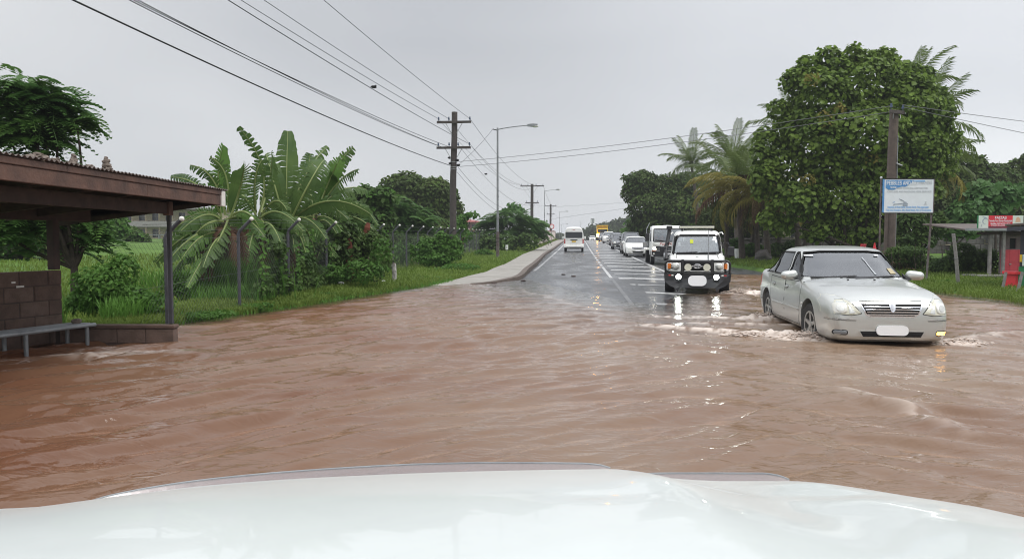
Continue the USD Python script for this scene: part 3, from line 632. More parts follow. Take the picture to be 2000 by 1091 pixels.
def saloon(name, label, loc, rz, L, W, H, paint, hf, hr, belt, deck, xw, xrd, roof_f, roof_r, wb, r, g=0.17, hero=False, rear_up=False, lights='clear_lens', lit=None, group=None, bars=3, glass='car_glass', plate=True, intake=True):
    """a saloon, hatchback or sport utility: hf, hr = bonnet height front and rear, xw = windscreen foot, xrd = rear deck start"""
    t = thing(name, label, 'car', loc, rz, group); w = W / 2; l = L / 2; f_ax = wb / 2; cx = 0.0
    tab = [(-l, g + .16, deck - .26, .66 * w), (-l + .04, g + .09, deck - .16, .78 * w), (-l + .14, g + .05, deck - .06, .88 * w), (-l + .4, g + .02, deck - .01, .955 * w), (xrd, g, deck, .99 * w),
           (-.6, g, belt + .02, w), (.4, g, belt, w), (xw - .12, g, hr, w), (xw + .35, g, hr * .62 + hf * .38, .99 * w), (l - .62, g, hf + .055, .985 * w), (l - .36, g, hf + .01, .955 * w), (l - .19, g + .005, hf - .04, .91 * w), (l - .08, g + .02, hf - .10, .85 * w), (l - .03, g + .05, hf - .155, .78 * w), (l, g + .09, hf - .21, .68 * w)]
    def prof(zb, zt, hw, x):
        cr = .075 if x > xw - .2 else .03
        h = zt - zb; zs = zt - cr
        return [(0, zb), (hw * .80, zb), (hw * .955, zb + h * .07), (hw, zb + h * .34), (hw, zb + h * .62), (hw * .975, zs - h * .12), (hw * .93, zs), (hw * .80, zs + cr * .5), (hw * .4, zt), (0, zt)]
    lower = man(body_loft(tab, prof))
    lev = dense([(belt - .12, xw + .03, -l + .30 if rear_up else xrd - .05, .97 * w, 7), (belt + .04, xw - .16, (-l + .22 if rear_up else xrd + .05), .95 * w, 6.5), (belt + (H - belt) * .35, xw - .16 - (xw - .16 - roof_f) * .34, (-l + .26 if rear_up else xrd + .05 + (roof_r - xrd) * .33), .875 * w, 5.6),
                 (belt + (H - belt) * .68, xw - .16 - (xw - .16 - roof_f) * .72, (-l + .34 if rear_up else xrd + .05 + (roof_r - xrd) * .68), .81 * w, 5.4), (belt + (H - belt) * .86, roof_f, (-l + .42 if rear_up else roof_r), .755 * w, 5.0), (H - .035, roof_f - .20, (-l + .50 if rear_up else roof_r + .18), .67 * w, 4.4), (H - .008, roof_f - .48, (-l + .75 if rear_up else roof_r + .42), .46 * w, 3.4), (H, roof_f - .75, (roof_f - .95 if not rear_up else -l + 1.0), .12 * w, 2.6)])
    top = man(plan_loft(lev, 64))
    inner = man(plan_loft(shrink(lev, .05, .045), 48)); cab = manifold3d.Manifold.cube([xw - .25 - xrd - .15, 1.72 * w, .7], True).translate([(xw - .25 + xrd + .15) / 2, 0, belt - .33])
    zr = belt + (H - belt) * .83; zw0 = belt + .045
    bl = .90 * w; tl = .71 * w
    ws = PY((-bl, zw0), (bl, zw0), (tl, zr - .01), (tl * .6, zr + .012), (-tl * .6, zr + .012), (-tl, zr - .01)).buffer(-.02).buffer(.02)
    wf = prism(ws, 'x', 0.0 if not rear_up else .1, l)
    def xs_front(z): return np.interp(z, lev[:, 0], lev[:, 1])
    def xs_rear(z): return np.interp(z, lev[:, 0], lev[:, 2])
    zt_ = belt + (H - belt) * .80; zb_ = belt + .05
    bp = -.02 if not rear_up else -.05   # centre pillar
    zz = np.linspace(zb_, zt_, 6)
    fr = [(xs_front(z) - (.26 if z == zb_ else .20) , z) for z in zz]; rr_ = [(xs_rear(z) + .17, z) for z in zz]
    front_w = Polygon([(bp + .05, zb_)] + fr + [(bp + .03, zt_)]).buffer(0).buffer(-.015).buffer(.015)
    if rear_up: rear_w = Polygon([(bp - .05, zb_)] + [(-l + .95, zb_), (-l + 1.0, zt_)] + [(bp - .05, zt_)]); qw = [Polygon([(-l + .85, zb_), (-l + .42, zb_ + .02), (-l + .55, zt_ - .03), (-l + .90, zt_)]).buffer(-.03).buffer(.03)]
    else:
        rear_w = Polygon([(bp - .05, zb_), (bp - .07, zt_)] + [(x, z) for x, z in rr_[::-1] if x > -.95] + [(-.93, zb_)]).buffer(-.015).buffer(.015)
        qp = Polygon(rr_ + [(0, zt_), (0, zb_)]).buffer(0).intersection(sbox(-3, 0, -.985, 3)).buffer(-.012).buffer(.008); qw = [qp] if not qp.is_empty and qp.area > .01 else []
    sidew = [front_w, rear_w] + qw
    wr_ = prism(PY((-.70 * w, belt + .07), (.70 * w, belt + .07), (.56 * w, zr - .02), (-.56 * w, zr - .02)), 'x', -l - 1, (-.4 if not rear_up else -l + .7))
    body = lower + top - (inner - manifold3d.Manifold.cube([20, 20, 4], True).translate([0, 0, belt - 2 - .10])) - cab - wf - wr_
    for sw in sidew: body = body - prism(sw, 'y', -3, 3)
    for ax in (f_ax, -f_ax):
        for s in (1, -1): body = body - arch(ax, s * (w - .27), s * (w + .2), r + .055, r + (0.02))
    bm = unman(body); solid = unman(lower + top)
    part(t, 'body', bm, paint, 32)
    shell = man(plan_loft(shrink(lev, .010, .010), 64)) - man(plan_loft(shrink(lev, .016, .016), 64))
    part(t, 'windscreen', unman(shell ^ wf), glass, 40)
    part(t, 'rear_window', unman(shell ^ wr_), 'dark_glass', 40)
    for sw in sidew:
        pn = shell ^ prism(sw, 'y', -3, 3); pieces = pn.decompose()
        for q in sorted(pieces, key=lambda q: -q.volume())[:2]: part(t, 'side_window', unman(q), 'dark_glass', 40)
    # interior
    part(t, 'cabin_floor', bx(xrd + .2, -.84 * w, g + .1, xw - .3, .84 * w, g + .18), 'interior_dark')
    part(t, 'dashboard', bx(xw - .62, -.82 * w, belt - .32, xw - .27, .82 * w, belt - .02, .05), 'interior_dark')
    for y in (-.45 * w, .45 * w):
        part(t, 'seat', cat(bx(-.42, y - .25, .38, .12, y + .25, .52, .06), bx(-.56, y - .24, .40, -.38, y + .24, belt + .06, .06), bx(-.55, y - .13, belt + .06, -.44, y + .13, belt + .22, .04)), 'seat_grey')
    part(t, 'rear_seat', bx(-1.35, -.75 * w, .38, -1.12, .75 * w, belt + .02, .06), 'seat_grey')
    # front
    F = lambda poly, m, nm, off=.006, thick=.03, size=.06, dome=0., sm=35, label=None: part(t, nm, patch(solid, poly, 'x', 1, off, thick, size, dome), m, sm, label)
    if hero: return t, dict(solid=solid, lower=unman(lower), w=w, l=l, lev=lev, ws=ws, sidew=sidew, F=F, belt=belt, zr=zr, xs_front=xs_front, shell=shell)
    gz0, gz1 = g + (hf - g) * .58, hf - .10
    F(PY((-.46 * w, gz0), (.46 * w, gz0), (.54 * w, gz1), (-.54 * w, gz1)), 'seam_black', 'grille')
    for k in range(bars):
        z = gz0 + (gz1 - gz0) * (k + .5) / bars; F(sbox(-.50 * w, z - .010, .50 * w, z + .010), 'chrome', 'grille_bar', .014, .02)
    for s in (1, -1):
        F(mir(PY((.54 * w, gz0 + .02), (.92 * w, gz0 + .03), (.93 * w, hf - .05), (.60 * w, hf - .09)), s), lights, 'headlight', .008, .04)
        if lit: F(mir(Point(.72 * w, gz0 + .08).buffer(.055), s), lit, 'headlight_lamp', .03, .03)
        F(mir(rrect(.55 * w, g + .10, .76 * w, g + .20, .02), s), 'clear_lens', 'fog_lamp', .006, .03)
        M0 = lump((xw - .38, s * (w + .10), belt + .10), .11, 3, 2, (.75, 1.0, .72), .05); part(t, 'door_mirror', cat(M0, cyl((xw - .36, s * (w + .06), belt + .06), (xw - .34, s * w * .9, belt + .0), .025, 8)), paint, True)
    if intake: F(PY((-.42 * w, g + .09), (.42 * w, g + .09), (.48 * w, g + .22), (-.48 * w, g + .22)), 'seam_black', 'lower_intake')
    if plate: F(rrect(-.19, g + .20, .19, g + .31, .012), 'plate_white', 'number_plate', .02, .03)
    for s in (-1, 1):
        part(t, 'wiper', patch(solid, PY((s * .05 - .28, belt + .06), (s * .05 + .30, belt + .085), (s * .05 + .30, belt + .10), (s * .05 - .28, belt + .075)), 'x', 1, .015, .012, .1), 'black_plastic')
    for x in (f_ax, -f_ax):
        for s in (1, -1): wheel(t, x, s * (w - .125), r, r, .2, s)
    return t
# ------------------------------------------------------------------ silver sedan (hero)
X, Y, A, Z = CARS['sedan']
sd, K = saloon('silver_sedan', 'silver sedan driving through the flood water with orange fog lamp lit', (X, Y, Z), A, 4.60, 1.70, 1.475, 'silver_paint', .85, 1.0, .95, 1.045, 1.02, -1.88, .22, -1.02, 2.70, .315, .17, hero=True)
w, l, S0, F = K['w'], K['l'], K['solid'], K['F']
zl = .78
grl = PY((-.28, .545), (.28, .545), (.33, .575), (.385, .705), (-.385, .705), (-.33, .575))
F(grl.buffer(.018), 'chrome', 'grille_frame', .004, .03)
F(grl, 'seam_black', 'grille', .009, .03)
for k, z in enumerate((.563, .597, .632, .668)):
    hw = .310 + (z - .555) * .46; F(sbox(-hw, z - .0065, hw, z + .0065), 'chrome', 'grille_bar', .020, .02)
F(PY((-.042, .702), (.042, .702), (.028, .622), (0, .592), (-.028, .622)), 'chrome', 'grille_emblem', .030, .03)
for s in (1, -1):
    hl = PY((.40, .575), (.52, .555), (.815, .565), (.815, .72), (.775, .805), (.66, .805), (.52, .72))
    F(mir(hl.buffer(.010), s), 'seam_black', 'headlight_surround', .002, .03)
    hp = part(sd, 'headlight', patch(S0, mir(hl, s), 'x', 1, .007, .04, .05), 'lamp_lens', 35)
    part(hp, 'reflector', patch(S0, mir(rrect(.575, .58, .735, .715, .04), s), 'x', 1, .012, .03, .05), 'clear_lens', 35)
    part(hp, 'bulb_glass', patch(S0, mir(Point(.655, .645).buffer(.045), s), 'x', 1, .017, .03, .03), 'lamp_reflector', 35)
    part(hp, 'inner_lamp', patch(S0, mir(PY((.48, .585), (.55, .575), (.55, .685), (.53, .675)), s), 'x', 1, .012, .03, .05), 'lamp_reflector', 35)
    for z in (.475, .492): F(mir(PY((.46, z), (.80, z + .004), (.80, z + .010), (.46, z + .006)), s), 'seam_black' if z < .48 else 'chrome', 'bumper_moulding', .004 if z < .48 else .007, .02)
    fgp = rrect(.575, .288, .725, .338, .02)
    F(mir(fgp.buffer(.012), s), 'seam_black', 'fog_lamp_surround', .003, .03)
    F(mir(fgp, s), 'lit_amber' if s > 0 else 'galv_dull', 'fog_lamp', .010, .03, label='lit orange fog lamp' if s > 0 else 'unlit clear fog lamp')
F(PY((-.37, .262), (.37, .262), (.41, .335), (-.41, .335)).buffer(.012), 'silver_paint', 'intake_lip', .008, .03)
F(PY((-.37, .262), (.37, .262), (.41, .335), (-.41, .335)), 'seam_black', 'lower_intake', .012, .03)
for z in (.285, .31): F(sbox(-.37, z - .004, .37, z + .004), 'black_steel', 'intake_bar', .020, .02)
F(rrect(-.205, .285, .205, .415, .055), 'plate_white', 'number_plate', .035, .025)
F(PY((-.40, .738), (.40, .738), (.40, .745), (-.40, .745)), 'seam_black', 'bonnet_gap', .003, .02)
# windscreen border, wipers, mirror, stickers
F(K['ws'].buffer(.006).difference(K['ws'].buffer(-.012)), 'seam_black', 'windscreen_border', .003, .012)
for x0, x1 in ((-.66, .02), (-.08, .58)): F(PY((x0, .985), (x1, 1.015), (x1, 1.028), (x0, .998)), 'black_plastic', 'wiper', .02, .012)
F(rrect(-.62, 1.315, -.50, 1.335, .005), 'sticker_white', 'windscreen_sticker', .008, .006)
F(rrect(.43, 1.32, .50, 1.338, .005), 'sticker_white', 'windscreen_sticker', .008, .006)
F(PY((.545, 1.05), (.64, 1.05), (.61, 1.13), (.53, 1.13)), 'sticker_tan', 'windscreen_sticker', .008, .006)
F(PY((.30, 1.04), (.325, 1.04), (.235, 1.30), (.222, 1.30)), 'glass_streak', 'windscreen_streak', .006, .004)
part(sd, 'rear_view_mirror', bx(.28, -.13, 1.245, .31, .13, 1.31, .012), 'sticker_white')
part(sd, 'mirror_charm', cat(lump((.33, -.10, 1.17), .035, 2, 1, (.6, 1, 1.6)), lump((.33, -.10, 1.09), .025, 5, 1, (.6, .8, 2.4))), 'sticker_white', True)
for y in (.16, -.22): part(sd, 'washer_nozzle', patch(S0, sbox(1.16, y - .012, 1.19, y + .012), 'z', 1, .010, .02, .05), 'seam_black')
# roof gutter strips, doors, handles
for s in (1, -1):
    Sd = lambda poly, m, nm, off=.004, thick=.02, size=.10, sm=35: part(sd, nm, patch(S0, poly, 'y', s, off, thick, size), m, sm)
    for nm, poly in (('front_door', PY((-.03, .26), (.80, .26), (.90, .44), (.93, .70), (.90, .925), (-.03, .925))), ('rear_door', PY((-.05, .26), (-.86, .26), (-.98, .46), (-1.06, .70), (-1.06, .945), (-.05, .925)))):
        seam = poly.buffer(.004).difference(poly.buffer(-.006))
        Sd(seam, 'seam_black', 'door_gap', .0015, .01, .12)
    Sd(PY((-.03, .492), (.86, .492), (.86, .512), (-.03, .512)), 'silver_paint', 'door_moulding', .014, .02)
    Sd(PY((-.06, .492), (-.90, .492), (-.90, .512), (-.06, .512)), 'silver_paint', 'door_moulding', .014, .02)
    for x0 in (.08, -.78):
        Sd(rrect(x0 - .055, .775, x0 + .055, .845, .03), 'galv_dull', 'handle_recess', .002, .01, .03)
        Sd(rrect(x0 - .085, .80, x0 + .075, .824, .01), 'silver_paint', 'door_handle', .030, .022, .04)
    for sw in K['sidew']:
        Sd(sw.buffer(.012).difference(sw.buffer(-.008)), 'seam_black', 'window_trim', .003, .012, .08)
    Sd(rrect(1.02, .60, 1.06, .63, .012), 'clear_lens', 'side_repeater', .008, .02, .02)
    mx, my, mz = .66, s * (w + .085), 1.015
    part(sd, 'door_mirror', cat(trimesh.convex.convex_hull(np.vstack([lump((mx, my + s * .06, mz), .085, 1, 2, (.8, .9, .8), .0).vertices, lump((mx - .02, my - s * .06, mz + .01), .085, 1, 2, (.7, .8, .85), .0).vertices]))), 'silver_paint', 40)
    part(sd, 'mirror_mount', trimesh.convex.convex_hull(np.array([(.62, s * (w - .07), .94), (.78, s * (w - .05), .94), (.62, s * (w - .10), 1.06), (.68, s * (w + .03), .955), (.62, s * (w + .03), .975)])), 'black_plastic')
    fr_ = .875
    rp = [(K['xs_front'](z) - .045, z) for z in np.linspace(.99, 1.33, 6)]
    part(sd, 'tail_lamp', patch(S0, PY((-2.06, .70), (-1.84, .72), (-1.86, .93), (-2.10, .95)), 'y', s, .008, .03, .06), 'red_lens', 35)
    part(sd, 'rear_bumper_trim', patch(S0, PY((-2.12, .47), (-1.72, .47), (-1.72, .50), (-2.12, .50)), 'y', s, .008, .02, .06), 'galv_dull', 35)
for x in (1.35, -1.35):
    for s in (1, -1): wheel(sd, x, s * (w - .125), .315, .315, .205, s, .64, 5, steer=0.10 if x > 0 else 0)

# ------------------------------------------------------------------ white four wheel drive wagon with bull bar
X, Y, A, Z = CARS['wagon']
wg = thing('four_wheel_drive', 'white off-road wagon with black bull bar, snorkel and roof light bar', 'car', (X, Y, Z), A, None, None, 0.925)
w, l = .845, 2.35
def wprof(zb, zt, hw, x):
    h = zt - zb; return [(0, zb), (hw * .9, zb), (hw, zb + .06), (hw, zb + h * .5), (hw, zt - .10), (hw * .985, zt - .03), (hw * .93, zt), (hw * .5, zt + .012), (0, zt + .015)]
low = man(body_loft([(-l, .55, 1.10, .90 * w), (-l + .06, .5, 1.14, .97 * w), (-l + .4, .48, 1.15, w), (.7, .48, 1.16, w), (.85, .50, 1.155, .985 * w), (1.5, .55, 1.10, .95 * w), (2.1, .62, 1.055, .925 * w), (2.2, .64, 1.03, .90 * w), (2.24, .67, 1.00, .86 * w)], wprof))
fend = man(cat(bx(1.0, -.89, .70, 2.16, .89, .98, .05)))
lev = dense([(1.05, .86, -l + .03, .955 * w, 9), (1.20, .80, -l + .03, .955 * w, 9), (1.5, .66, -l + .06, .915 * w, 8), (1.76, .54, -l + .10, .86 * w, 7), (1.86, .46, -l + .14, .81 * w, 6), (1.915, .34, -l + .22, .72 * w, 5), (1.935, .1, -l + .5, .55 * w, 4), (1.94, -.3, -1.4, .2 * w, 3)], 3)
top = man(plan_loft(lev, 56)); inner = man(plan_loft(shrink(lev, .05, .05), 48))
ws = PY((-.73, 1.20), (.73, 1.20), (.655, 1.765), (-.655, 1.765)).buffer(-.03).buffer(.03); wfp = prism(ws, 'x', .1, 3)
sws = [PY((-.02, 1.20), (.60, 1.20), (.38, 1.76), (-.02, 1.76)), PY((-.12, 1.20), (-.12, 1.76), (-.9, 1.76), (-.9, 1.20)), PY((-1.0, 1.20), (-1.0, 1.76), (-2.05, 1.74), (-2.08, 1.20))]
body = low + fend + top - (inner - manifold3d.Manifold.cube([20, 20, 4], True).translate([0, 0, 1.08 - 2])) - manifold3d.Manifold.cube([2.6, 1.5, .6], True).translate([-.75, 0, .95]) - wfp
for s_ in sws: body = body - prism(s_.buffer(-.03).buffer(.03), 'y', -3, 3)
body = body - prism(sbox(-.6, 1.25, .6, 1.72), 'x', -4, -2)
for ax in (1.42, -1.35):
    for s in (1, -1): body = body - arch(ax, s * .55, s * 1.1, .47, .42)
S0 = unman(low + fend + top)
part(wg, 'body', unman(body), 'white_paint', 32)
shell = man(plan_loft(shrink(lev, .012, .012), 56)) - man(plan_loft(shrink(lev, .018, .018), 56))
part(wg, 'windscreen', unman(shell ^ wfp), 'car_glass', 40)
for s_ in sws:
    for q in sorted((shell ^ prism(s_.buffer(-.03).buffer(.03), 'y', -3, 3)).decompose(), key=lambda q: -q.volume())[:2]: part(wg, 'side_window', unman(q), 'dark_glass')
F = lambda poly, m, nm, off=.006, thick=.03, size=.07, dome=0., sm=35, label=None: part(wg, nm, patch(S0, poly, 'x', 1, off, thick, size, dome), m, sm, label)
F(ws.buffer(.035).difference(ws.buffer(-.02)), 'seam_black', 'windscreen_border', .004, .012)
part(wg, 'dashboard', bx(.30, -.74, .95, .58, .74, 1.16, .05), 'interior_dark')
for y in (-.38, .38): part(wg, 'seat', cat(bx(-.5, y - .25, .75, 0, y + .25, .9, .05), bx(-.62, y - .25, .8, -.45, y + .25, 1.42, .06), bx(-.6, y - .13, 1.43, -.48, y + .13, 1.6, .04)), 'seat_grey')
part(wg, 'rear_view_mirror', bx(.42, -.12, 1.62, .45, .12, 1.69, .01), 'interior_dark')
F(rrect(-.21, 1.52, -.11, 1.64, .01), 'sticker_yellow', 'windscreen_tag', .004, .008)
F(rrect(.47, 1.60, .57, 1.67, .01), 'sticker_white', 'windscreen_sticker', .004, .008)
for x0, x1 in ((-.60, .02), (.05, .68)): F(PY((x0, 1.215), (x1, 1.245), (x1, 1.265), (x0, 1.235)), 'black_plastic', 'wiper', .02, .015)
# bonnet details
for s in (-1, 1): part(wg, 'bonnet_gap', patch(S0, mir(sbox(-.62, .95, -.60, 2.0), s) if False else sbox(.95, s * .61 - .01, 2.0, s * .61 + .01), 'z', 1, .003, .01, .15), 'wall_grey')
tm = textm('2', .11, .004, True); Tm = np.array([[0, 1, 0, 0], [1, 0, 0, 0], [0, 0, 1, 0], [0, 0, 0, 1.0]])
v = tm.vertices; h_ = cast(S0, np.column_stack([1.55 + .8 * v[:, 1], v[:, 0]]), 'z', 1)
part(wg, 'bonnet_number', trimesh.Trimesh(np.column_stack([1.55 + .8 * v[:, 1], v[:, 0] * 1.0, h_ + v[:, 2] + .002]), tm.faces, process=False), 'letter_dark', label='dark number 2 on the bonnet')
F(PY((-.86, .68), (.86, .68), (.86, .985), (-.86, .985)), 'seam_black', 'front_panel', .012, .04)
F(sbox(-.44, .70, .44, .73), 'white_paint', 'grille_bar', .03, .03)
F(sbox(-.36, .84, .36, .872), 'chrome', 'grille_bar', .03, .03)
for z in (.78, .91): F(sbox(-.42, z, .42, z + .02), 'black_plastic', 'grille_slat', .03, .03)
em = cat(*[tube(np.array([[0, rx * math.cos(a), rz_ * math.sin(a) + dz] for a in np.linspace(0, 2 * np.pi, 21)]), .012, 6, False) for rx, rz_, dz in ((.10, .06, 0), (.045, .055, -.002), (.075, .022, .022))])
part(wg, 'grille_emblem', xform(em, trimesh.transformations.translation_matrix([2.30, 0, .855])), 'chrome', True)
for s in (1, -1):
    F(mir(rrect(.44, .71, .87, .955, .03), s), 'white_paint', 'headlight_bezel', .02, .04)
    hp = part(wg, 'headlight', patch(S0, mir(Point(.615, .845).buffer(.105), s), 'x', 1, .045, .05, .05, .03), 'lamp_reflector', 40)
    part(hp, 'lens', patch(S0, mir(Point(.615, .845).buffer(.055), s), 'x', 1, .085, .02, .05, .01), 'clear_lens', 40)
    F(mir(rrect(.755, .775, .855, .93, .02), s), 'amber_lens', 'indicator', .04, .04)
    F(mir(rrect(.50, .70, .82, .735, .01), s), 'white_paint', 'headlight_trim', .035, .03)
    dl = trimesh.creation.cylinder(.115, .07, sections=28); dl.apply_transform(trimesh.transformations.rotation_matrix(np.pi / 2, [0, 1, 0])); dl.apply_translation([2.56, s * .265, .835])
    dp = part(wg, 'driving_lamp', dl, 'black_steel', 30)
    dg = trimesh.creation.cylinder(.103, .02, sections=28); dg.apply_transform(trimesh.transformations.rotation_matrix(np.pi / 2, [0, 1, 0])); dg.apply_translation([2.60, s * .265, .835])
    part(dp, 'lamp_cover', dg, 'lamp_lens', 30)
    # door mirror: black box on an arm
    part(wg, 'door_mirror', bx(.72, s * 1.03 - .10, 1.12, .80, s * 1.03 + .10, 1.42, .03), 'black_plastic')
    part(wg, 'mirror_arm', tube([(.62, s * .80, 1.50), (.74, s * .92, 1.55), (.76, s * 1.0, 1.42)], .014, 6), 'black_steel'); part(wg, 'mirror_arm', tube([(.62, s * .82, 1.16), (.76, s * .98, 1.18)], .014, 6), 'black_steel')
    # fog lamp in the bumper: lit
    fg = trimesh.creation.cylinder(.085, .05, sections=24); fg.apply_transform(trimesh.transformations.rotation_matrix(np.pi / 2, [0, 1, 0])); fg.apply_translation([2.615, s * .53, .555])
    fp = part(wg, 'fog_lamp', fg, 'black_steel', 30)
    fg = trimesh.creation.cylinder(.075, .02, sections=24); fg.apply_transform(trimesh.transformations.rotation_matrix(np.pi / 2, [0, 1, 0])); fg.apply_translation([2.645, s * .53, .555])
    part(fp, 'lit_bulb', fg, 'lit_fog', 30)
    part(wg, 'bumper_indicator', bx(2.55, s * .78 - .035, .585, 2.60, s * .78 + .035, .62), 'red_lens'); part(wg, 'bumper_lamp', bx(2.56, s * .705 - .03, .585, 2.61, s * .705 + .03, .62), 'clear_lens')
bump = Polygon([(-.95, .66), (-.93, .42), (-.80, .30), (-.62, .22), (-.55, .12), (-.50, .24), (.50, .24), (.55, .12), (.62, .22), (.80, .30), (.93, .42), (.95, .66)])
bm_ = trimesh.creation.extrude_polygon(bump, .30, engine='earcut'); v = bm_.vertices; xx = 2.30 + v[:, 2] - .45 * np.clip(np.abs(v[:, 0]) - .55, 0, 1)
part(wg, 'bumper', trimesh.Trimesh(np.column_stack([xx, v[:, 0], v[:, 1]]), bm_.faces, process=False), 'black_steel')
part(wg, 'winch_tray', bx(2.3, -.35, .20, 2.58, .35, .30, .04), 'black_steel')
def bar(pts, r=.032): return tube(pts, r, 10)
part(wg, 'bull_bar_hoop', bar(np.vstack([[(2.42, -.90, .66)], bez((2.46, -.91, .92), (2.47, -.90, 1.01), (2.48, -.78, 1.015), 6), bez((2.48, .78, 1.015), (2.47, .90, 1.01), (2.46, .91, .92), 6), [(2.42, .90, .66)]]), .034), 'black_steel', True)
for y in (-.42, .42): part(wg, 'bull_bar_upright', bx(2.46, y - .045, .64, 2.55, y + .045, 1.06, .015), 'black_steel')
part(wg, 'bull_bar_rail', bar([(2.50, -.42, .99), (2.50, .42, .99)], .03), 'black_steel', True)
part(wg, 'number_plate', trimesh.Trimesh(*(lambda m: (np.column_stack([2.63 + m.vertices[:, 2], m.vertices[:, 0], m.vertices[:, 1]]), m.faces))(trimesh.creation.extrude_polygon(rrect(-.26, .30, .26, .60, .13), .02, engine='earcut')), process=False), 'plate_white')
# snorkel on the vehicle's right side, aerial, light bar
part(wg, 'snorkel', cat(tube([(1.15, -.93, 1.02), (1.05, -.95, 1.16), (.72, -.95, 1.30), (.50, -.86, 1.85), (.49, -.85, 1.96)], [.075, .07, .06, .06, .065], 10), cyl((.49, -.85, 1.95), (.49, -.85, 2.07), .095, 14)), 'black_plastic', 40)
part(wg, 'snorkel_joint', cyl((1.13, -.96, 1.12), (1.13, -1.0, 1.12), .10, 16), 'galv_dull')
part(wg, 'aerial', cat(tube([(2.46, .30, 1.02), (2.44, .30, 1.9)], .010, 6), cyl((2.47, .30, 1.0), (2.46, .30, 1.2), .018, 8)), 'galv')
part(wg, 'light_bar', bx(.20, -.55, 1.985, .36, .55, 2.075, .02), 'black_steel')
part(wg, 'light_bar_lens', bx(.36, -.53, 2.005, .372, .53, 2.06), 'lamp_lens')
for y in (-.45, .45): part(wg, 'light_bar_bracket', bx(.22, y - .03, 1.90, .32, y + .03, 1.99), 'black_steel')
part(wg, 'roof_gutter', cat(*[tube([(.50, s * .80, 1.80), (.44, s * .76, 1.865), (-1.9, s * .77, 1.87)], .018, 6) for s in (1, -1)]), 'white_paint', True)
for ax in (1.42, -1.35):
    for s in (1, -1): wheel(wg, ax, s * .80, .40, .40, .27, s, .55, 6, 'white_peeling')
part(wg, 'axle', cyl((1.42, -.75, .40), (1.42, .75, .40), .06, 10), 'seam_black')
part(wg, 'underbody', bx(-2.1, -.42, .40, 1.9, .42, .60), 'seam_black')

# churned water thrown up at the wheels
SR = np.random.default_rng(3); IC = trimesh.creation.icosphere(1)
def spray(label, c, rx, ry, h, n, dirv=(0, 0)):
    ms = []
    for _ in range(n):
        q = SR.normal(size=2) * .5; r = np.hypot(*q); z = max(0.0, h * math.exp(-r * r * 1.5) * SR.uniform(0, 1.0) ** 1.4); s = SR.uniform(.004, .017) * (1.2 - .6 * z / max(h, .01))
        p = np.array([c[0] + q[0] * rx + dirv[0] * z, c[1] + q[1] * ry + dirv[1] * z, z + .015]); ms.append(trimesh.Trimesh(IC.vertices * s * np.array([SR.uniform(.9, 3.0), SR.uniform(.8, 2.0), SR.uniform(.3, .8)]) + p, IC.faces, process=False))
    single('water_spray', cat(*ms), 'splash_water', label, 'spray', kind='stuff', smooth=True)
spray('churned foam around the front wheel of the silver sedan', fw + [-.12, -.28], .42, .17, .14, 420)
spray('churned foam trailing from the front wheel of the silver sedan', fw + [-.75, .02], .55, .12, .06, 320)
spray('churned foam around the rear wheel of the silver sedan', rw + [-.12, -.26], .34, .16, .13, 420)
spray('foam at the far front corner of the silver sedan', fl + [.10, -.12], .30, .13, .09, 260)
spray('white splash beside the left front wheel of the four wheel drive', ww + [.30, -.45], .50, .18, .16, 420)
# ------------------------------------------------------------------ white van driving away
def road_pt(px, Y, py=None):
    X = (px - 1000) * Y / F_PX; return X, Y, float(road_z(np.array(X), np.array(Y)))
RH = math.atan2(1, SL)          # heading along the road away from the camera
X, Y, Z = road_pt(1121, 71.0)
vn = thing('minibus_van', 'white high-roof minibus van driving away up the hill', 'van', (X, Y, Z), RH)
w, l = .94, 2.45
def vprof(zb, zt, hw, x):
    return [(0, zb), (hw * .93, zb), (hw, zb + .10), (hw, .95), (hw * .985, 1.25), (hw * .90, 1.75), (hw * .84, min(zt - .12, 1.98)), (hw * .70, zt - .03), (hw * .4, zt), (0, zt + .01)]
vb = man(body_loft([(-l, .34, 2.12, .95 * w), (-l + .05, .32, 2.20, .985 * w), (-l + .3, .30, 2.26, w), (.6, .28, 2.28, w), (1.2, .28, 2.22, w), (1.7, .3, 1.9, .99 * w), (2.1, .3, 1.35, .96 * w), (2.35, .33, 1.05, .88 * w), (l, .42, .92, .72 * w)], vprof))
S0 = unman(vb)
for ax in (1.45, -1.35):
    for s in (1, -1): vb = vb - arch(ax, s * .6, s * 1.2, .38, .32)
part(vn, 'body', unman(vb), 'white_paint', 35)
R = lambda poly, m, nm, off=.008, thick=.03, sm=35, label=None: part(vn, nm, patch(S0, poly, 'x', -1, off, thick, .12), m, sm, label)
R(rrect(-.78, 1.24, .78, 1.80, .07), 'window_dark', 'rear_window')
R(sbox(-.76, 1.10, .76, 1.112), 'seam_black', 'tailgate_gap'); R(sbox(-.32, 1.02, .32, 1.10), 'seam_black', 'plate_recess')
R(rrect(-.19, .86, .19, .99, .01), 'plate_yellow', 'number_plate', .02)
R(rrect(-.12, 1.96, .12, 2.0, .01), 'red_lens', 'high_brake_lamp')
for s in (1, -1):
    R(mir(rrect(.79, .74, .91, 1.16, .03), s), 'red_lens', 'tail_lamp', .012)
    part(vn, 'side_window', patch(S0, rrect(-2.2, 1.25, .2, 1.72, .05), 'y', s, .008, .03, .2), 'window_dark', 35)
    part(vn, 'front_side_window', patch(S0, PY((.35, 1.25), (1.5, 1.25), (1.05, 1.72), (.35, 1.72)), 'y', s, .008, .03, .2), 'window_dark', 35)
    part(vn, 'door_mirror', bx(1.45, s * 1.06 - .09, 1.15, 1.55, s * 1.06 + .09, 1.42, .03), 'white_paint')
    part(vn, 'bumper_step', bx(-2.62, s * .80 - .12, .36, -2.42, s * .80 + .12, .58, .03), 'white_paint')
    for ax in (1.45, -1.35): wheel(vn, ax, s * .80, .32, .32, .2, s)
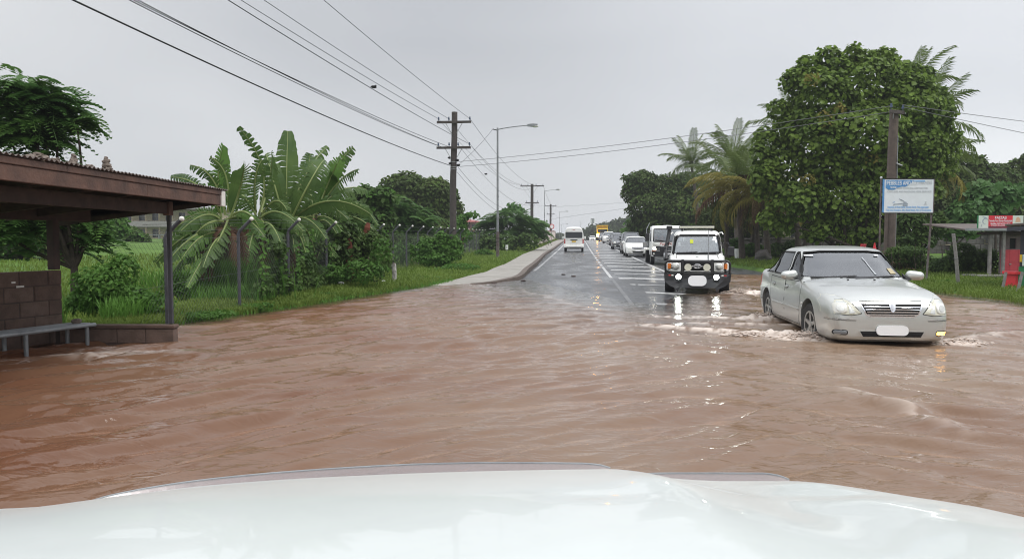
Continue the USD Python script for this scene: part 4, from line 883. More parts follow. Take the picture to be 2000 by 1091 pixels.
part(vn, 'rear_bumper', bx(-2.58, -.92, .40, -2.40, .92, .56, .04), 'white_paint')
part(vn, 'underbody', bx(-2.3, -.7, .24, 2.0, .7, .42), 'seam_black')
part(vn, 'windscreen', patch(S0, rrect(-.78, 1.22, .78, 1.84, .06), 'x', 1, .008, .03, .15), 'window_dark', 35)

# ------------------------------------------------------------------ white flatbed truck at the head of the queue
X, Y, Z = road_pt(1296, 44.0)
tk = thing('flatbed_truck', 'white flatbed truck with red script on its front waiting behind the four wheel drive', 'truck', (X, Y, Z), RH + math.pi - .02)
w = .92
def tprof(zb, zt, hw, x): return [(0, zb), (hw * .95, zb), (hw, zb + .06), (hw, 1.15), (hw * .99, 1.3), (hw * .955, zt - .10), (hw * .93, zt - .03), (hw * .85, zt), (0, zt + .03)]
cabm = man(body_loft([(.95, .55, 2.12, .985 * w), (1.0, .5, 2.16, w), (2.0, .5, 2.17, w), (2.25, .45, 2.06, w), (2.42, .42, 1.65, .995 * w), (2.53, .42, 1.25, .975 * w), (2.56, .44, .95, .93 * w)], tprof))
S0 = unman(cabm)
ws = PY((-.80, 1.28), (.80, 1.28), (.76, 1.98), (-.76, 1.98)).buffer(-.05).buffer(.05); wp_ = prism(ws, 'x', 1.8, 4)
sw = PY((1.15, 1.30), (2.18, 1.26), (2.02, 1.95), (1.15, 1.95))
def csh(d): return man(body_loft([(.95 + d, .55, 2.12 - d, .985 * w - d), (1.1, .5, 2.16 - d, w - d), (2.0 - d, .5, 2.17 - d, w - d), (2.25 - d, .45, 2.06 - d, w - d), (2.42 - d, .42, 1.65, .995 * w - d), (2.53 - d, .42, 1.25, .975 * w - d)], tprof))
body = cabm - (csh(.05) - manifold3d.Manifold.cube([9, 9, 4], True).translate([0, 0, 1.0 - 2])) - wp_ - prism(sw, 'y', -3, 3) - prism(sbox(-.6, 1.3, .6, 1.9), 'x', .5, 1.3)
for s in (1, -1): body = body - arch(1.75, s * .5, s * 1.2, .46, .40)
part(tk, 'cab', unman(body), 'white_paint', 35)
shell = csh(.012) - csh(.018)
part(tk, 'windscreen', unman(shell ^ wp_), 'car_glass', 40)
for q in sorted((shell ^ prism(sw, 'y', -3, 3)).decompose(), key=lambda q: -q.volume())[:2]: part(tk, 'side_window', unman(q), 'dark_glass')
F = lambda poly, m, nm, off=.008, thick=.03, size=.12, label=None: part(tk, nm, patch(S0, poly, 'x', 1, off, thick, size), m, 35, label)
F(ws.buffer(.03).difference(ws.buffer(-.02)), 'seam_black', 'windscreen_border', .004, .012)
F(PY((-.62, .80), (.62, .80), (.70, 1.02), (-.70, 1.02)), 'black_plastic', 'grille', .015)
for z in (.86, .93): F(sbox(-.6, z, .6, z + .02), 'galv_dull', 'grille_bar', .025)
F(rrect(-.90, .44, .90, .76, .03), 'black_plastic', 'bumper', .05, .08)
for s in (1, -1):
    hp = part(tk, 'headlight', patch(S0, mir(PY((.62, .78), (.88, .80), (.88, 1.0), (.68, 1.02)), s), 'x', 1, .012, .03, .08), 'clear_lens', 35)
    part(hp, 'lit_bulb', patch(S0, mir(Point(.74, .89).buffer(.075), s), 'x', 1, .03, .03, .08), 'lit_headlight' if s < 0 else 'lamp_reflector')
    F(mir(sbox(.66, .765, .88, .785), s), 'amber_lens', 'indicator', .02)
    F(mir(Point(.78, .60).buffer(.05), s), 'clear_lens', 'fog_lamp', .06)
    part(tk, 'door_mirror', bx(2.40, s * 1.14 - .11, 1.30, 2.50, s * 1.14 + .11, 1.75, .03), 'black_plastic'); part(tk, 'mirror_arm', tube([(2.1, s * .9, 1.9), (2.4, s * 1.12, 1.85), (2.45, s * 1.13, 1.5)], .015, 6), 'black_steel')
    wheel(tk, 1.75, s * .80, .39, .39, .22, s); wheel(tk, -1.6, s * .74, .39, .39, .4, s)
F(rrect(-.19, .52, .19, .64, .01), 'plate_white', 'number_plate', .08, .03)
tm = textm('JR 436', .07, .004, True)
tm = textm('Fuel In', .15, .006, False, .28); v = tm.vertices; h_ = cast(S0, np.column_stack([v[:, 0] - .12, v[:, 1] + 1.08]), 'x', 1)
part(tk, 'front_lettering', trimesh.Trimesh(np.column_stack([h_ + .006 + v[:, 2], v[:, 0] - .12, v[:, 1] + 1.08]), tm.faces, process=False), 'letter_red', label='red slanted lettering across the cab front')
F(PY((-.70, 1.36), (-.05, 1.27), (-.05, 1.30), (-.70, 1.39)), 'black_plastic', 'wiper', .03, .015)
part(tk, 'dashboard', bx(1.95, -.84, .9, 2.3, .84, 1.26, .05), 'interior_dark')
for y in (-.45, .42): part(tk, 'seat', cat(bx(1.25, y - .26, .9, 1.75, y + .26, 1.1, .05), bx(1.12, y - .25, 1.0, 1.25, y + .25, 1.72, .05)), 'seat_grey')
for k, y in enumerate((-.62, -.30)): part(tk, 'safety_vest', lump((2.05, y, 1.42), .17, 30 + k, 2, (.5, .85, 1.0), .5), 'hivis', True, 'orange safety vest hanging behind the windscreen')
part(tk, 'flatbed', bx(-2.6, -1.05, .92, .85, 1.05, 1.02), 'galv_dull')
part(tk, 'side_board', bx(-2.6, -1.06, 1.02, .85, -1.03, 1.22), 'wall_grey'); part(tk, 'side_board', bx(-2.6, 1.03, 1.02, .85, 1.06, 1.22), 'wall_grey')
part(tk, 'headboard', bx(.78, -1.02, 1.02, .85, 1.02, 1.75), 'galv_dull')
for y in (-.35, .35): part(tk, 'chassis_rail', bx(-2.6, y - .05, .62, 2.1, y + .05, .80), 'black_steel')
part(tk, 'roof_spot_arm', tube([(1.1, -1.08, 1.1), (1.0, -1.08, 2.0), (.9, -.9, 2.35)], .025, 6), 'galv')

# ------------------------------------------------------------------ queue of cars behind the truck, along the right lane up to the crest
GQ = 'queue of cars waiting in the right lane'
def qcar(px, Y, dl, name, label, L, W, H, paint, hf, hr, belt, xw, roof_f, wb, r, g, rear_up, **kw):
    X, Y, Z = road_pt(px, Y); yaw = RH + math.pi
    Xc, Yc = X - math.cos(yaw) * L / 2, Y - math.sin(yaw) * L / 2
    Zc = float(road_z(np.array(Xc), np.array(Yc)))
    return saloon(name, label, (Xc, Yc, Zc), yaw, L, W, H, paint, hf, hr, belt, belt + (.12 if not rear_up else .05), xw, -L / 2 + .72 if not rear_up else -L / 2 + .35, roof_f, -L / 2 + 1.45 if not rear_up else -L / 2 + .6, wb, r, g, rear_up=rear_up, group=GQ, **kw)
qcar(1246, 54, 0, 'waiting_car', 'white hatchback waiting directly behind the flatbed truck', 4.3, 1.74, 1.50, 'white_paint', .80, .99, .96, 1.0, .15, 2.6, .31, .19, True, bars=2)
qcar(1236, 61.5, 0, 'waiting_car', 'dark tall minivan just behind the white hatchback', 4.6, 1.76, 1.83, 'dark_car_paint', .95, 1.10, 1.08, 1.25, .55, 2.7, .33, .2, True)
qcar(1212, 78, 0, 'waiting_car', 'grey people carrier behind the dark minivan', 4.5, 1.75, 1.64, 'grey_car_paint', .88, 1.06, 1.04, 1.2, .35, 2.7, .32, .2, True, bars=4)
qcar(1204.5, 97, 0, 'waiting_car', 'dark blue sport utility between the grey people carrier and the white one', 4.5, 1.80, 1.70, 'navy_car_paint', .98, 1.12, 1.06, .9, .2, 2.65, .35, .24, True, lit='lit_headlight')
qcar(1190, 112, 0, 'waiting_car', 'white sport utility near the crest of the hill', 4.7, 1.84, 1.80, 'white_paint', 1.0, 1.16, 1.10, .9, .2, 2.75, .37, .26, True, lights='lit_headlight' if False else 'clear_lens')
qcar(1178.5, 135, 0, 'waiting_car', 'dark green-grey car between the white sport utility and the lamp flare', 4.4, 1.7, 1.6, 'grey_car_paint', .95, 1.05, 1.0, .9, .2, 2.6, .33, .2, True)
# yellow truck at the crest with an orange work lamp
X, Y, Z = road_pt(1176, 155)
yt = thing('works_truck', 'yellow truck body standing tallest at the crest with a glaring orange lamp', 'truck', (X, Y, Z), RH + math.pi)
part(yt, 'tipper_body', bx(-3.5, -1.15, 1.3, .4, 1.15, 3.1, .08), 'yellow_paint'); part(yt, 'cab', bx(.5, -1.1, .7, 2.4, 1.1, 2.5, .15), 'yellow_paint')
part(yt, 'windscreen', bx(2.4, -.95, 1.5, 2.42, .95, 2.3), 'window_dark'); part(yt, 'bumper', bx(2.3, -1.12, .45, 2.55, 1.12, .85, .04), 'black_plastic'); part(yt, 'tipper_lip', bx(-.1, -1.2, 3.0, .9, 1.2, 3.15, .04), 'yellow_paint')
part(yt, 'tail_gate_rib', bx(.39, -.7, 1.4, .43, -.6, 3.0), 'yellow_paint')
part(yt, 'work_lamp', lump((2.62, -.95, 1.05), .34, 1, 2, (.4, 1, 1), 0), 'lit_orange', True, 'glaring orange lamp')
for x in (1.6, -1.6):
    for s in (1, -1): wheel(yt, x, s * .95, .48, .48, .3, s)
# one more roof showing beyond the crest
qcar(1157, 196, 0, 'waiting_car', 'white roof of a car just showing beyond the crest', 4.4, 1.7, 1.55, 'white_paint', .85, 1.0, .96, 1.0, .15, 2.6, .31, .19, False)
# parked car in the yard behind the fence
Xp = at(925, 455, 92)
saloon('parked_car', 'white car parked in the yard in front of the pink house', (Xp[0], 92, gz(Xp[0], 92) + .1), RH - .9, 4.4, 1.7, 1.45, 'white_paint', .78, .98, .95, 1.05, 1.0, -1.55, .2, -.8, 2.6, .31, .17)

# ------------------------------------------------------------------ bonnet of the vehicle the picture is taken from
own = thing('foreground_vehicle', 'white bonnet with a smoky deflector strip right in the foreground', 'car')
tx = [-200, 0, 60, 140, 200, 300, 400, 550, 700, 850, 1000, 1150, 1190, 1225, 1260, 1300, 1420, 1540, 1640, 1720, 1800, 1900, 2000, 2200]
ty = [1010, 993, 990, 984, 975, 960, 948, 936, 928, 922, 918, 915.5, 915, 917.5, 924, 932, 938.5, 938.5, 948, 963, 982, 1020, 1062, 1190]
sil = PchipInterpolator(tx, ty)
bxs = np.linspace(-1.62, 1.62, 200); bt = np.concatenate([np.linspace(0.55, 1.9, 70), np.linspace(1.91, 2.30, 60)])
BX, BT = np.meshgrid(bxs, bt)
def front_y(x): return -0.13 * (np.abs(x) / .8) ** 2.2 * .8
BYv = BT + front_y(BX) * np.clip((BT - .6) / 1.4, 0, 1)
roll = np.clip(BT - 2.0, 0, None)
BZ = 0.99 - .10 * (BT - 1) - .075 * (BT - 1) ** 2 - 1.3 * roll ** 2 - 4.5 * roll ** 3
BZ -= .10 * np.clip(np.abs(BX) - .95, 0, 1) ** 1.6
# crease valley right of the centre bulge
xc = np.interp(BT, [.5, 1.2, 1.6, 1.95, 2.3], [.55, .50, .47, .33, .20])
BZ -= .018 / (1 + np.exp(-(BX - xc) / .035)) * np.clip((BT - .9) / .5, 0, 1) * np.exp(-np.clip(BX - xc - .1, 0, 9) / .5)
for (cx, cy, rx, ry_, dz) in ((.30, 1.62, .07, .12, .006), (.72, 1.80, .10, .05, .005), (.72, 1.62, .12, .06, -.006), (.95, 1.55, .10, .10, .004), (.18, 1.45, .10, .05, -.003)):
    BZ += dz * np.exp(-((BX - cx) / rx) ** 2 - ((BYv - cy) / ry_) ** 2)
for _ in range(3):
    s_ = (BZ - EYE) / BYv; k = s_.argmax(0); cols = np.arange(BX.shape[1]); Ys, Xs_ = BYv[k, cols], BX[k, cols]
    px = 1000 + F_PX * Xs_ / (Ys * 1.0017 - (BZ[k, cols] - EYE) * .0517)
    tgt = np.array([at(p, q, y)[2] for p, q, y in zip(px, sil(np.clip(px, -200, 2200)), Ys)])
    d = np.clip(tgt - BZ[k, cols], -.25, .25); BZ += d[None] * np.clip((BT - .3) / 1.5, 0, 1.1)
v = np.stack([BX, BYv, BZ], -1); nX, nT = len(bxs), len(bt)
i, j = np.meshgrid(np.arange(nT - 1), np.arange(nX - 1), indexing='ij'); k0 = (i * nX + j).ravel()
f = np.vstack([np.stack([k0, k0 + 1, k0 + nX + 1], 1), np.stack([k0, k0 + nX + 1, k0 + nX], 1)])
part(own, 'bonnet', trimesh.Trimesh(v.reshape(-1, 3), f, process=False), 'bonnet_paint', True)
# the bonnet edge turned down and the nose below it
edge = v[-1]; nose = np.stack([edge, edge + [0, .03, -.10], edge + [0, .02, -.45], edge + [0, -.06, -.70], edge + [0, -.3, -.75]])
n2 = nose.reshape(-1, 3); i, j = np.meshgrid(np.arange(4), np.arange(nX - 1), indexing='ij'); k0 = (i * nX + j).ravel()
part(own, 'nose_panel', trimesh.Trimesh(n2, np.vstack([np.stack([k0, k0 + 1, k0 + nX + 1], 1), np.stack([k0, k0 + nX + 1, k0 + nX], 1)]), process=False), 'bonnet_paint', True)
for s in (0, -1):
    e = v[:, s]; q = np.stack([e, e + [0.02 if s else -.02, 0, -.12], e + [0.02 if s else -.02, 0, -.75]]).reshape(-1, 3); i, j = np.meshgrid(np.arange(2), np.arange(nT - 1), indexing='ij'); k0 = (i * nT + j).ravel()
    part(own, 'fender', trimesh.Trimesh(q, np.vstack([np.stack([k0, k0 + 1, k0 + nT + 1], 1), np.stack([k0, k0 + nT + 1, k0 + nT], 1)]), process=False), 'bonnet_paint', True)
def defl(p0, p1, pts):
    P = PchipInterpolator([a for a, b in pts], [b for a, b in pts]); q = np.linspace(p0, p1, 60); top, bot = [], []
    for p in q:
        x = (p - 1000) / F_PX * 2.2; Yd = 2.24 + float(front_y(np.array(x)))
        a = at(p, float(P(p)), Yd + .02); b = at(p, float(P(p)), Yd); col = np.abs(bxs - b[0]).argmin(); zb = np.interp(Yd - .05, BYv[:, col], BZ[:, col]) - .06
        top.append(a); bot.append([b[0], Yd - .05, min(zb, a[2] - .03)])
    top, bot = np.array(top), np.array(bot); n = len(q); bk = [0, .006, 0]; V = np.vstack([top, bot, top + bk, bot + bk]); k = np.arange(n - 1)
    f = np.vstack([np.stack([k, k + 1, n + k + 1], 1), np.stack([k, n + k + 1, n + k], 1), np.stack([2 * n + k, 3 * n + k + 1, 2 * n + k + 1], 1), np.stack([2 * n + k, 3 * n + k, 3 * n + k + 1], 1), np.stack([k, 2 * n + k, 2 * n + k + 1], 1), np.stack([k, 2 * n + k + 1, k + 1], 1)])
    part(own, 'bonnet_deflector', trimesh.Trimesh(V, f, process=False), 'smoke_plastic')
    part(own, 'deflector_lip', tube(top + [0, .003, .001], .0028, 6), 'galv_dull', True)
defl(168, 1192, [(168, 982), (215, 968), (420, 935), (660, 915), (830, 906.5), (960, 904), (1140, 905.5), (1175, 909), (1192, 914)])
defl(1240, 1542, [(1240, 927), (1262, 925.5), (1320, 924.5), (1490, 925), (1520, 929), (1542, 937)])
for s in (1, -1):
    h = holder(own, 'wheel', loc=(s * .98, .9, .24)); UsdGeom.Xform(stage.GetPrimAtPath(h)).AddRotateZOp().Set(90)
    part(h, 'tyre', revolve_y([(.24, -.11), (.34, -.13), (.38, -.08), (.38, .08), (.34, .13), (.24, .11)], 32), 'rubber', 40); part(h, 'rim', cyl((0, -.08, 0), (0, .08, 0), .245, 24), 'alloy')
# ------------------------------------------------------------------ bus shelter on the left
sh = thing('bus_shelter', 'brown timber and block bus shelter standing in the flood water', 'bus shelter')
def fx(Y, x0): return x0 + 0.025 * Y
def along(x0, x1, y0, y1, z0, z1, ch=.006):
    """a board running with the shelter, between offsets x0 and x1 from its front line"""
    b = bx(0, y0, z0, x1 - x0, y1, z1, ch); v = b.vertices.copy(); v[:, 0] += fx(v[:, 1], x0); return trimesh.Trimesh(v, b.faces, process=False)
XF = -4.57
def skew(x_end, y_end, d0, d1, y0, y1, z0, z1, ch=.006, sl=.35):
    b = bx(d0, y0, z0, d1, y1, z1, ch); v = b.vertices.copy(); v[:, 0] += x_end - sl * (y_end - v[:, 1]); return trimesh.Trimesh(v, b.faces, process=False)
WX0, WY0 = -6.33, 10.42   # end of the rear wall
for y0, y1 in ((1.6, 5.2), (5.206, 8.9), (8.906, 11.0)):
    part(sh, 'fascia_board', along(XF - .045, XF, y0, y1, 1.945, 2.088), 'wood_fascia')
for y0, y1 in ((1.6, 7.35), (7.356, 11.0)):
    part(sh, 'fascia_capping', along(XF - .040, XF + .010, y0, y1, 2.092, 2.158), 'wood_fascia')
part(sh, 'fascia_end', along(XF - .06, XF + .02, 11.004, 11.12, 1.93, 2.155), 'white_trim', label='white painted fascia end')
part(sh, 'front_beam', along(XF - .50, XF - .43, 1.6, 10.38, 1.79, 1.945), 'wood_dark')
part(sh, 'beam_block', along(XF - .49, XF - .40, 10.24, 10.36, 1.77, 1.96), 'wood_fascia')
part(sh, 'rear_beam', skew(WX0, WY0, -.10, .0, 4.6, 10.9, 1.70, 1.90), 'wood_dark')
for y in np.arange(2.0, 11.01, .9):
    part(sh, 'rafter', trimesh.convex.convex_hull(np.array([(fx(y, XF) - a, y + d, z) for a, z0 in ((.05, 2.13), (2.55, 1.80)) for d in (0, .05) for z in (z0, z0 - .11)])), 'wood_dark')
part(sh, 'end_barge', trimesh.convex.convex_hull(np.array([(fx(y, XF) - a, y, z) for a, z0 in ((.06, 2.15), (2.55, 1.82)) for y in (11.0, 11.04) for z in (z0, z0 - .2)])), 'wood_dark')
for k, y0 in enumerate(np.arange(1.5, 11.2, .76)):
    y1 = min(y0 + .80, 11.2); n = int((y1 - y0) / .0095) + 2; ys_ = np.linspace(y0, y1, n); wv = .0105 * np.sin(ys_ * 2 * np.pi / .076)
    zf = lambda a: 2.178 - .133 * a
    top = np.array([[(fx(y, XF) + .03 - a, y, zf(a) + h + .003 * (k % 2)) for y, h in zip(ys_, wv)] for a in (0, 2.6)])
    V = np.vstack([top.reshape(-1, 3), top.reshape(-1, 3) - [0, 0, .004]]); i = np.arange(n - 1); N = 2 * n
    f = np.vstack([np.stack([i, i + n, i + n + 1], 1), np.stack([i, i + n + 1, i + 1], 1), np.stack([N + i, N + i + n + 1, N + i + n], 1), np.stack([N + i, N + i + 1, N + i + n + 1], 1), np.stack([i, i + 1, N + i + 1], 1), np.stack([i, N + i + 1, N + i], 1)])
    part(sh, 'roof_sheet', trimesh.Trimesh(V, f, process=False), 'corrugated')
part(sh, 'front_post', along(XF - .455, XF - .405, 10.27, 10.32, .27, 1.79), 'post_dark')
part(sh, 'rear_post', skew(WX0, WY0, -.10, .0, 10.32, 10.41, 1.02, 1.72), 'wood_dark')
# rear wall of blocks, low end wall
wl = holder(sh, 'rear_wall'); part(wl, 'mortar_core', skew(WX0, WY0, -.135, -.005, 6.6, 10.415, -.3, 1.0), 'mortar')
k = 0
for r_, z in enumerate(np.arange(-.225, .9, .207)):
    y1 = 10.42; first = .195 if r_ % 2 else .395
    while y1 > 6.9:
        y0 = y1 - first; first = .395
        part(wl, 'block', skew(WX0, WY0, -.14 - .002 * (k % 3), .0 + .003 * ((k * 7) % 3), y0 + .004, y1 - .004, z, z + .197, .008), ('block', 'block_pale', 'block')[(k * 5 + r_) % 3]); y1 = y0; k += 1
for i, (y, z, L) in enumerate(((9.72, .86, .05), (9.78, .80, .10))): part(sh, 'paint_smear', skew(WX0, WY0, .008, .014, y, y + L, z, z + .025, 0), 'white_trim')
lw = holder(sh, 'low_end_wall'); part(lw, 'mortar_core', bx(-6.30, 10.19, -.3, -4.70, 10.31, .20), 'mortar')
for r_, z in enumerate((-.20, .01)):
    x1 = -4.66; first = .395 if r_ else .195
    while x1 > -6.2:
        x0 = max(x1 - first, -6.32); first = .395; part(lw, 'block', bx(x0 + .004, 10.18, z, x1 - .004, 10.32, z + .197, .008), ('block', 'block_pale')[(int(x1 * 10) + r_) % 2]); x1 = x0
part(lw, 'coping', bx(-6.32, 10.17, .213, -4.65, 10.33, .262, .01), 'block')
# bench of pipes
bn = thing('bench', 'grey pipe slat bench under the bus shelter', 'bench')
BE = (-5.72, 10.14)
for k, d in enumerate(np.linspace(-.30, -.06, 5)): part(bn, 'slat', skew(*BE, d - .028, d + .018, 6.0, 10.12, .285, .305, .006), 'galv_dull')
def bpt(d, y): return BE[0] - .35 * (BE[1] - y) + d
part(bn, 'front_rail', tube([(bpt(0, 6), 6, .275), (bpt(0, 10.14), 10.14, .275)], .026, 10), 'galv_dull', True)
for y in (7.9, 9.22, 10.05):
    part(bn, 'leg', cyl((bpt(-.03, y), y, -.25), (bpt(-.03, y), y, .27), .026, 12), 'galv_dull', 40); part(bn, 'leg', cyl((bpt(-.30, y), y, -.25), (bpt(-.30, y), y, .28), .026, 12), 'galv_dull', 40)
    part(bn, 'cross_bar', cyl((bpt(-.33, y), y, .262), (bpt(0, y), y, .262), .016, 8), 'galv_dull', 40)
single('stone', lump((bpt(-.12, 10.0), 10.0, .335), .05, 4, 2, (1.3, 1.2, .8)), 'rubble', 'small pale stone lying on the far end of the pipe bench', 'stone', smooth=True)

GR = 'lumps of rubble on the shelter roof edge'
rub = [(78, .055, .8, 'flat pale lump of rubble on the shelter roof, furthest left'), (92, .085, .8, 'ragged wide lump of rubble on the roof, second from the left'), (108, .05, .7, 'flat edge piece of rubble beside the ragged wide lump on the roof'), (122, .06, .8, 'small brown rubble lump on the roof left of the tall dark stub'), (178, .05, .5, 'thin flat slab of rubble right of the tall dark stub on the roof'), (191, .05, .9, 'small block of pale rubble in the gap between the two tall stacks on the roof'), (233, .045, .6, 'little flat chip of rubble right of the tallest stack on the roof')]
for k, (px, r_, sq, lb) in enumerate(rub):
    Yr = 4.57 / ((1000 - px) / F_PX + .025); single('rubble_lump', lump((fx(Yr, XF) - .05, Yr, 2.172 + r_ * sq * .40), r_ * .78, 50 + k, 2, (1.0, 1.35, sq * .8), .6), 'rubble', lb, 'rubble', GR)
for px, pieces, lb in ((157, [(0, .055, .6, .02), (0.02, .045, .8, .055), (.02, .028, 1.2, .105)], 'tall dark stub of rubble on a flat base, middle of the shelter roof'), (222, [(0, .062, .6, .02), (.01, .055, .8, .065), (.0, .045, .9, .115), (-.01, .022, 1.1, .16)], 'tallest rubble stack on the shelter roof with a pale tip, right of the others')):
    Yr = 4.57 / ((1000 - px) / F_PX + .025); t = thing('rubble_stack', lb, 'rubble', (fx(Yr, XF) - .05, Yr, 2.18), 0, GR)
    for k, (dy, r_, sq, z) in enumerate(pieces): part(t, 'piece', lump((0, dy, z * .85), r_ * .82, 70 + k + px, 2, (1, 1.1, sq), .6), 'rubble')

# ------------------------------------------------------------------ poles, lamps, wires
def insulator(parent, x, y, z, s=1.0):
    part(parent, 'insulator', cat(cyl((x, y, z), (x, y, z + .12 * s), .02 * s, 6), cyl((x, y, z + .08 * s), (x, y, z + .15 * s), .055 * s, 8), cyl((x, y, z + .15 * s), (x, y, z + .24 * s), .04 * s, 8)), 'insulator', 40)
def power_pole(label, X, Y, Zb, Zt, r0, r1, arms, m='pole_wood', group=None, lean=0.0, ins=True, ax=(0.996, -0.09)):
    t = thing('power_pole', label, 'utility pole', (X, Y, Zb), 0, group); h = Zt - Zb; rr_ = np.linspace(r0, r1, 8); zz = np.linspace(0, h, 8)
    part(t, 'pole', tube(np.column_stack([lean * zz / h + .02 * np.sin(zz), zz * 0, zz]), rr_, 12), m, 40)
    d = np.array([ax[0], ax[1], 0])
    for (za, hl, offs) in arms:
        z = za - Zb; c = np.array([lean * z / h, -r1 - .05, z]); A, B = c - d * hl, c + d * hl
        part(t, 'crossarm', trimesh.convex.convex_hull(np.array([p + np.array([0, dy, dz]) for p in (A, B) for dy in (-.05, .05) for dz in (-.07, .07)])), 'pole_wood')
        for s in (-1, 1): part(t, 'brace', tube([c + d * s * hl * .48 + [0, .0, -.07], c + np.array([s * r1 * .9, 0, -.62 * hl])], .018, 5), 'galv_dull')
        for o in offs: p = c + d * o; insulator(t, p[0], p[1], p[2] + .07)
    return t
P1 = np.array([-3.70, 46.0]); RD = np.array([-.09, -.996]); 
pole1 = power_pole('tallest dark timber power pole with two crossarms behind the mesh fence', P1[0], P1[1], .2, 9.29, .22, .175, [(8.65, 1.06, (-.95, -.32, .98)), (7.10, 1.06, (-.95, -.28, .28, .98))], lean=.17)
for z, dx in ((5.95, -.2), (5.85, .28), (6.15, .22), (6.3, -.25)): part(pole1, 'cable_clamp', lump((.12 + dx, -.12, z), .10, int(z * 100), 1, (1.2, .8, .8), .3), 'seam_black')
for z in (6.05, 5.75, 5.6): part(pole1, 'steel_band', tube([(.11 + .20 * math.cos(a), .20 * math.sin(a), z) for a in np.linspace(0, 2 * np.pi, 17)], .015, 5, False), 'galv')
pole2 = power_pole('middle dark power pole with a wide crossarm above a short one', 2.95, 110, .9, 9.75, .26, .20, [(9.45, 1.75, (-1.6, -.6, .6, 1.6)), (7.0, 1.0, (-.8, .8))])
pole3 = power_pole('third power pole, a small dark one with two crossarms near the hill crest', 9.75, 188, 1.2, 10.6, .26, .22, [(10.2, 1.45, (-1.3, 1.3)), (8.1, 1.0, (-.8, .8))])
pole4 = power_pole('farthest tiny power pole left of the red and white fence top', 11.0, 265, -1, 7.4, .3, .28, [(7.1, 1.6, ())])
XR_, YR_ = at(1742, 300, 30)[0], 30.0
pole5 = power_pole('stout brown power pole behind the blue and white sign board', XR_, YR_, .2, 6.62, .215, .165, [(6.52, .42, (-.35, .35))], 'pole_wood_brown', lean=.05, ax=(.9, .45))
part(pole5, 'pole_bracket', cat(tube([(.10, -.18, 4.3), (.30, -.25, 4.2)], .03, 6)), 'galv_dull'); part(pole5, 'conduit', tube([(.17, -.12, .2), (.16, -.14, 3.6), (.15, -.13, 5.4)], .022, 6), 'galv_dull')
part(pole5, 'splint', tube([(-.21, -.08, .1), (-.19, -.08, 2.7)], .07, 8), 'pole_wood_brown'); part(pole5, 'number_tag', bx(.0, -.20, 3.3, .10, -.185, 3.42), 'galv')
def street_lamp(label, X, Y, Zb, H_, arm, s=1.0):
    t = thing('street_lamp', label, 'street lamp', (X, Y, Zb), 0, 'street lamps along the left side')
    part(t, 'base_column', tube([(0, 0, 0), (0, 0, 1.9)], .105, 12), 'rust_steel', 40); part(t, 'column', tube([(0, 0, 1.9), (0, 0, H_)], [.075, .055], 10), 'galv_dull', 40)
    part(t, 'arm', tube(bez((0, 0, H_ - .1), (.4 * arm, 0, H_ + .10), (arm - .3, 0, H_ + .16), 6), .032, 8), 'galv_dull', True)
    hd = trimesh.convex.convex_hull(np.array([(arm - .40, y, H_ + z) for y in (-.07, .07) for z in (.10, .22)] + [(arm - .1, y, H_ + z) for y in (-.13, .13) for z in (.08, .26)] + [(arm + .25, y, H_ + z) for y in (-.10, .10) for z in (.14, .24)])); part(t, 'lamp_head', hd, 'galv_dull')
    part(t, 'lamp_bowl', lump((arm + .10, 0, H_ + .10), .14, 1, 2, (1.5, .8, .55), 0), 'clear_lens', True)
    for z in (1.25, 1.45): part(t, 'band', cyl((0, 0, z), (0, 0, z + .05), .112, 12), 'seam_black')
    return t
lamp1 = street_lamp('nearest and tallest grey street lamp on the verge beside the footpath', -.92, 47.8, .10, 8.5, 2.3)
lamp2 = street_lamp('second street lamp, left of the middle power pole', 5.6, 128, 1.2, 8.8, 2.3)
lamp3 = street_lamp('third street lamp above the white van', 14.1, 222, .6, 9.4, 2.3)
lamp4 = street_lamp('fourth and farthest street lamp just left of the van roof', 19.9, 300, -1.0, 9.0, 2.4)
part(lamp1, 'cable_bracket', tube([(-.02, 0, 8.35), (-.32, 0, 8.42)], .03, 6), 'seam_black')
# wires
GW = 'overhead power wires'
def wire(pts, r, label, sag=0.0, m='wire', n=24):
    pts = [np.asarray(p, float) for p in pts]; out = []
    for a, b in zip(pts[:-1], pts[1:]):
        t_ = np.linspace(0, 1, n)[:, None]; q = a + (b - a) * t_; L = np.linalg.norm(b - a); q[:, 2] -= (4 * t_ * (1 - t_))[:, 0] * sag * (L / 40) ** 2; out.append(q if not out else q[1:])
    single('power_wire', tube(np.vstack(out), r, 4), m, label, 'wire', GW)
def toward(p, px, py, Yd):   # from p through the line of sight of a pixel and on to behind the viewer
    q = at(px, py, Yd); return [p, q, q + (q - p) * (Yd + 12) / max(1, (p[1] - Yd)) * 1.0]
I1 = lambda dx, z: np.array([P1[0] + .15 + dx, P1[1] - .25, z])
wire(toward(I1(-.95, 8.85), 470, 0, 23), .012, 'wire running from the upper crossarm left end to the upper left', .25)
wire(toward(I1(-.32, 8.85), 515, 0, 23), .012, 'wire running from the upper crossarm beside the pole to the upper left', .25)
wire(toward(I1(.98, 8.85), 632, 0, 22.5), .012, 'wire running from the upper crossarm right end up to the top edge, the rightmost one', .25)
wire(toward(I1(.98, 7.3), 445, 0, 18.5), .014, 'wire with a dark lump on it, running from the lower crossarm right end', .25)
for k, (dx, px) in enumerate(((-.95, 252), (-.28, 260), (-.60, 268))): wire(toward(I1(dx, 7.2 - .06 * k), px, 0, 16.5), .013, ('lowest', 'middle', 'upper')[k] + ' wire of the bunched three that reach the lower crossarm from the left', .30)
wire(toward(I1(-.25, 6.02), 142, 0, 14.0), .020, 'thick low service cable running from the pole clamp to the far upper left', .30)
I2 = lambda dx, z: np.array([2.95 + dx, 109.7, z])
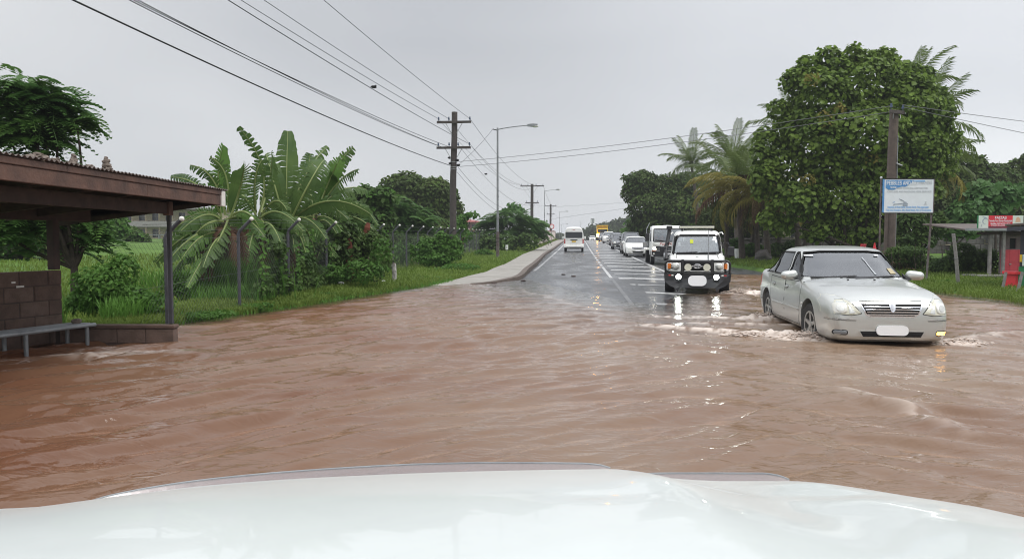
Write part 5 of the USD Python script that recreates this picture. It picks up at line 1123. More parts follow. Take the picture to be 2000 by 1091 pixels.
for k, (a, b, lb) in enumerate(((I1(-.95, 8.85), I2(-1.6, 9.65), 'left top wire between the tallest pole and the middle pole'), (I1(-.32, 8.85), I2(-.6, 9.65), 'inner top wire between the tallest pole and the middle pole'), (I1(.98, 8.85), I2(1.6, 9.65), 'right top wire between the tallest pole and the middle pole'), (I1(.98, 7.3), I2(.6, 9.6), 'wire with a bird-sized lump between the tallest pole and the middle pole'), (I1(.28, 7.25), I2(.8, 7.2), 'lower crossarm wire between the tallest pole and the middle pole'), (I1(.25, 5.9), I2(-.8, 7.2), 'clamp cable between the tallest pole and the middle pole'), (I1(.2, 5.6), I2(.1, 6.2), 'lowest cable between the tallest pole and the middle pole'))):
    wire([a, b], .013, lb, .42 + .06 * k)
I3 = lambda dx, z: np.array([9.75 + dx, 187.7, z])
for dx, lb in ((-1.6, 'left'), (1.6, 'right')): wire([I2(dx, 9.65), I3(dx * .8, 10.4)], .016, lb + ' top wire between the middle pole and the third pole', .35)
R5 = np.array([XR_ + .05, YR_ - .2, 6.7])
wire([I1(.3, 6.25), R5 + [-.3, 0, .05]], .012, 'upper of the two wires crossing the road to the brown pole', .5, 'wire_grey', 30)
wire([I1(.35, 5.95), R5 + [-.1, 0, -.15]], .012, 'lower of the two wires crossing the road to the brown pole', .55, 'wire_grey', 30)
wire([R5 + [.2, 0, .1], at(2080, 247, 34)], .012, 'upper wire leaving the brown pole to the right edge', .3, 'wire_grey')
wire([R5 + [.3, 0, .0], at(2080, 276, 34)], .012, 'lower wire leaving the brown pole to the right edge', .3, 'wire_grey')
wire([I1(.2, 6.0), np.array([-1.2, 47.8, 8.55])], .010, 'thin cable looping from the tallest pole clamp up to the nearest street lamp', 14.0)
wire([I3(.4, 6.9), np.array([30, 180, 9.6])], .022, 'sagging cable crossing the road from the third pole to the right trees', .06)
wire([I3(.4, 9.9), np.array([32, 180, 10.9])], .016, 'upper thin cable crossing the road from the third pole', .06)
for px, py, Yd, lb in ((730, 170, 33.6, 'dark lump perched on the overhead wire left of the tallest pole'), (949, 340, 68, 'small dark lump on the wire right of the tallest pole')):
    p = at(px, py, Yd); single('wire_lump', cat(lump(p, .09, 8, 2, (1.5, .8, .75), .4), lump(p + [.08, 0, .05], .05, 9, 1, (1, .8, .8), .2)), 'seam_black', lb, 'bird', smooth=True)

# ------------------------------------------------------------------ mesh fence with cranked posts along the left verge
def fence_x(Y): return -4.97 + .052 * (Y - 24)
fn = thing('mesh_fence', 'chain mesh fence with cranked white-tipped posts along the left verge', 'fence')
fy = [12.0, 14.8, 17.6, 20.6] + list(np.arange(23.8, 75, 2.75))
def post_geo(X, Y, z0, hgt=1.58):
    return tube([(X, Y, z0 - .2), (X, Y, z0 + hgt - .06), (X + .03, Y, z0 + hgt), (X + .25, Y, z0 + hgt + .22)], .033, 8)
for Yp in fy:
    Xp = fence_x(Yp); z0 = gz(Xp, Yp); p = part(fn, 'post', post_geo(Xp, Yp, z0), 'post_dark', 40)
    part(p, 'post_cap', lump((Xp + .27, Yp, z0 + 1.82), .043, 1, 1, (1, 1, 1), 0), 'white_trim', True)
Vw, Fw, n = [], [], 0
for Ya in np.arange(11.0, 74, .11):
    for dr in (1, -1):
        Yb = Ya + dr * 1.45
        if not 10.6 <= Yb <= 74: continue
        A_ = np.array([fence_x(Ya), Ya, gz(fence_x(Ya), Ya)]); B_ = np.array([fence_x(Yb), Yb, gz(fence_x(Yb), Yb) + 1.45]); r_ = .0013
        Vw.append(np.array([A_ + [r_, 0, 0], A_ + [-r_, r_, 0], A_ + [-r_, -r_, 0], B_ + [r_, 0, 0], B_ + [-r_, r_, 0], B_ + [-r_, -r_, 0]])); Fw.append(np.array([[0, 1, 4], [0, 4, 3], [1, 2, 5], [1, 5, 4], [2, 0, 3], [2, 3, 5]]) + n); n += 6
part(fn, 'mesh', trimesh.Trimesh(np.vstack(Vw), np.vstack(Fw), process=False), 'fence_wire', kind='stuff')
for dz, dx in ((1.47, 0), (.75, 0), (1.62, .08), (1.74, .18), (1.80, .26)):
    part(fn, 'strand_wire', tube([(fence_x(y) + dx, y, gz(fence_x(y), y) + dz) for y in np.arange(11, 74.5, 2.7)], .003, 3), 'fence_wire')

# small things on the left verge
mp = at(770, 553, 23.4)
t = thing('marker_post', 'short white peeling marker post with dark patches on the left verge', 'post', (mp[0], 23.4, gz(mp[0], 23.4) - .05)); part(t, 'post', tube([(0, 0, 0), (.01, 0, .3), (-.01, 0, .62)], [.075, .07, .072], 10), 'white_peeling', 40); part(t, 'post_top', lump((-.01, 0, .62), .07, 3, 1, (1, 1, .4), .2), 'rust_steel')
for px, py, Yd, r_, lb in ((661, 563, 21.3, .13, 'large white plastic bag lying on the grass verge'), (748, 552, 23.0, .07, 'small white bag scrap on the grass left of the marker post')):
    p = at(px, py, Yd); single('plastic_bag', lump((p[0], Yd, gz(p[0], Yd) + r_ * .45), r_, 12, 3, (1.25, .9, .6), .5), 'white_plastic', lb, 'plastic bag', smooth=True)
p = at(990, 490, 60); t = thing('marker_board', 'small white marker board standing in the verge grass behind the nearest street lamp', 'sign', (p[0], 60, gz(p[0], 60) + .05)); part(t, 'board', bx(-.10, -.02, .25, .10, .0, .62), 'white_plastic'); part(t, 'mark', bx(-.02, -.025, .33, .02, -.021, .55), 'letter_dark'); part(t, 'stake', bx(-.03, 0, 0, .03, .03, .3), 'galv_dull')

# red and white fence on the rise
rf = thing('painted_fence', 'red and white painted pillar fence on the rise left of the van', 'fence')
for k, Yp in enumerate(np.arange(86, 156, 2.9)):
    Xp = xu(-6.3, Yp); z0 = gz(Xp, Yp)
    part(rf, 'pillar', bx(Xp - .22, Yp - .22, z0 - .2, Xp + .22, Yp + .22, z0 + 1.75, .03), 'white_trim'); part(rf, 'panel', bx(Xp - .08 + SL * 1.4, Yp + .24, z0 - .1, Xp + .08 + SL * 1.4, Yp + 2.64, z0 + 1.55), 'red_board')
    part(rf, 'pillar_cap', bx(Xp - .28, Yp - .28, z0 + 1.753, Xp + .28, Yp + .28, z0 + 1.85), 'roof_red')
rs = thing('round_sign', 'small red-rimmed round road sign above the painted fence', 'sign', (xu(-5.6, 122), 122, gz(xu(-5.6, 122), 122))); part(rs, 'post', cyl((0, 0, 0), (0, 0, 2.6), .05, 8), 'galv_dull')
for r_, y, m in ((.42, 0, 'red_bright'), (.30, -.03, 'white_plastic')): part(rs, 'disc' if r_ > .4 else 'disc_face', cyl((0, y, 2.6), (0, y - .02, 2.6), r_, 24), m)

# ------------------------------------------------------------------ buildings
def block_building(name, label, x0, x1, yf, depth, z0, floors, fh, wall, roofm, nwin, cat_='building', band='wall_grey', rot=0.0, roof='flat', winw=1.3, rail=False, cols=True):
    cx = (x0 + x1) / 2; t = thing(name, label, cat_, (cx, yf, z0), rot); W_ = x1 - x0; h = floors * fh
    body = man(bx(-W_ / 2, 0, 0, W_ / 2, depth, h)); sp = W_ / nwin
    for fl in range(floors):
        for k in range(nwin):
            xc = -W_ / 2 + sp * (k + .5); body = body - man(bx(xc - winw / 2, -.2, fl * fh + fh * .33, xc + winw / 2, .35, fl * fh + fh * .82))
    part(t, 'wall', unman(body), wall)
    for fl in range(floors):
        for k in range(nwin):
            xc = -W_ / 2 + sp * (k + .5); wn = part(t, 'window', bx(xc - winw / 2 + .01, .18, fl * fh + fh * .335, xc + winw / 2 - .01, .2, fl * fh + fh * .815), 'window_dark')
            part(wn, 'frame', cat(bx(xc - .03, .13, fl * fh + fh * .335, xc + .03, .178, fl * fh + fh * .815), bx(xc - winw / 2 + .02, .13, fl * fh + fh * .58, xc + winw / 2 - .02, .176, fl * fh + fh * .61)), 'wall_grey')
            if cols: part(t, 'column', bx(xc - sp / 2 - .12, -1.5, 0, xc - sp / 2 + .12, -1.26, h), wall)
        if rail or fl:
            part(t, 'floor_slab', bx(-W_ / 2 - .2, -1.6, fl * fh - .12, W_ / 2 + .2, -.005, fl * fh + .12), band)
            part(t, 'balcony_rail', bx(-W_ / 2, -1.58, fl * fh + .125, W_ / 2, -1.52, fl * fh + .85), band if not rail else wall)
    if roof == 'flat': part(t, 'roof', bx(-W_ / 2 - .5, -1.9, h, W_ / 2 + .5, depth + .5, h + .3), roofm)
    else:
        o = .9; rh = .9; pts = [(sx * (W_ / 2 + o), y, h + dz) for sx in (-1, 1) for y in (-1.8, depth + o) for dz in (0, .12)] + [(sx * W_ / 4, depth / 2, h + rh) for sx in (-1, 1)]
        part(t, 'roof', trimesh.convex.convex_hull(np.array(pts)), roofm)
    return t
block_building('school_building', 'cream two-storey school building with dark windows beyond the lawn', -84, -52, 130, 9, 1.05, 2, 2.9, 'wall_cream', 'wall_grey', 14, winw=1.35, rot=.05)
block_building('pink_house', 'pink two-storey house with maroon roof beyond the fence', -17.5, -7.7, 170, 9, .9, 2, 2.35, 'wall_pink', 'roof_red', 5, 'house', 'roof_red', roof='hip', winw=1.1, rail=False)
block_building('cream_house', 'long cream single-storey house behind the right-hand trees', 22, 45, 84, 8, .9, 1, 2.6, 'wall_pale', 'wall_grey', 8, 'house', winw=1.2, cols=False)
t = block_building('roadside_house', 'small pale house seen between the trees behind the stone wall', 39, 48, 66, 6, .9, 1, 2.3, 'wall_cream', 'roof_maroon', 3, 'house', winw=1.2, cols=False)
# benches / rail on the lawn
t = thing('lawn_bench', 'low grey rail bench on the lawn in front of the school', 'bench', (-37, 78, gz(-37, 78)));
part(t, 'seat', bx(-3.4, -.2, .40, 3.4, .2, .48), 'galv_dull')
for x in (-3, 0, 3): part(t, 'leg', bx(x - .06, -.15, 0, x + .06, .15, .40), 'galv_dull')

# stone wall behind the right verge
swl = thing('stone_wall', 'long dark stone boundary wall behind the right-hand trees', 'wall')
for k, x in enumerate(np.arange(11.5, 40, 2.4)):
    Yw = 50 - (x - 12) * .10; z0 = gz(x, Yw)
    for r_ in range(4):
        for c_ in range(4):
            xx = x + .3 * (r_ % 2) + c_ * .6; part(swl, 'stone', bx(xx + .01, Yw - .14 - .02 * ((k + c_ + r_) % 3), z0 - .05 + r_ * .31, xx + .588, Yw + .15, z0 + .25 + r_ * .31, .03), 'stone_dark')
    part(swl, 'coping', bx(x, Yw - .2, z0 + 1.20, x + 2.392, Yw + .2, z0 + 1.29), 'stone_dark')

# ------------------------------------------------------------------ faded sign board on two posts
YS = 23.6; L0, L1 = at(1728, 350, YS), at(1822, 415, YS); sx0, sx1 = L0[0], L1[0]; szt, szb = L0[2], L1[2]; W_ = sx1 - sx0; Hs = szt - szb
sg = thing('sign_board', 'faded white and blue advertising board on two rusty posts', 'sign', (sx0, YS, 0))
part(sg, 'panel', bx(0, 0, szb, W_, .03, szt), 'sign_white')
part(sg, 'frame_top', bx(-.02, -.01, szt + .002, W_ + .02, .04, szt + .03), 'seam_black'); part(sg, 'frame_bottom', bx(-.02, -.01, szb - .03, W_ + .02, .04, szb - .002), 'seam_black')
part(sg, 'frame_side', bx(-.05, -.005, szb, -.002, .035, szt), 'sign_blue'); part(sg, 'frame_side', bx(W_ + .002, -.005, szb, W_ + .03, .035, szt), 'rust_steel')
def onsign(m, x, z, dy=-.004): v = m.vertices; return trimesh.Trimesh(np.column_stack([x + v[:, 0], dy - v[:, 2], z + v[:, 1]]), m.faces[:, ::-1], process=False)
def flat(poly, d=.003): return cat(*[trimesh.creation.extrude_polygon(g, d, engine='earcut') for g in getattr(poly, 'geoms', [poly])])
U = W_ / 1.0
part(sg, 'print_banner', onsign(flat(Polygon([(.03 * U, 0), (.60 * U, 0), (.50 * U, -.15), (.44 * U, -.19), (.42 * U, -.21), (.36 * U, -.20), (.26 * U, -.24), (.20 * U, -.30), (.08 * U, -.30), (.02 * U, -.24)])), 0, szt - .03), 'sign_blue')
part(sg, 'print_band', onsign(flat(sbox(.58 * U, -.05, .82 * U, -.01)), 0, szt - .03), 'sign_lightblue')
tt = textm('PEBBLES AND EA', .115, .003, True, 0, .60 * U); part(sg, 'print_title', onsign(tt, .34 * U, szt - .175, -.008), 'sign_white')
tt = textm('RTHMOVING', .10, .002, True, 0, .33 * U); part(sg, 'print_title_faded', onsign(tt, .80 * U, szt - .16, -.003), 'sign_greyprint')
tt = textm('Mobile', .055, .003, True, 0, .12 * U); part(sg, 'print_small', onsign(tt, .18 * U, szt - .28, -.009), 'sign_white')
for z, x0, x1, s_ in ((.28, .25, .88, 'SAND SUPPLIES CONTRACTOR'), (.385, .06, .96, 'CARTAGE AND MACHINE HIRE SERVICE')):
    tt = textm(s_, .055, .002, True, 0, (x1 - x0) * U); part(sg, 'print_faded_line', onsign(tt, (x0 + x1) / 2 * U, szt - z - .03, -.003), 'sign_greyprint')
dig = shapely.union_all([Polygon([(.20, .02), (.22, .05), (.34, .06), (.40, .08), (.40, .10), (.30, .085), (.20, .075), (.18, .03)]), Polygon([(.38, .04), (.47, .04), (.49, .08), (.46, .10), (.45, .14), (.40, .14), (.39, .08)]), Polygon([(.40, .145), (.33, .22), (.34, .225), (.42, .15)]), Polygon([(.37, .16), (.30, .23), (.31, .235), (.38, .165)]), sbox(.38, .0, .48, .035)])
part(sg, 'print_digger', onsign(flat(shapely.affinity.scale(dig, U, 1.0, origin=(0, 0))), 0, szb + .20), 'sign_machine')
part(sg, 'print_scrap', onsign(flat(shapely.affinity.scale(Polygon([(.16, .28), (.19, .27), (.21, .28), (.215, .30), (.20, .305), (.19, .285)]), U, 1, origin=(0, 0))), 0, szb + .04), 'sign_blue')
part(sg, 'print_scrap', onsign(flat(shapely.affinity.scale(Polygon([(.80, .02), (.88, .03), (.85, .07), (.87, .12), (.83, .13), (.83, .07)]), U, 1, origin=(0, 0))), 0, szb + .22), 'sign_greyprint')
tt = textm('Supplies of River Sand, Screen Sand, Fine aggregate', .055, .002, True, 0, .84 * U); part(sg, 'print_line', onsign(tt, .49 * U, szb + .145, -.004), 'sign_lightblue')
tt = textm('Top Soil, Boulders, Mix, Road Metal, Hire of Excavators', .055, .002, True, 0, .92 * U); part(sg, 'print_line', onsign(tt, .50 * U, szb + .05, -.004), 'sign_lightblue')
part(sg, 'post', tube([(-.085, .05, 0), (-.09, .05, szt + .03)], .028, 8), 'rust_steel', 40); part(sg, 'post', tube([(W_ - .12, .06, -.05), (W_ + .04, .06, szt + .01)], .032, 8), 'rust_steel', 40)
part(sg, 'post_ball', lump((-.09, .05, szt + .05), .04, 1, 1, (1, 1, 1), 0), 'sign_greyprint', True); 

# ------------------------------------------------------------------ roadside stalls at the right edge
YK = 25.0
ks = thing('food_stall', 'small food stall with red boards and a red sign on its tin roof', 'stall')
ka = lambda px, py, d=0: at(px, py, YK + d)
x0, x1 = ka(1878, 450)[0], 19.6; zr = ka(1900, 449)[2]; zf = .30
part(ks, 'roof', trimesh.convex.convex_hull(np.array([(x, y, z) for x in (x0, x1) for y, z0 in ((YK - .25, zr - .02), (YK + 2.4, zr + .22)) for z in (z0, z0 + .045)])), 'corrugated'); part(ks, 'roof_edge', bx(x0 - .03, YK - .30, zr - .03, x1, YK - .255, zr + .05), 'galv')
part(ks, 'roof_beam', bx(x0 + .5, YK - .1, zr - .16, x1, YK - .02, zr - .065), 'wood_dark')
xb0, xb1 = ka(1955, 500)[0], x1
part(ks, 'front_wall', unman(man(bx(xb0, YK + .02, zf, xb1, YK + .10, zr - .05)) - man(bx(ka(1973, 470)[0], YK - 1, 1.15, ka(1986, 470)[0], YK + 1, 1.50))), 'board_brown')
part(ks, 'window_opening', bx(ka(1973, 470)[0], YK + .08, 1.15, ka(1986, 470)[0], YK + .12, 1.5), 'seam_black')
for k, (a, b) in enumerate(((1955, 1971), (1971.4, 1988), (1988.4, 2010))):
    for z0_, z1_ in ((zf, zf + .40), (zf + .405, 1.12)): part(ks, 'red_panel', bx(ka(a, 500)[0], YK - .02, z0_, ka(b, 500)[0], YK + .015, z1_), 'red_board')
part(ks, 'door_latch', bx(ka(1971, 515)[0] - .02, YK - .045, .62, ka(1971, 515)[0] + .05, YK - .022, .65), 'galv')
part(ks, 'side_wall', trimesh.convex.convex_hull(np.array([(xb0 + a + b, y, z) for a, y in ((0, YK + .11), (1.25, YK + 2.0)) for b in (0, .05) for z in (zf, zr - .03)])), 'board_brown'); part(ks, 'back_wall', bx(xb0 + 1.3, YK + 2.0, zf, xb1, YK + 2.06, zr + .1), 'board_brown')
for px, d in ((1931.5, 0), (1955.5, -.06)): X_ = ka(px, 500)[0]; part(ks, 'post', bx(X_ - .045, YK + d - .08, .0, X_ + .045, YK + d, zr - .06), 'wood_grey')
for k in range(5): part(ks, 'floor_plank', bx(ka(1885, 540)[0] + .04 * (k % 2), YK - .85 + k * .21, zf - .055, ka(1962, 540)[0] + .1 * (k % 3), YK - .85 + k * .21 + .2, zf - .01), 'wood_grey')
for x in (ka(1895, 540)[0], ka(1925, 540)[0], ka(1955, 540)[0]): part(ks, 'floor_bearer', bx(x - .05, YK - .8, .05, x + .05, YK + .1, zf - .06), 'wood_dark')
# roof sign
s0, s1 = ka(1907, 430)[0], ka(1994, 430)[0]; zs0, zs1 = zr + .06, ka(1950, 421)[2]; sw_ = s1 - s0; sh_ = zs1 - zs0
rsn = thing('stall_sign', 'red and white painted sign board standing on the stall roof', 'sign', (s0, YK - .12, zs0))
part(rsn, 'panel', bx(0, 0, 0, sw_, .03, sh_), 'sign_pale'); part(rsn, 'red_field', onsign(flat(sbox(sw_ * .22, .06, sw_ * .76, sh_)), 0, 0, -.001), 'sign_red'); part(rsn, 'maroon_field', onsign(flat(sbox(sw_ * .22, 0, sw_ * .76, .058)), 0, 0, -.001), 'sign_maroon')
part(rsn, 'edge_strip', bx(-.03, -.005, 0, -.002, .035, sh_), 'green_paint')
for s_, z, h_, ww_ in (('FAIZAS', sh_ - .115, .085, .26), ('Twenty Four Seven Restaurant', sh_ - .205, .06, .52), ('Mobile: 803 4225 / 921', sh_ - .30, .055, .44), ('Fresh Food Daily', .07, .035, .40)):
    part(rsn, 'print_line', onsign(textm(s_, h_, .002, True, 0, sw_ * ww_), sw_ * .49, z, -.006), 'sign_white')
face = shapely.union_all([Point(sw_ * .15, sh_ * .55).buffer(.10).difference(Point(sw_ * .16, sh_ * .53).buffer(.085)), Polygon([(sw_ * .08, sh_ * .92), (sw_ * .13, sh_ * .80), (sw_ * .19, sh_ * .72), (sw_ * .17, sh_ * .86)]), Polygon([(sw_ * .05, sh_ * .1), (sw_ * .07, sh_ * .3), (sw_ * .08, sh_ * .28), (sw_ * .065, sh_ * .1)]), Point(sw_ * .03, sh_ * .45).buffer(.018)])
part(rsn, 'print_drawing', onsign(flat(face), 0, 0, -.001), 'sign_machine'); part(rsn, 'print_figure', onsign(flat(Polygon([(sw_ * .82, .20), (sw_ * .84, sh_ * .8), (sw_ * .88, sh_ * .9), (sw_ * .93, sh_ * .75), (sw_ * .94, .20)])), 0, 0, -.001), 'skin_print')
YB = 20.2; c0 = at(1992, 500, YB)
sb = thing('corner_stall', 'dark blue and green stall cut off by the right edge of the picture', 'stall', (c0[0], YB, 0), -math.atan2(c0[0], YB) - .06)
part(sb, 'wall', bx(0, 0, .72, 3, 1.8, 1.86), 'dark_wall'); part(sb, 'lower_wall', bx(-.02, -.02, 0, 3, 1.8, .715), 'green_paint')
part(sb, 'roof', trimesh.convex.convex_hull(np.array([(x, y, z0_ + dz) for x, z0_ in ((-.34, 1.82), (3.2, 2.02)) for y in (-.3, 2) for dz in (0, .05)])), 'corrugated')
part(sb, 'eave_board', trimesh.convex.convex_hull(np.array([(x, -y, z0_ - dz) for x, z0_ in ((-.30, 1.80), (3.2, 2.0)) for y in (.24, .29) for dz in (.01, .12)])), 'dark_wall')
part(sb, 'wall_poster', bx(.06, -.03, .74, .6, -.022, 1.05), 'sign_pale'); part(sb, 'flag_print', bx(.0, -.04, .85, .05, -.0215, 1.05), 'plate_yellow')
rt = thing('red_counter', 'bright red counter box in front of the corner stall', 'counter', (at(1974, 540, 20.4)[0], 20.4, 0)); part(rt, 'top', bx(-.05, -.25, .50, .42, .3, .58, .01), 'red_bright'); part(rt, 'front', bx(0, -.2, .08, .38, .25, .498), 'red_bright')
lg = thing('leaning_post', 'tall grey timber post leaning left beside the stall platform', 'post', group='leaning posts near the stalls'); a, b = at(1872, 553, 22.3), at(1862, 456, 22.3); part(lg, 'post', tube([a - [0, 0, .1], (a + b) / 2 + [.01, 0, 0], b], [.055, .052, .05], 8), 'wood_grey', 40)
part(lg, 'wire_tie', tube([(a + b) / 2 + [.06 * math.cos(q), .06 * math.sin(q), 0] for q in np.linspace(0, 6.28, 9)], .006, 4), 'galv_dull')
for (xa, ya), (xb, yb), Yd, lb in (((1956, 572), (1965, 531), 19.8, 'short grey post leaning right in front of the stall platform'), ((1985, 578), (1997, 531), 18.9, 'short grey post leaning right nearest the picture edge')):
    a, b = at(xa, ya, Yd), at(xb, yb, Yd); lg = thing('leaning_post', lb, 'post', group='leaning posts near the stalls'); part(lg, 'post', tube([a - [0, 0, .05], (a + b) / 2 + [.005, 0, 0], b], [.04, .038, .037], 8), 'wood_grey', 40)
# little things on the right verge
p = at(1441, 496, 45); t = thing('paint_bucket', 'small white container in the weeds right of the four wheel drive', 'container', (p[0], 45, gz(p[0], 45) + .1)); part(t, 'bucket', tube([(0, 0, 0), (0, 0, .55)], [.17, .21], 14), 'white_plastic', 40); part(t, 'rim', tube([(.21 * math.cos(a), .21 * math.sin(a), .55) for a in np.linspace(0, 6.28, 15)], .015, 5, False), 'white_plastic')
p = at(1492, 500, 42); single('boulder', lump((p[0], 42, gz(p[0], 42) + .25), .48, 21, 3, (1, .8, .9), .45), 'stone_dark', 'dark boulder in the weeds left of the silver sedan roof', 'boulder', smooth=True)
p = at(1708, 486, 31); t = thing('red_marker', 'small red cone beside the left sign post', 'cone', (p[0], 31, p[2] - .15)); part(t, 'cone', tube([(0, 0, 0), (0, 0, .42)], [.10, .02], 10), 'red_bright', 40); part(t, 'foot', bx(-.13, -.13, -.03, .13, .13, -.001), 'red_bright')
p = at(1725, 482, 28); t = thing('meter_box', 'small red box fixed low on the brown pole', 'box', (p[0], 29.6, p[2])); part(t, 'box', bx(-.09, -.05, -.1, .09, .05, .1, .01), 'red_bright'); part(t, 'lid', bx(-.095, -.065, .03, .095, -.051, .105), 'red_board')
p = at(1812, 494, 30); t = thing('cranked_post', 'dark cranked fence post with a white tip right of the sign board', 'post', (p[0] - .25, 30, gz(p[0], 30))); part(t, 'post', tube([(0, 0, 0), (.03, 0, .75), (.28, 0, 1.0)], .03, 8), 'post_dark', 40); part(t, 'post_cap', lump((.29, 0, 1.02), .045, 1, 1, (1, 1, 1), 0), 'white_trim', True)
# masts far beyond the crest
tw = thing('telecom_mast', 'thin telecom mast with a drum at its top far beyond the crest', 'mast', (at(1157, 460, 420)[0], 420, -2)); part(tw, 'mast', tube([(0, 0, 0), (0, 0, 15.5)], .22, 6), 'galv_dull'); part(tw, 'drum', cyl((0, 0, 13.2), (0, 0, 16.0), .95, 10), 'galv_dull')
for k in range(3): part(tw, 'panel_antenna', bx(1.1 * math.cos(k * 2.1) - .15, 1.1 * math.sin(k * 2.1) - .15, 13.3, 1.1 * math.cos(k * 2.1) + .15, 1.1 * math.sin(k * 2.1) + .15, 15.6), 'white_plastic')
tw = thing('whip_mast', 'bare thin mast rising behind the van', 'mast', (at(1133, 460, 380)[0], 380, -2)); part(tw, 'mast', tube([(0, 0, 0), (0, 0, 13.5)], [.12, .06], 6), 'galv_dull'); part(tw, 'mast_foot', bx(-.5, -.5, 0, .5, .5, .6), 'concrete')
# ------------------------------------------------------------------ vegetation builders
VR = np.random.default_rng(23)
def unit(v): return v / (np.linalg.norm(v, axis=-1, keepdims=True) + 1e-9)
SHAPES = {'diamond': ([(0, 0, 0), (.5, .5, .06), (1, 0, -.10), (.5, -.5, .06)], [(0, 2, 1), (0, 3, 2)]),
          'oval': ([(0, 0, 0), (.28, .46, .05), (.70, .40, .02), (1, 0, -.14), (.70, -.40, .02), (.28, -.46, .05)], [(0, 3, 1), (1, 3, 2), (0, 5, 3), (5, 4, 3)]),
          'strip': ([(0, .35, 0), (0, -.35, 0), (.55, .5, .04), (.55, -.5, .04), (1, 0, -.12)], [(0, 1, 3), (0, 3, 2), (2, 3, 4)]),
          'spray': ([(0, 0, 0), (.35, .5, .08), (.45, .12, 0), (.8, .45, -.05), (1, 0, -.12), (.8, -.45, -.05), (.45, -.12, 0), (.35, -.5, .08)], [(0, 2, 1), (0, 6, 2), (2, 6, 4), (2, 4, 3), (0, 7, 6), (6, 5, 4)])}
def leafmesh(P, N, size, aspect=.6, shape='oval', droop=0.0, rng=VR):
    n = len(P); N = unit(N); r = rng.normal(size=(n, 3)); r[:, 2] -= droop; T = unit(r - (r * N).sum(1, keepdims=True) * N); B = np.cross(N, T)
    sv, sf = SHAPES[shape]; sv = np.array(sv); sf = np.array(sf); s = np.broadcast_to(np.asarray(size, float), (n,)) * rng.uniform(.7, 1.25, n)
    v = P[:, None] + s[:, None, None] * (sv[None, :, :1] * T[:, None] + aspect * sv[None, :, 1:2] * B[:, None] + sv[None, :, 2:] * N[:, None])
    f = (sf[None] + (np.arange(n) * len(sv))[:, None, None]).reshape(-1, 3)
    return trimesh.Trimesh(v.reshape(-1, 3), f, process=False)
def blob_points(blobs, n, rng=VR, inner=.62):
    """blobs: centre(3), radii(3); leaves sit in the outer shells, so that every blob keeps a dark core"""
    vol = np.array([b[3] * b[5] + b[3] * b[4] for b in blobs]); k = rng.choice(len(blobs), n, p=vol / vol.sum()); b = np.array(blobs)[k]
    d = unit(rng.normal(size=(n, 3))); d[:, 2] = np.where((d[:, 2] < -.3) & (rng.random(n) < .5), -d[:, 2], d[:, 2])
    lump_ = meshkit.noise(d * 2.3 + k[:, None] * 5.1, 4); r = rng.uniform(inner, 1.0, n) ** .6 * (.78 + .42 * lump_)
    P = b[:, :3] + d * r[:, None] * b[:, 3:]; N = d + rng.normal(size=(n, 3)) * .55 + [0, 0, .45]
    return P, N
def pxblobs(Y, L, depth=.9, jit=.25, rng=VR):
    out = []
    for e in L:
        px, py, rx, ry = e[:4]; dy = e[4] if len(e) > 4 else rng.uniform(-1, 1) * jit * rx * Y / F_PX
        c = at(px, py, Y + dy); s = (Y + dy) / F_PX; out.append((c[0], c[1], c[2], rx * s, rx * s * depth, ry * s))
    return out
def limb(a, b, r0, r1, bend=.15, rng=VR, n=7, sides=7):
    a, b = np.asarray(a, float), np.asarray(b, float); t = np.linspace(0, 1, n)[:, None]; L = np.linalg.norm(b - a)
    o = rng.normal(size=3) * bend * L * .4; p = a + (b - a) * t + o * np.sin(np.pi * t) * .6; return tube(p, np.linspace(r0, r1, n), sides)
def px_tree(name, label, Y, blobs, trunks, leaf, n, size, bark='bark', shape='oval', aspect=.6, group=None, tr=.16, light=None, depth=.9, cat_='tree', droop=.4, limbs=True):
    """a tree at distance Y: its crown blobs and trunk feet given where they are seen"""
    B = pxblobs(Y, blobs, depth); feet = []
    for (px, py) in trunks:
        f = at(px, py, Y); f[2] = gz(f[0], Y) - .05; feet.append(f)
    c = np.array([feet[0][0], Y, feet[0][2]]) if feet else np.array([B[0][0], Y, gz(B[0][0], Y)])
    t = thing(name, label, cat_, c, 0, group); bc = np.array([b[:3] for b in B])
    for i, f in enumerate(feet):
        q = bc[np.argsort(np.linalg.norm((bc - f) * [1, .4, .5], axis=1))[:3]]; fork = f + (q[0] - f) * .45 if len(q) else f
        ms = [limb(f - c, fork - c, tr, tr * .7, .06)]
        if limbs:
            for k in range(min(3, len(q))): ms.append(limb(fork - c, q[k] - c, tr * .6, tr * .2, .15))
            for k in VR.permutation(len(bc))[:4]:
                if np.linalg.norm(bc[k] - fork) < 9: ms.append(limb(fork - c, bc[k] - c, tr * .5, tr * .12, .2))
        part(t, 'trunk', cat(*ms), bark, 40)
    P, N = blob_points(B, n); m = leafmesh(P - c, N, size, aspect, shape, droop)
    part(t, 'crown', m, leaf, kind='stuff')
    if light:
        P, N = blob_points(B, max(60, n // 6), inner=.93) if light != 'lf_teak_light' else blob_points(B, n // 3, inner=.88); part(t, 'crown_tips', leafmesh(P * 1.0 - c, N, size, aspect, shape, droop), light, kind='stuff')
    return t, c, B

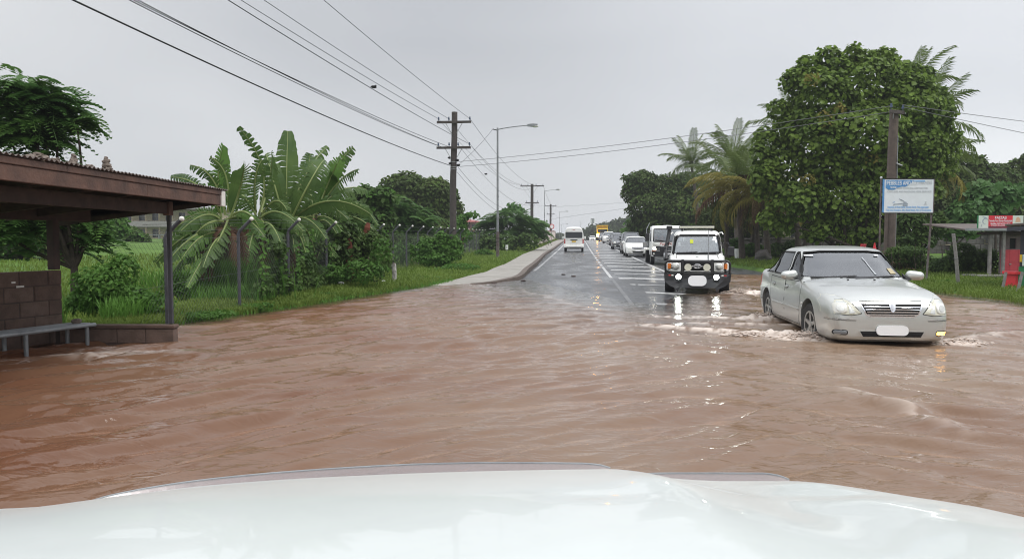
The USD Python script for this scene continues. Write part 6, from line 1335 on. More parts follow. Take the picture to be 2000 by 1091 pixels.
# ---- feathered leaf of a flame tree / palm frond / banana leaf, as single meshes
def feather(L, n=11, wid=.30, droop=.35, rng=VR, up=.25):
    """bipinnate leaf along +x, base at the origin"""
    t = np.linspace(0, 1, n); x = L * (t - .08 * t ** 2); z = L * (up * t - (up + droop) * t ** 2); V, Fc, k = [], [], 0
    for i in range(1, n):
        w = wid * L * (math.sin(math.pi * (.12 + .86 * t[i] ** .8)) ** .7) * rng.uniform(.88, 1.05); hw = L / n * 1.05
        for s in (-1, 1):
            a = np.array([x[i], 0, z[i]]); e = a + [w * .55, s * w * .85, -w * .22 - .02 * L]; d = np.array([hw * .5, -s * hw * .3, 0])
            m = (a + e) / 2 + [0, 0, .015 * L]; V += [a, m - d, m + d, e]; Fc += [(k, k + 1, k + 2), (k + 1, k + 3, k + 2)] if s > 0 else [(k, k + 2, k + 1), (k + 1, k + 2, k + 3)]; k += 4
    for i in range(n - 1):
        V += [(x[i], .006 * L, z[i]), (x[i], -.006 * L, z[i]), (x[i + 1], .004 * L, z[i + 1]), (x[i + 1], -.004 * L, z[i + 1])]; Fc += [(k, k + 1, k + 2), (k + 1, k + 3, k + 2)]; k += 4
    return trimesh.Trimesh(np.array(V, float), np.array(Fc), process=False)
def orient(m, base, dirv, roll=0.0):
    d = unit(np.asarray(dirv, float)); side = np.cross([0, 0, 1.0], d); side = side / (np.linalg.norm(side) + 1e-9); up = np.cross(d, side)
    c, s = math.cos(roll), math.sin(roll); sd, u2 = side * c + up * s, up * c - side * s
    return trimesh.Trimesh(np.asarray(base) + m.vertices[:, :1] * d + m.vertices[:, 1:2] * sd + m.vertices[:, 2:] * u2, m.faces, process=False)
FEATH = [feather(1.0, 12, .30, d, np.random.default_rng(i)) for i, d in enumerate((.25, .40, .55, .35, .65))]
def flame_tree(name, label, Y, blobs, foot, n, L, leaf=('lf_poinciana', 'lf_poinciana_light'), tr=.10, group=None, flat=.5, maxpart=300):
    B = pxblobs(Y, blobs); f = at(foot[0], foot[1], Y); f[2] = gz(f[0], Y) - .05; t = thing(name, label, 'tree', f, 0, group); bc = np.array([b[:3] for b in B])
    fork = f + [0, 0, max(.5, (bc[:, 2].min() - f[2]) * .6)]; ms = [limb(f - f, fork - f, tr, tr * .75, .05)]
    for b in bc: ms.append(limb(fork - f, b - f, tr * .6, tr * .18, .2))
    part(t, 'trunk', cat(*ms), 'bark', 40)
    cen = bc.mean(0); vol = np.array([b[3] * b[5] for b in B]); rest = []
    for i in range(n):
        b = B[VR.choice(len(B), p=vol / vol.sum())]; d = unit(VR.normal(size=3)); d[2] = abs(d[2]) if VR.random() < .75 else d[2]
        p = np.array(b[:3]) + d * np.array(b[3:]) * VR.uniform(.35, 1.0); o = p - cen; o[2] = 0; o = unit(o + VR.normal(size=3) * .45 * np.linalg.norm(o) + d * .3); o[2] = VR.uniform(-.25, flat)
        m = FEATH[VR.integers(5)]; s = L * VR.uniform(.7, 1.2); mm = trimesh.Trimesh(m.vertices * s, m.faces, process=False); q = orient(mm, p - f - o * s * .4, o, VR.normal() * .25)
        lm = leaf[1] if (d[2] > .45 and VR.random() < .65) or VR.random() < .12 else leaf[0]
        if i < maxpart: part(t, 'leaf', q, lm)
        else: rest.append(q)
    if rest: part(t, 'crown', cat(*rest), leaf[0], kind='stuff')
    return t
def frond(L, arch=.9, n=38, wid=.26, hang=.7, seed=0):
    rng = np.random.default_rng(seed); t = np.linspace(0, 1, n); ang = .35 - arch * 1.5 * t ** 1.3; dx = np.cos(ang) * L / n; dz = np.sin(ang) * L / n; x, z = np.cumsum(dx), np.cumsum(dz); V, Fc, k = [], [], 0
    for i in range(2, n):
        w = wid * L * math.sin(math.pi * min(.97, .18 + .74 * t[i])) ** .6 * rng.uniform(.85, 1.1)
        for s in (-1, 1):
            a = np.array([x[i], 0, z[i]]); hg = hang * rng.uniform(.6, 1.3)
            m = a + [w * .30, s * w * .42, -w * .18 * hg]; e = a + [w * .52, s * w * .62, -w * .75 * hg]; d = np.array([.0095 * L, 0, 0]); V += [a - d * .7, a + d * .7, m - d, m + d, e]; Fc += [(k, k + 1, k + 2), (k + 1, k + 3, k + 2), (k + 2, k + 3, k + 4)]; k += 5
    for i in range(n - 1):
        r = .012 * L * (1 - .7 * t[i]); V += [(x[i], r, z[i]), (x[i], -r, z[i]), (x[i + 1], r, z[i + 1]), (x[i + 1], -r, z[i + 1])]; Fc += [(k, k + 1, k + 2), (k + 1, k + 3, k + 2)]; k += 4
    return trimesh.Trimesh(np.array(V), np.array(Fc), process=False)
FR = [frond(1.0, a, 38, w, h, i) for i, (a, w, h) in enumerate(((.35, .26, .5), (.7, .26, .7), (1.0, .28, .9), (1.3, .28, 1.0), (.85, .24, .8)))]
def palm(label, Y, crown, foot, L, n, leaf='lf_palm', dead=0.0, group='coconut palms on the right side', rng=None, lean=0.0, tr=.16, spread=None):
    rng = rng or np.random.default_rng(int(crown[0] * 7 + crown[1])); c = at(crown[0], crown[1], Y); f = at(foot[0], foot[1], Y); f[2] = gz(f[0], Y) - .05
    t = thing('coconut_palm', label, 'palm tree', f, 0, group); h = c - f
    p = np.array([h * np.array([s ** 1.2, 1, s]) * [1, s, 1] for s in np.linspace(0, 1, 12)]); part(t, 'trunk', tube(p, np.linspace(tr * 1.25, tr * .75, 12), 9), 'bark_palm', 40)
    for i in range(n):
        a = 2 * math.pi * i * .381966 + rng.normal() * .2; lv = i / n; el = 1.15 - 1.75 * lv + rng.normal() * .12; d = np.array([math.cos(a) * math.cos(el), math.sin(a) * math.cos(el), math.sin(el)])
        m = FR[min(3, int(lv * 3.2 + rng.random()))] if lv > .15 else FR[0]; s = L * rng.uniform(.85, 1.12)
        part(t, 'frond', orient(trimesh.Trimesh(m.vertices * s, m.faces, process=False), h, d, rng.normal() * .2), leaf if not (dead and lv > 1 - dead) else ('lf_palm_yellow' if rng.random() < .8 else 'dead_leaf'))
    part(t, 'crown_heart', lump(h, tr * 1.3, 3, 1, (1, 1, 1.6), .2), 'bark_palm')
    return t
def banana_leaf(b, c, e, w, rng, face, tears=.5, whole=0):
    """midrib b-c-e in the world, blade half width w, torn into strips; face: a direction the blade shows itself to"""
    n = 22; P = bez(b, c, e, n); T = unit(np.gradient(P, axis=0)); S = unit(np.cross(T, face)); Nn = np.cross(S, T); t = np.linspace(0, 1, n)
    W = w * np.clip(np.sin(np.pi * np.clip(.06 + .90 * t, 0, 1)) ** .55, 0, 1) * np.where(t < .12, t / .12, 1)
    V, Fc, k = [], [], 0; L = np.linalg.norm(P[1] - P[0])
    for s in (-1, 1):
        off = rng.uniform(.05, .35); gap = 0; sag = 0.0
        for i in range(1, n - 1):
            if rng.random() < tears * (.75 if s != whole else .25): gap = rng.uniform(.15, .62); sag = rng.uniform(.05, 1.0)
            else: gap *= .35; sag = sag * .6 + .04
            wa, wb = W[i] * rng.uniform(.9, 1.04), W[i + 1] * rng.uniform(.9, 1.04)
            a0, a1 = P[i], P[i + 1]; sl = .35 * T[i]
            def pt(p, ww, fr, q): return p + (s * S[i] + sl) * ww * fr + Nn[i] * (-(.18 + .45 * sag) * abs(ww) * fr ** 2) * (1 + off) + np.array([0, 0, -1.0]) * sag * ww * fr ** 2 * .9 + q
            g = (a1 - a0) * gap
            q = [a0, a1, pt(a0, wa, .5, g * .5), pt(a1, wb, .5, -g * .1), pt(a0, wa, 1, g), pt(a1, wb, 1, -g * .35)]
            V += q; Fc += [(k, k + 1, k + 2), (k + 1, k + 3, k + 2), (k + 2, k + 3, k + 4), (k + 3, k + 5, k + 4)]; k += 6
    rib = tube(P, np.linspace(.032, .006, n), 5)
    return trimesh.Trimesh(np.array(V), np.array(Fc), process=False), rib

# ------------------------------------------------------------------ trees, left side
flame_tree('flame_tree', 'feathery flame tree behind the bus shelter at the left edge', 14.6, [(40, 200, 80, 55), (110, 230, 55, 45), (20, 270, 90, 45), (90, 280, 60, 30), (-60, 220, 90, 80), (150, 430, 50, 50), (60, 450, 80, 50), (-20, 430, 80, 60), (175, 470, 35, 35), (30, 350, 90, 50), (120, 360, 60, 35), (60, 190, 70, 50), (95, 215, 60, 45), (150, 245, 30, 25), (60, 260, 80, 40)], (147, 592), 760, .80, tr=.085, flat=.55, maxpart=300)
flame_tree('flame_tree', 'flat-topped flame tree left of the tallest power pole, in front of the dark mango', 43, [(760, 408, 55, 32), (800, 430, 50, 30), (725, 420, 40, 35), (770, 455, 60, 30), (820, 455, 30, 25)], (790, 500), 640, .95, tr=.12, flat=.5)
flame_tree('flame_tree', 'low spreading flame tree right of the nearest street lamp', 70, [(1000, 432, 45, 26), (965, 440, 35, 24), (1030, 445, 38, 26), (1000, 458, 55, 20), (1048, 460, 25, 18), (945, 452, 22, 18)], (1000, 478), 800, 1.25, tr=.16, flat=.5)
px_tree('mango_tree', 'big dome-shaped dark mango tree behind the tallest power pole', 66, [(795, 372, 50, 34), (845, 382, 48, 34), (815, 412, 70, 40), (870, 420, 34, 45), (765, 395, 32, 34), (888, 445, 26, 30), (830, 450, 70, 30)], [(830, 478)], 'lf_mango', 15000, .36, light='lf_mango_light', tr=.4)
px_tree('leafy_tree', 'mid-green tree between the banana plants and the flame tree', 36, [(715, 395, 34, 32), (745, 388, 25, 22), (700, 430, 35, 35), (735, 430, 35, 35), (690, 460, 30, 30)], [(715, 520)], 'lf_vine', 3000, .28, light='lf_vine_light', tr=.1)
p_ = px_tree('papaya_tree', 'slim papaya rising above the low flame tree', 72, [(1003, 407, 11, 5), (992, 411, 7, 4), (1014, 411, 7, 4)], [(1002, 470)], 'lf_papaya', 150, .5, tr=.12, shape='spray', aspect=1.0, limbs=False)
px_tree('sapling', 'thin light-green branch reaching out right of the tallest power pole', 52, [(905, 425, 12, 7), (922, 420, 13, 5), (895, 440, 18, 14), (905, 460, 16, 14)], [(893, 490)], 'lf_vine_light', 420, .30, tr=.06)
px_tree('yellow_shrub', 'yellow flowering shrub in front of the pink house', 60, [(905, 462, 8, 8), (900, 470, 9, 7)], [(903, 482)], 'lf_yellow', 300, .16, tr=.04, light='lf_vine')
px_tree('rounded_shrub', 'rounded grey-green shrub alone on the lawn before the school', 58, [(255, 462, 28, 18), (235, 470, 18, 12), (275, 468, 18, 13)], [(255, 492)], 'lf_vine', 1500, .3, tr=.08, light='lf_vine_light')
px_tree('papaya_tree', 'small palm-like tree left of the red and white fence end', 100, [(1052, 436, 10, 5), (1060, 440, 8, 5), (1046, 441, 7, 5)], [(1053, 470)], 'lf_papaya', 110, .6, tr=.12, shape='spray', aspect=1.0, limbs=False)
for k, (px, py, rx, ry, Y, lb) in enumerate(((40, 440, 90, 60, 30, 'dark leafy tree under the shelter roof at the far left'), (200, 425, 40, 40, 48, 'yellowish shrub tree left of the school building'), (120, 440, 60, 40, 40, 'dark leafy tree behind the flame tree trunk'))):
    px_tree('garden_tree', lb, Y, [(px, py, rx, ry), (px - rx * .5, py + ry * .4, rx * .7, ry * .7), (px + rx * .5, py + ry * .4, rx * .7, ry * .7)], [(px, py + ry + 30)], 'lf_mango' if k != 1 else 'lf_vine_light', 2600, .30, tr=.12, light='lf_vine')
for k, (px, Y) in enumerate(((-60, 150), (120, 165), (300, 170), (420, 150), (560, 140), (690, 150))):
    px_tree('distant_tree', ('far tree behind the school, leftmost', 'far tree behind the school roof, second from left', 'far tree right of the school building', 'far tree hidden mostly behind the banana plants, left', 'far tree hidden mostly behind the banana plants, right', 'far tree behind the mid-green tree')[k], Y, [(px, 440, 70, 28), (px + 50, 450, 50, 25), (px - 50, 450, 50, 25)], [(px, 478)], 'lf_mango', 1600, .95, tr=.3, group='far trees on the left horizon')

# banana plants behind the fence
BR = np.random.default_rng(5)
BL = {  # plant: (stem foot px, stem top px, Y), leaves (base, control, tip, half width px, leaf material, tear, whole side)
 'banana plant furthest left with one pale upright leaf': ((432, 545), (440, 430), 17.2, [
   ((432, 425), (418, 345), (436, 283), 24, 'lf_banana_light', .3, 1), ((440, 420), (425, 330), (372, 322), 17, 'lf_banana', .6, 0), ((430, 415), (395, 345), (333, 346), 18, 'lf_banana', .5, 1), ((445, 415), (455, 325), (410, 308), 18, 'lf_banana', .7, 0),
   ((455, 420), (485, 395), (512, 455), 22, 'lf_banana_light', .6, 0), ((430, 425), (395, 395), (340, 448), 18, 'lf_banana_light', .7, 0), ((436, 432), (392, 425), (366, 487), 19, 'lf_banana', .6, 0), ((450, 425), (480, 340), (476, 318), 24, 'lf_banana', .5, -1), ((445, 430), (430, 470), (405, 500), 20, 'lf_banana', .6, 0)]),
 'banana plant second from the left': ((500, 548), (505, 425), 18.6, [
   ((505, 420), (540, 330), (466, 248), 20, 'lf_banana', .8, 0), ((500, 415), (490, 340), (512, 312), 22, 'lf_banana', .6, 0), ((510, 415), (535, 330), (530, 298), 22, 'lf_banana', .5, 1), ((500, 420), (470, 360), (455, 385), 24, 'lf_banana', .5, 1), ((510, 420), (540, 370), (560, 410), 24, 'lf_banana', .6, 0), ((505, 430), (480, 450), (470, 500), 22, 'lf_banana', .5, 0), ((508, 425), (530, 450), (525, 505), 20, 'lf_banana', .6, 0)]),
 'tallest banana plant in the middle with the broad upright leaf': ((562, 548), (563, 430), 19.8, [
   ((560, 470), (558, 360), (562, 256), 30, 'lf_banana', .25, 1), ((565, 425), (590, 330), (640, 286), 22, 'lf_banana', .6, 0), ((568, 430), (620, 320), (634, 312), 26, 'lf_banana', .4, -1), ((560, 430), (545, 385), (547, 442), 22, 'lf_banana_light', .8, 0), ((556, 430), (530, 340), (520, 300), 24, 'lf_banana', .4, 1), ((570, 430), (640, 360), (724, 418), 22, 'lf_banana', .8, 1), ((560, 435), (520, 410), (490, 440), 24, 'lf_banana', .4, 0), ((570, 435), (600, 430), (615, 490), 20, 'lf_banana', .7, 0)]),
 'banana plant right of the middle with a tip against the sky': ((612, 545), (615, 420), 21.6, [
   ((615, 415), (650, 320), (690, 288), 20, 'lf_banana', .7, 0), ((618, 418), (650, 330), (668, 302), 22, 'lf_banana_light', .3, 0), ((612, 415), (600, 340), (606, 300), 24, 'lf_banana', .5, -1), ((620, 418), (660, 340), (700, 330), 18, 'lf_banana', .7, 0), ((618, 420), (660, 350), (716, 370), 22, 'lf_banana', .6, 1), ((610, 420), (585, 400), (570, 450), 22, 'lf_banana', .6, 0), ((622, 425), (670, 420), (705, 470), 20, 'lf_banana', .7, 0), ((615, 425), (640, 450), (650, 500), 20, 'lf_banana', .6, 0)]),
 'banana plant furthest right with a long hanging yellow-green leaf': ((650, 550), (655, 432), 22.4, [
   ((655, 430), (664, 395), (669, 532), 19, 'lf_banana_yellow', .9, 0), ((652, 428), (690, 360), (738, 440), 18, 'lf_banana', .7, 0), ((655, 430), (700, 415), (735, 465), 16, 'lf_banana', .6, 0), ((650, 428), (630, 360), (650, 340), 22, 'lf_banana', .5, 1), ((650, 430), (625, 420), (610, 470), 20, 'lf_banana', .6, 0)])}
for lb, (ft, tp, Y, lv) in BL.items():
    f = at(ft[0], ft[1], Y); f[2] = gz(f[0], Y) - .05; tpw = at(tp[0], tp[1], Y); t = thing('banana_plant', lb, 'banana plant', f, 0, 'banana plants behind the fence')
    part(t, 'stem', tube([f - f, (tpw - f) * .5 + [.04, 0, 0], tpw - f], [.16, .13, .09], 10), 'banana_stem', 40)
    for i, (b, c, e, w, m_, tear, wh) in enumerate(lv):
        db, dc, de = BR.uniform(-.2, .2), BR.uniform(-.9, .5), BR.uniform(-1.2, .7)
        B_, C_, E_ = at(b[0], b[1], Y + db) - f, at(c[0], c[1], Y + dc) - f, at(e[0], e[1], Y + de) - f
        ml, rib = banana_leaf(B_, C_, E_, w * (.86 if wh else .74) * Y / F_PX, BR, unit(np.array([BR.normal() * .55, -1, .30 + BR.normal() * .45])), min(.95, tear + .25), wh)
        p = part(t, 'leaf', ml, m_); part(p, 'midrib', rib, 'banana_rib')
    for k in range(11):
        a = BR.uniform(2.6, 6.8); el = BR.uniform(-.45, .95); L = BR.uniform(1.1, 1.8); h0 = tpw - f - [0, 0, BR.uniform(0, .5)]; hd = np.array([math.cos(a), math.sin(a), 0])
        C_ = h0 + hd * L * .45 * math.cos(el) + [0, 0, L * .5 * math.sin(el) + .1]; E_ = h0 + hd * L * .85 + [0, 0, L * (.45 * math.sin(el) - .45)]
        ml, rib = banana_leaf(h0, C_, E_, BR.uniform(.15, .24), BR, unit(np.array([BR.normal() * .6, -1, .7])), BR.uniform(.6, .95), 0); p = part(t, 'leaf', ml, ('lf_banana', 'lf_banana', 'lf_banana_light')[k % 3]); part(p, 'midrib', rib, 'banana_rib')
    for k in range(4):   # dead skirts
        a = BR.uniform(0, 6.28); b0 = (tpw - f) * .9; e0 = np.array([math.cos(a) * .5, math.sin(a) * .5, (tpw - f)[2] * .25]); ml, rib = banana_leaf(b0, b0 + [math.cos(a) * .55, math.sin(a) * .55, .1], e0, .14, BR, np.array([.2, -1, .2]), .8); part(t, 'dead_leaf', ml, 'dead_leaf')
fl_ = at(612, 440, 20); t = thing('banana_flower', 'dark red banana flower hanging below the right of the middle plant', 'flower', fl_); part(t, 'bud', lump((0, 0, 0), .10, 2, 2, (.8, .8, 2.0), .1), 'banana_flower', True); part(t, 'stalk', tube([(0, 0, .18), (.02, 0, .5), (-.15, .1, .8)], .025, 6), 'banana_rib', True)

# vines and thickets (nobody could count these leaves)
def thicket(name, label, Y, blobs, n, size, leaf, shape='oval', depth=.7, kind='stuff'):
    P, N = blob_points(pxblobs(Y, blobs, depth), n, inner=.5); P[:, 2] = np.maximum(P[:, 2], ground_z(P[:, 0], P[:, 1]) + .02)
    return single(name, leafmesh(P, N, size, .65, shape, .6), leaf, label, name.replace('_', ' '), kind=kind)
thicket('vine_thicket', 'dark vines covering the fence below the banana plants', 22.0, [(470, 500, 45, 45), (520, 505, 45, 45), (570, 500, 45, 50), (620, 495, 40, 55), (680, 490, 40, 60), (730, 500, 40, 50), (640, 460, 60, 40), (545, 460, 60, 40), (470, 465, 40, 40)], 9000, .13, 'lf_vine')
thicket('vine_thicket', 'paler creeper leaves running over the fence foot left of the marker post', 20.8, [(480, 535, 50, 18), (560, 538, 60, 16), (640, 535, 50, 20), (710, 530, 40, 25), (745, 500, 18, 40), (575, 505, 12, 40), (490, 505, 12, 35)], 3000, .10, 'lf_vine_light')
def fence_Y(px): return 6.22 / ((1000 - px) / F_PX + .052)
Pv, Nv = [], []
for px in np.arange(500, 765, 13):
    Yv = fence_Y(px) + .55; base = gz(fence_x(Yv) , Yv); s_ = Yv / F_PX
    for z, r_, pr in ((.25, .40, .9), (.70, .38, .6), (1.15, .30, .25)):
        if VR.random() < pr: P, N = blob_points([(fence_x(Yv) + VR.uniform(-.15, .05), Yv, base + z, VR.uniform(.15, .35), VR.uniform(.35, .6), r_ * VR.uniform(.6, 1.1))], 190, inner=.3); Pv.append(P); Nv.append(N)
single('vine_curtain', leafmesh(np.vstack(Pv), np.vstack(Nv), .11, .7, 'oval', .8), 'lf_vine', 'curtain of climbing vines hanging over the fence in front of the banana stems', 'vine', kind='stuff')
Pv, Nv = [], []
for px in (508, 548, 578, 602, 640, 655, 712, 738, 752):
    Yv = fence_Y(px) + .02; base = gz(fence_x(Yv), Yv); n = 46; P = np.stack([fence_x(Yv) + VR.normal(size=n) * .05 + .05, Yv + VR.normal(size=n) * .06, base + np.linspace(.1, VR.uniform(1.1, 1.7), n)], 1); Pv.append(P); Nv.append(np.tile([.4, -1, .5], (n, 1)) + VR.normal(size=(n, 3)) * .3)
single('vine_strands', leafmesh(np.vstack(Pv), np.vstack(Nv), .085, .8, 'oval', .8), 'lf_vine_light', 'pale strands of vine climbing the fence wire below the banana leaves', 'vine', kind='stuff')
thicket('dead_thatch', 'brown dead leaf thatch under the banana plants', 22.6, [(430, 480, 25, 30), (480, 480, 40, 30), (560, 480, 60, 35), (620, 500, 40, 35), (680, 500, 30, 40)], 1500, .35, 'dead_leaf', 'strip')
single('red_dead_leaf', leafmesh(np.array([[*at(684, z, 21.6)] for z in range(465, 530, 4)]), np.tile([0, -1, .2], (17, 1)), .28, .35, 'strip', 3.0), 'red_leaf', 'rust-red dead leaf hanging on the fence right of the banana plants', 'leaf')
single('red_dead_leaf', leafmesh(np.array([[*at(720, z, 22)] for z in range(435, 450, 3)]), np.tile([0, -1, .2], (5, 1)), .22, .6, 'strip', 3.0), 'red_leaf', 'small red leaf at the tip of the drooping banana leaf', 'leaf')
thicket('creeper', 'creeper climbing the fence right of the marker post', 33, [(800, 495, 14, 22), (835, 490, 26, 25), (862, 480, 20, 30), (885, 485, 18, 28), (850, 505, 40, 15), (780, 500, 16, 25)], 2600, .15, 'lf_vine_light')
thicket('creeper', 'darker creeper between the fence posts before the power pole', 36, [(820, 480, 60, 22), (770, 480, 30, 30), (880, 490, 30, 22)], 2200, .17, 'lf_vine')
thicket('shrub', 'bright green shrub at the fence foot left of the nearest street lamp', 52, [(945, 497, 17, 11), (938, 500, 14, 9), (955, 500, 12, 9)], 900, .16, 'lf_vine_light')
thicket('hedge', 'dark hedge behind the far end of the mesh fence', 66, [(930, 470, 40, 16), (980, 472, 40, 16), (1030, 470, 25, 16)], 1600, .3, 'lf_vine')
thicket('weeds', 'leafy weeds behind the bench and low end wall', 13.2, [(200, 560, 60, 45), (250, 590, 60, 35), (170, 600, 50, 35), (300, 600, 40, 30), (240, 530, 35, 35)], 3800, .075, 'lf_vine_light')
thicket('weeds', 'low weeds on the lawn edge right of the shelter post', 16.5, [(370, 575, 40, 20), (350, 560, 30, 25), (420, 600, 50, 15)], 1500, .075, 'lf_vine_light')
thicket('weeds', 'weedy tufts beside the footpath edge', 31, [(860, 530, 40, 8), (900, 522, 40, 8), (820, 540, 30, 7)], 1500, .09, 'lf_vine_light')

# ------------------------------------------------------------------ trees, right side
SAT = [(1610, 332, 50, 34), (1670, 330, 55, 36), (1730, 325, 45, 34), (1560, 150, 26, 22), (1618, 112, 24, 20), (1665, 108, 18, 22), (1725, 118, 26, 24), (1800, 150, 26, 22), (1840, 220, 26, 26), (1850, 300, 24, 24), (1495, 275, 24, 26), (1490, 345, 26, 26), (1530, 255, 24, 26), (1525, 440, 26, 22), (1600, 450, 30, 20), (1780, 400, 30, 26), (1700, 455, 34, 22), (1520, 215, 20, 22), (1545, 160, 22, 20), (1580, 125, 22, 16), (1690, 112, 24, 14), (1770, 135, 24, 16), (1835, 190, 20, 22), (1858, 270, 18, 24), (1850, 330, 20, 16), (1480, 300, 18, 20), (1485, 370, 18, 20), (1500, 425, 20, 16), (1590, 455, 22, 16), (1650, 465, 20, 18), (1690, 475, 16, 14), (1820, 370, 22, 18)]
tr_, c_, B_ = px_tree('broadleaf_tree', 'tall dense broadleaf tree behind the brown power pole on the right', 36.0,
    [(x, y, rx * .86, ry * .86) for x, y, rx, ry in [(1605, 190, 78, 66), (1690, 165, 88, 56), (1775, 205, 70, 66), (1590, 270, 72, 62), (1680, 262, 105, 75), (1790, 285, 66, 55), (1530, 320, 50, 55), (1555, 392, 66, 48), (1650, 385, 85, 60), (1740, 365, 66, 58), (1505, 345, 30, 38), (1630, 425, 40, 40), (1560, 235, 36, 36), (1820, 245, 36, 40), (1715, 430, 45, 45), (1800, 330, 50, 35), (1640, 130, 34, 24), (1735, 130, 30, 22)]] + SAT,
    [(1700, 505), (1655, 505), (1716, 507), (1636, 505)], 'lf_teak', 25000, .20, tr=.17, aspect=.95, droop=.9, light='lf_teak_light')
P, N = blob_points(B_, 300, inner=.97); N = N + [0, -1.2, 0]; P[:, 1] -= .15
for i in range(300): part(tr_, 'leaf', leafmesh(P[i:i + 1] - c_, N[i:i + 1], .235, 1.0, 'oval', .9), 'lf_teak_light' if i % 2 else 'lf_teak')
for (px, py, rx) in ((1585, 158, 16), (1612, 235, 20), (1640, 215, 14), (1700, 310, 18), (1580, 352, 14), (1745, 410, 14)):
    P, N = blob_points(pxblobs(34.6, [(px, py, rx, rx * .9)]), 60); part(tr_, 'flower_spray', leafmesh(P - c_, N, .16, .6, 'diamond'), 'lf_palm_yellow', kind='stuff')
palm('coconut palm whose crown shows above the top right of the broadleaf tree', 43, (1778, 182), (1800, 500), 2.9, 20)
palm('coconut palm with fronds reaching out right of the broadleaf tree', 41, (1800, 245), (1790, 500), 3.4, 24)
palm('low coconut palm whose fronds hang right of the sign board top', 39, (1810, 325), (1780, 500), 2.9, 20, dead=.25)
palm('coconut palm tip peeping out left of the broadleaf tree', 44, (1545, 250), (1560, 500), 2.6, 18)
palm('farther coconut palm at the left end of the palm group', 68, (1350, 318), (1370, 490), 2.9, 22)
palm('coconut palm with upright fronds second from the left in the palm group', 55, (1432, 315), (1440, 490), 3.2, 24)
palm('yellowing coconut palm with drooping golden fronds left of the broadleaf tree', 44, (1440, 368), (1450, 495), 3.1, 34, 'lf_palm', dead=.70)
palm('low yellowing coconut palm right beside the broadleaf tree', 42, (1490, 380), (1500, 497), 2.9, 30, 'lf_palm', dead=.65)
for k, (px, Y) in enumerate(((1422, 46), (1465, 47), (1480, 45.5), (1520, 46), (1570, 45), (1600, 46.5), (1745, 45))):
    f = at(px, 490, Y); f[2] = gz(f[0], Y) - .05
    t = thing('bare_trunk', ('brown trunk behind the four wheel drive mirror', 'brown trunk left of the cream house gap', 'brown trunk right of the cream house gap', 'thin brown trunk under the golden fronds', 'leaning brown trunk left of the broadleaf stems', 'paired brown trunk close to the broadleaf stems', 'brown trunk just right of the brown pole')[k], 'tree', f, 0, 'brown trunks in the shade of the right-hand trees')
    part(t, 'trunk', limb((0, 0, 0), (VR.uniform(-.4, .4), .2, 3.2), .17, .13, .1), 'bark_palm', 40)
    P, N = blob_points([(0, .3, 3.4, 1.3, 1.2, .8)], 500); part(t, 'crown', leafmesh(P, N, .3, .6, 'spray', .8), 'lf_mango', kind='stuff')
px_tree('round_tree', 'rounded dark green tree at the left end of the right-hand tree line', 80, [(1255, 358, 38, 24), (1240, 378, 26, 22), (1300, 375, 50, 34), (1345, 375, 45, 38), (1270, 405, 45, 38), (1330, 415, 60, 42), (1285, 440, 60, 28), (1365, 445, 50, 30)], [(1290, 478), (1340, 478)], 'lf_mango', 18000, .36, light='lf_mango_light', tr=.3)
px_tree('bushy_tree', 'low yellow-green bush behind the queue, left of the truck', 92, [(1243, 442, 22, 20), (1262, 448, 18, 16), (1225, 455, 12, 12)], [(1245, 472)], 'lf_vine_light', 900, .45, tr=.12)
px_tree('shade_tree', 'dark tree filling the gap under the yellowing palms', 58, [(1420, 430, 60, 32), (1480, 440, 60, 30), (1390, 450, 40, 25)], [(1430, 490), (1480, 490)], 'lf_mango', 6000, .30, tr=.2)
px_tree('shade_tree', 'dark tree behind the broadleaf tree trunks', 56, [(1560, 420, 70, 32), (1640, 425, 70, 30), (1740, 420, 70, 36), (1800, 400, 50, 45)], [(1600, 490), (1750, 490)], 'lf_mango', 7000, .30, tr=.2)
px_tree('mango_tree', 'broad dark mango tree behind the stalls on the right', 58, [(1885, 335, 50, 34), (1840, 365, 40, 40), (1900, 375, 70, 40), (1950, 360, 40, 38), (1870, 410, 60, 40), (1935, 415, 60, 40)], [(1880, 480)], 'lf_mango', 13000, .34, light='lf_mango_light', tr=.35)
px_tree('mango_tree', 'dark mango tree cut off by the right edge of the picture', 60, [(2010, 340, 40, 40), (1995, 370, 30, 35), (2040, 380, 60, 60), (2000, 410, 40, 40)], [(2020, 480)], 'lf_mango', 7000, .34, light='lf_mango_light', tr=.3)
px_tree('papaya_tree', 'spreading papaya tree above the stall roof sign', 38, [(1935, 372, 40, 14), (1900, 385, 26, 12), (1965, 385, 26, 14), (1990, 375, 20, 16), (1945, 398, 40, 12)], [(1945, 480)], 'lf_papaya', 700, .40, tr=.08, shape='spray', aspect=1.0, limbs=True)
px_tree('papaya_tree', 'bright young papaya tree left of the stall sign', 36, [(1868, 420, 20, 22), (1855, 445, 22, 18), (1885, 445, 22, 18), (1905, 410, 24, 14)], [(1868, 500)], 'lf_papaya', 700, .34, tr=.07, shape='spray', aspect=1.0)
px_tree('young_tree', 'young green tree between the brown pole and the sign post', 34, [(1775, 440, 36, 28), (1760, 470, 26, 18), (1800, 470, 26, 18), (1830, 440, 22, 24)], [(1780, 505)], 'lf_vine', 2400, .20, tr=.06)
thicket('thicket', 'dark shrubs behind the tall leaning post and stall platform', 27.5, [(1860, 520, 45, 22), (1900, 515, 40, 28), (1930, 510, 25, 28), (1830, 530, 30, 16), (1880, 495, 30, 22)], 4500, .10, 'lf_vine')
thicket('thicket', 'pale weeds in front of the stall platform', 22.5, [(1915, 562, 30, 9), (1945, 565, 30, 9), (1890, 556, 26, 6), (1850, 552, 20, 5)], 1500, .07, 'lf_vine_light')
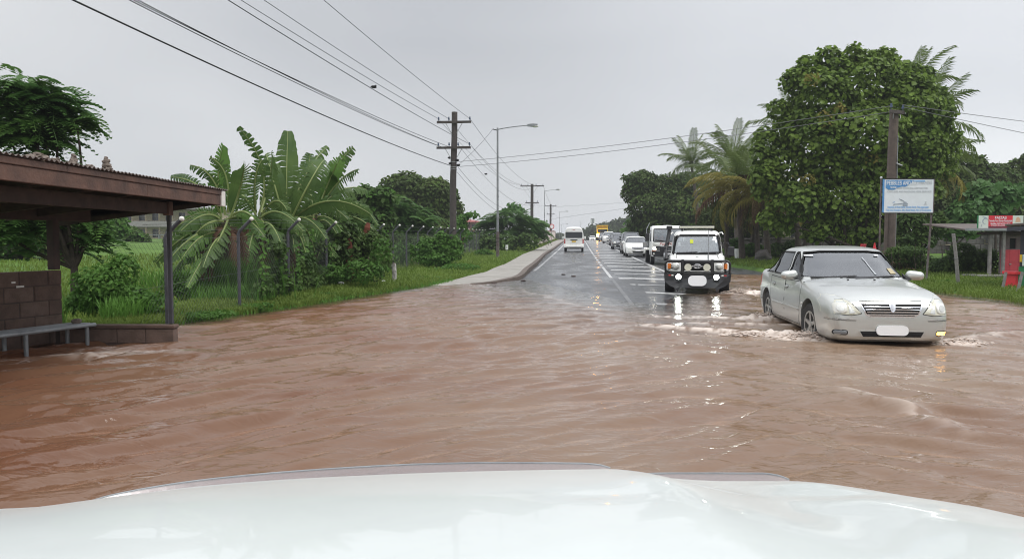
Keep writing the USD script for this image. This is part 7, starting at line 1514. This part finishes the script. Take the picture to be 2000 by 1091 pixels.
thicket('thicket', 'climbing plants with stems along the right verge behind the sign post', 29, [(1760, 505, 30, 16), (1800, 512, 30, 14), (1720, 510, 20, 16), (1770, 490, 40, 10)], 2200, .11, 'lf_vine')
thicket('earth_bank', 'reddish brown dead brush right of the brown pole', 30, [(1755, 512, 32, 14), (1785, 525, 28, 12), (1740, 500, 16, 14)], 1100, .22, 'dead_leaf', 'strip')
thicket('creeper', 'bright creeper mound right of the four wheel drive', 47, [(1436, 478, 18, 13), (1470, 485, 22, 10), (1425, 492, 14, 9), (1455, 492, 30, 7)], 1900, .16, 'lf_vine_light')
thicket('creeper', 'dry shrub against the stone wall left of the silver sedan roof', 45, [(1515, 488, 24, 14), (1545, 485, 20, 16), (1500, 498, 16, 8)], 1000, .17, 'lf_vine')
for k, (px, h_) in enumerate(((1745, 1.0), (1758, 1.2), (1772, .9), (1790, 1.1), (1800, .8), (1832, 1.2), (1842, 1.0), (1852, 1.3))):
    Yk = 28.4 + .3 * (k % 3); f = at(px, 520, Yk); f[2] = gz(f[0], Yk); single('stick', limb(f, f + [VR.uniform(-.2, .3), 0, h_], .014, .008, .1), 'bark', 'bare thin stick in the right verge brush, ' + ('nearest the brown pole', 'second from the brown pole', 'third from the brown pole', 'just left of the white-tipped cranked post', 'between the cranked post and sign post', 'just right of the right sign post', 'midway from sign post to tall leaning post', 'nearest the tall leaning post')[k], 'stick', 'bare sticks in the right verge brush')

# trees on the far hillside
HR = np.random.default_rng(31)
hill = [(1128, 462, 22, 9, 300), (1150, 457, 24, 10, 290), (1172, 450, 26, 12, 280), (1196, 446, 28, 14, 270), (1218, 442, 26, 16, 260), (1240, 440, 26, 20, 250), (1185, 460, 24, 10, 240), (1210, 458, 26, 12, 230), (1150, 466, 24, 7, 310), (1108, 466, 16, 6, 330), (1092, 464, 14, 8, 320), (1076, 462, 12, 9, 300), (1235, 458, 24, 14, 200)]
HL = ['far olive tree directly right of the van roof', 'far olive tree below the drum mast', 'far olive tree just above the yellow truck body', 'far olive tree above the white sport utility', 'far olive tree above the dark blue sport utility', 'far olive tree at the top right of the hillside, meeting the dark round tree', 'lower hillside tree behind the white sport utility', 'lower hillside tree behind the grey people carrier', 'lowest hillside tree behind the farthest white car roof', 'far tree hidden behind the van', 'far tree between the van and the farthest street lamp', 'small far tree at the foot of the third street lamp', 'hillside tree behind the white hatchback roof']
for k, (px, py, rx, ry, Y) in enumerate(hill):
    px_tree('hill_tree', HL[k], Y, [(px, py, rx, ry), (px - rx * .5, py + ry * .3, rx * .6, ry * .8), (px + rx * .5, py + ry * .2, rx * .6, ry * .8), (px, py + ry * .9, rx, ry * .7)], [(px, py + ry + 6)], 'lf_hill', 900, 1.5, tr=.5, group='trees on the far hillside')

# ------------------------------------------------------------------ grass
def blades(name, X, Y, h, w, m, label, zoff=0.0, rng=VR):
    n = len(X); Z = ground_z(X, Y) + zoff; a = rng.uniform(0, 2 * np.pi, n); d = np.stack([np.cos(a), np.sin(a), 0 * a], 1); s = np.stack([-np.sin(a), np.cos(a), 0 * a], 1)
    h = h * rng.uniform(.5, 1.3, n); w = w * rng.uniform(.7, 1.3, n); ln = rng.uniform(.15, .75, n); B = np.stack([X, Y, Z - .02], 1)
    m1 = B + d * (h * ln * .35)[:, None] + np.array([0, 0, 1]) * (h * .62)[:, None]; tip = B + d * (h * ln)[:, None] + np.array([0, 0, 1]) * (h * (1 - .25 * ln))[:, None]
    v = np.stack([B - s * w[:, None], B + s * w[:, None], m1 - s * w[:, None] * .8, m1 + s * w[:, None] * .8, tip], 1).reshape(-1, 3)
    f = (np.array([[0, 1, 3], [0, 3, 2], [2, 3, 4]])[None] + (np.arange(n) * 5)[:, None, None]).reshape(-1, 3)
    return single(name, trimesh.Trimesh(v, f, process=False), m, label, 'grass', kind='stuff')
GRr = np.random.default_rng(41)
def sample(n, y0, y1, fa, fb_, p=1.2):
    u = GRr.random(n); Y = (y0 ** -p + u * (y1 ** -p - y0 ** -p)) ** (-1 / p); a, b = fa(Y), fb_(Y); return a + (b - a) * GRr.random(n), Y
ragged = lambda Y: .30 * (meshkit.fbm(np.stack([Y * 1.3, Y * 0, Y * 0], -1), 3, 2) - .35)
X, Y = sample(52000, 9.6, 75, lambda Y: fence_x(Y) - 1.2, lambda Y: XL(Y) + np.where(Y < 24, ragged(Y), -.06), 1.1); blades('verge_grass', X, Y, .13 + .0016 * Y, .006 + .0003 * Y, 'grass_blade', 'short rough grass on the left verge')
X, Y = sample(26000, 11, 60, lambda Y: fence_x(Y) - 14, lambda Y: fence_x(Y) - .6, .9); blades('lawn_grass', X, Y, .14, .008 + .0004 * Y, 'grass_blade', 'lawn grass behind the mesh fence')
X, Y = sample(9000, 11.5, 19, lambda Y: fence_x(Y) - 2.5, lambda Y: XL(Y) - .5, .6); k = meshkit.fbm(np.stack([X * .8, Y * .8, X * 0], -1), 3, 8) > .5; blades('tall_grass', X[k], Y[k], .42, .010, 'grass_tall', 'tall unmown grass between the shelter and the banana plants')
cx, cy = at(447, 585, 17.0)[:2]; n = 1500; r = np.abs(GRr.normal(size=n)) * .42; a = GRr.uniform(0, 6.28, n); blades('grass_tussock', cx + r * np.cos(a) * 1.3, cy + r * np.sin(a) * .6, .95, .010, 'lf_vine_light', 'big tussock of long grass in front of the banana plants')
cx, cy = at(350, 560, 19.0)[:2]; n = 700; r = np.abs(GRr.normal(size=n)) * .5; a = GRr.uniform(0, 6.28, n); blades('grass_tussock', cx + r * np.cos(a) * 1.5, cy + r * np.sin(a) * .6, .55, .012, 'grass_tall', 'smaller tussock of long grass left of the big one')
X, Y = sample(40000, 15, 75, lambda Y: XR(Y) + np.where(Y < 30, .1 - ragged(Y), .0), lambda Y: XR(Y) + 7, 1.0); blades('verge_grass', X, Y, .15 + .001 * Y, .007 + .0003 * Y, 'grass_blade', 'rough grass on the right verge')
X, Y = sample(8000, 75, 165, lambda Y: xu(-8.5, Y), lambda Y: xu(-5.45, Y), .5); blades('verge_grass', X, Y, .30, .045, 'grass_blade', 'long grass on the rise below the red and white fence')
for c_ in (('left', 8.5, 27),): 
    Y = GRr.uniform(11, 26, 2600); X = XL(Y) + GRr.normal(size=2600) * .10 - .02; blades('edge_grass', X, Y, .10, .008, 'grass_tall', 'thin grass standing in the shallow water at the left bank')
for px, py, Yd, rx, lb in ((480, 600, 14.9, 40, 'leafy weed patch at the flooded bank below the tussock'), (600, 580, 18.2, 45, 'leafy weed patch on the bank below the vine curtain'), (710, 565, 21.5, 30, 'leafy weed patch between the white bags'), (830, 548, 26, 25, 'leafy weed patch right of the marker post'), (400, 615, 13.2, 45, 'leafy weed patch at the bank right of the low end wall')):
    thicket('weeds', lb, Yd, [(px, py, rx, 7), (px + rx * .8, py - 4, rx * .6, 6), (px - rx * .7, py + 3, rx * .5, 5)], 500, .06, 'lf_vine_light')
# water hyacinth-like scraps and floating debris near the kerb
for k, (px, py, Yd) in enumerate(((965, 551, 24.6), (1100, 533, 30), (1022, 548, 26), (1120, 538, 28.5))):
    p = at(px, py, Yd); z = max(float(road_z(np.array(p[0]), np.array(Yd))), 0) + .02; single('road_debris', lump((p[0], Yd, z), .06, 90 + k, 1, (1.6, 1, .5), .5), 'wood_dark', ('dark scrap of debris at the end of the kerb', 'dark stone lying on the wet left lane', 'small dark scrap beside the kerb end', 'smaller dark scrap on the wet left lane')[k], 'debris')

# thin rain haze filling the air
M['haze'] = usdkit.material(stage, '/World/Looks/haze', {'v': ('principled_volume', {'color': (0.86, 0.88, 0.92), 'density': 0.0005, 'anisotropy': 0.2})}, [], volume='v.volume')
single('haze', bx(-1300, -140, -7, 1300, 1600, 24), 'haze', kind='stuff')
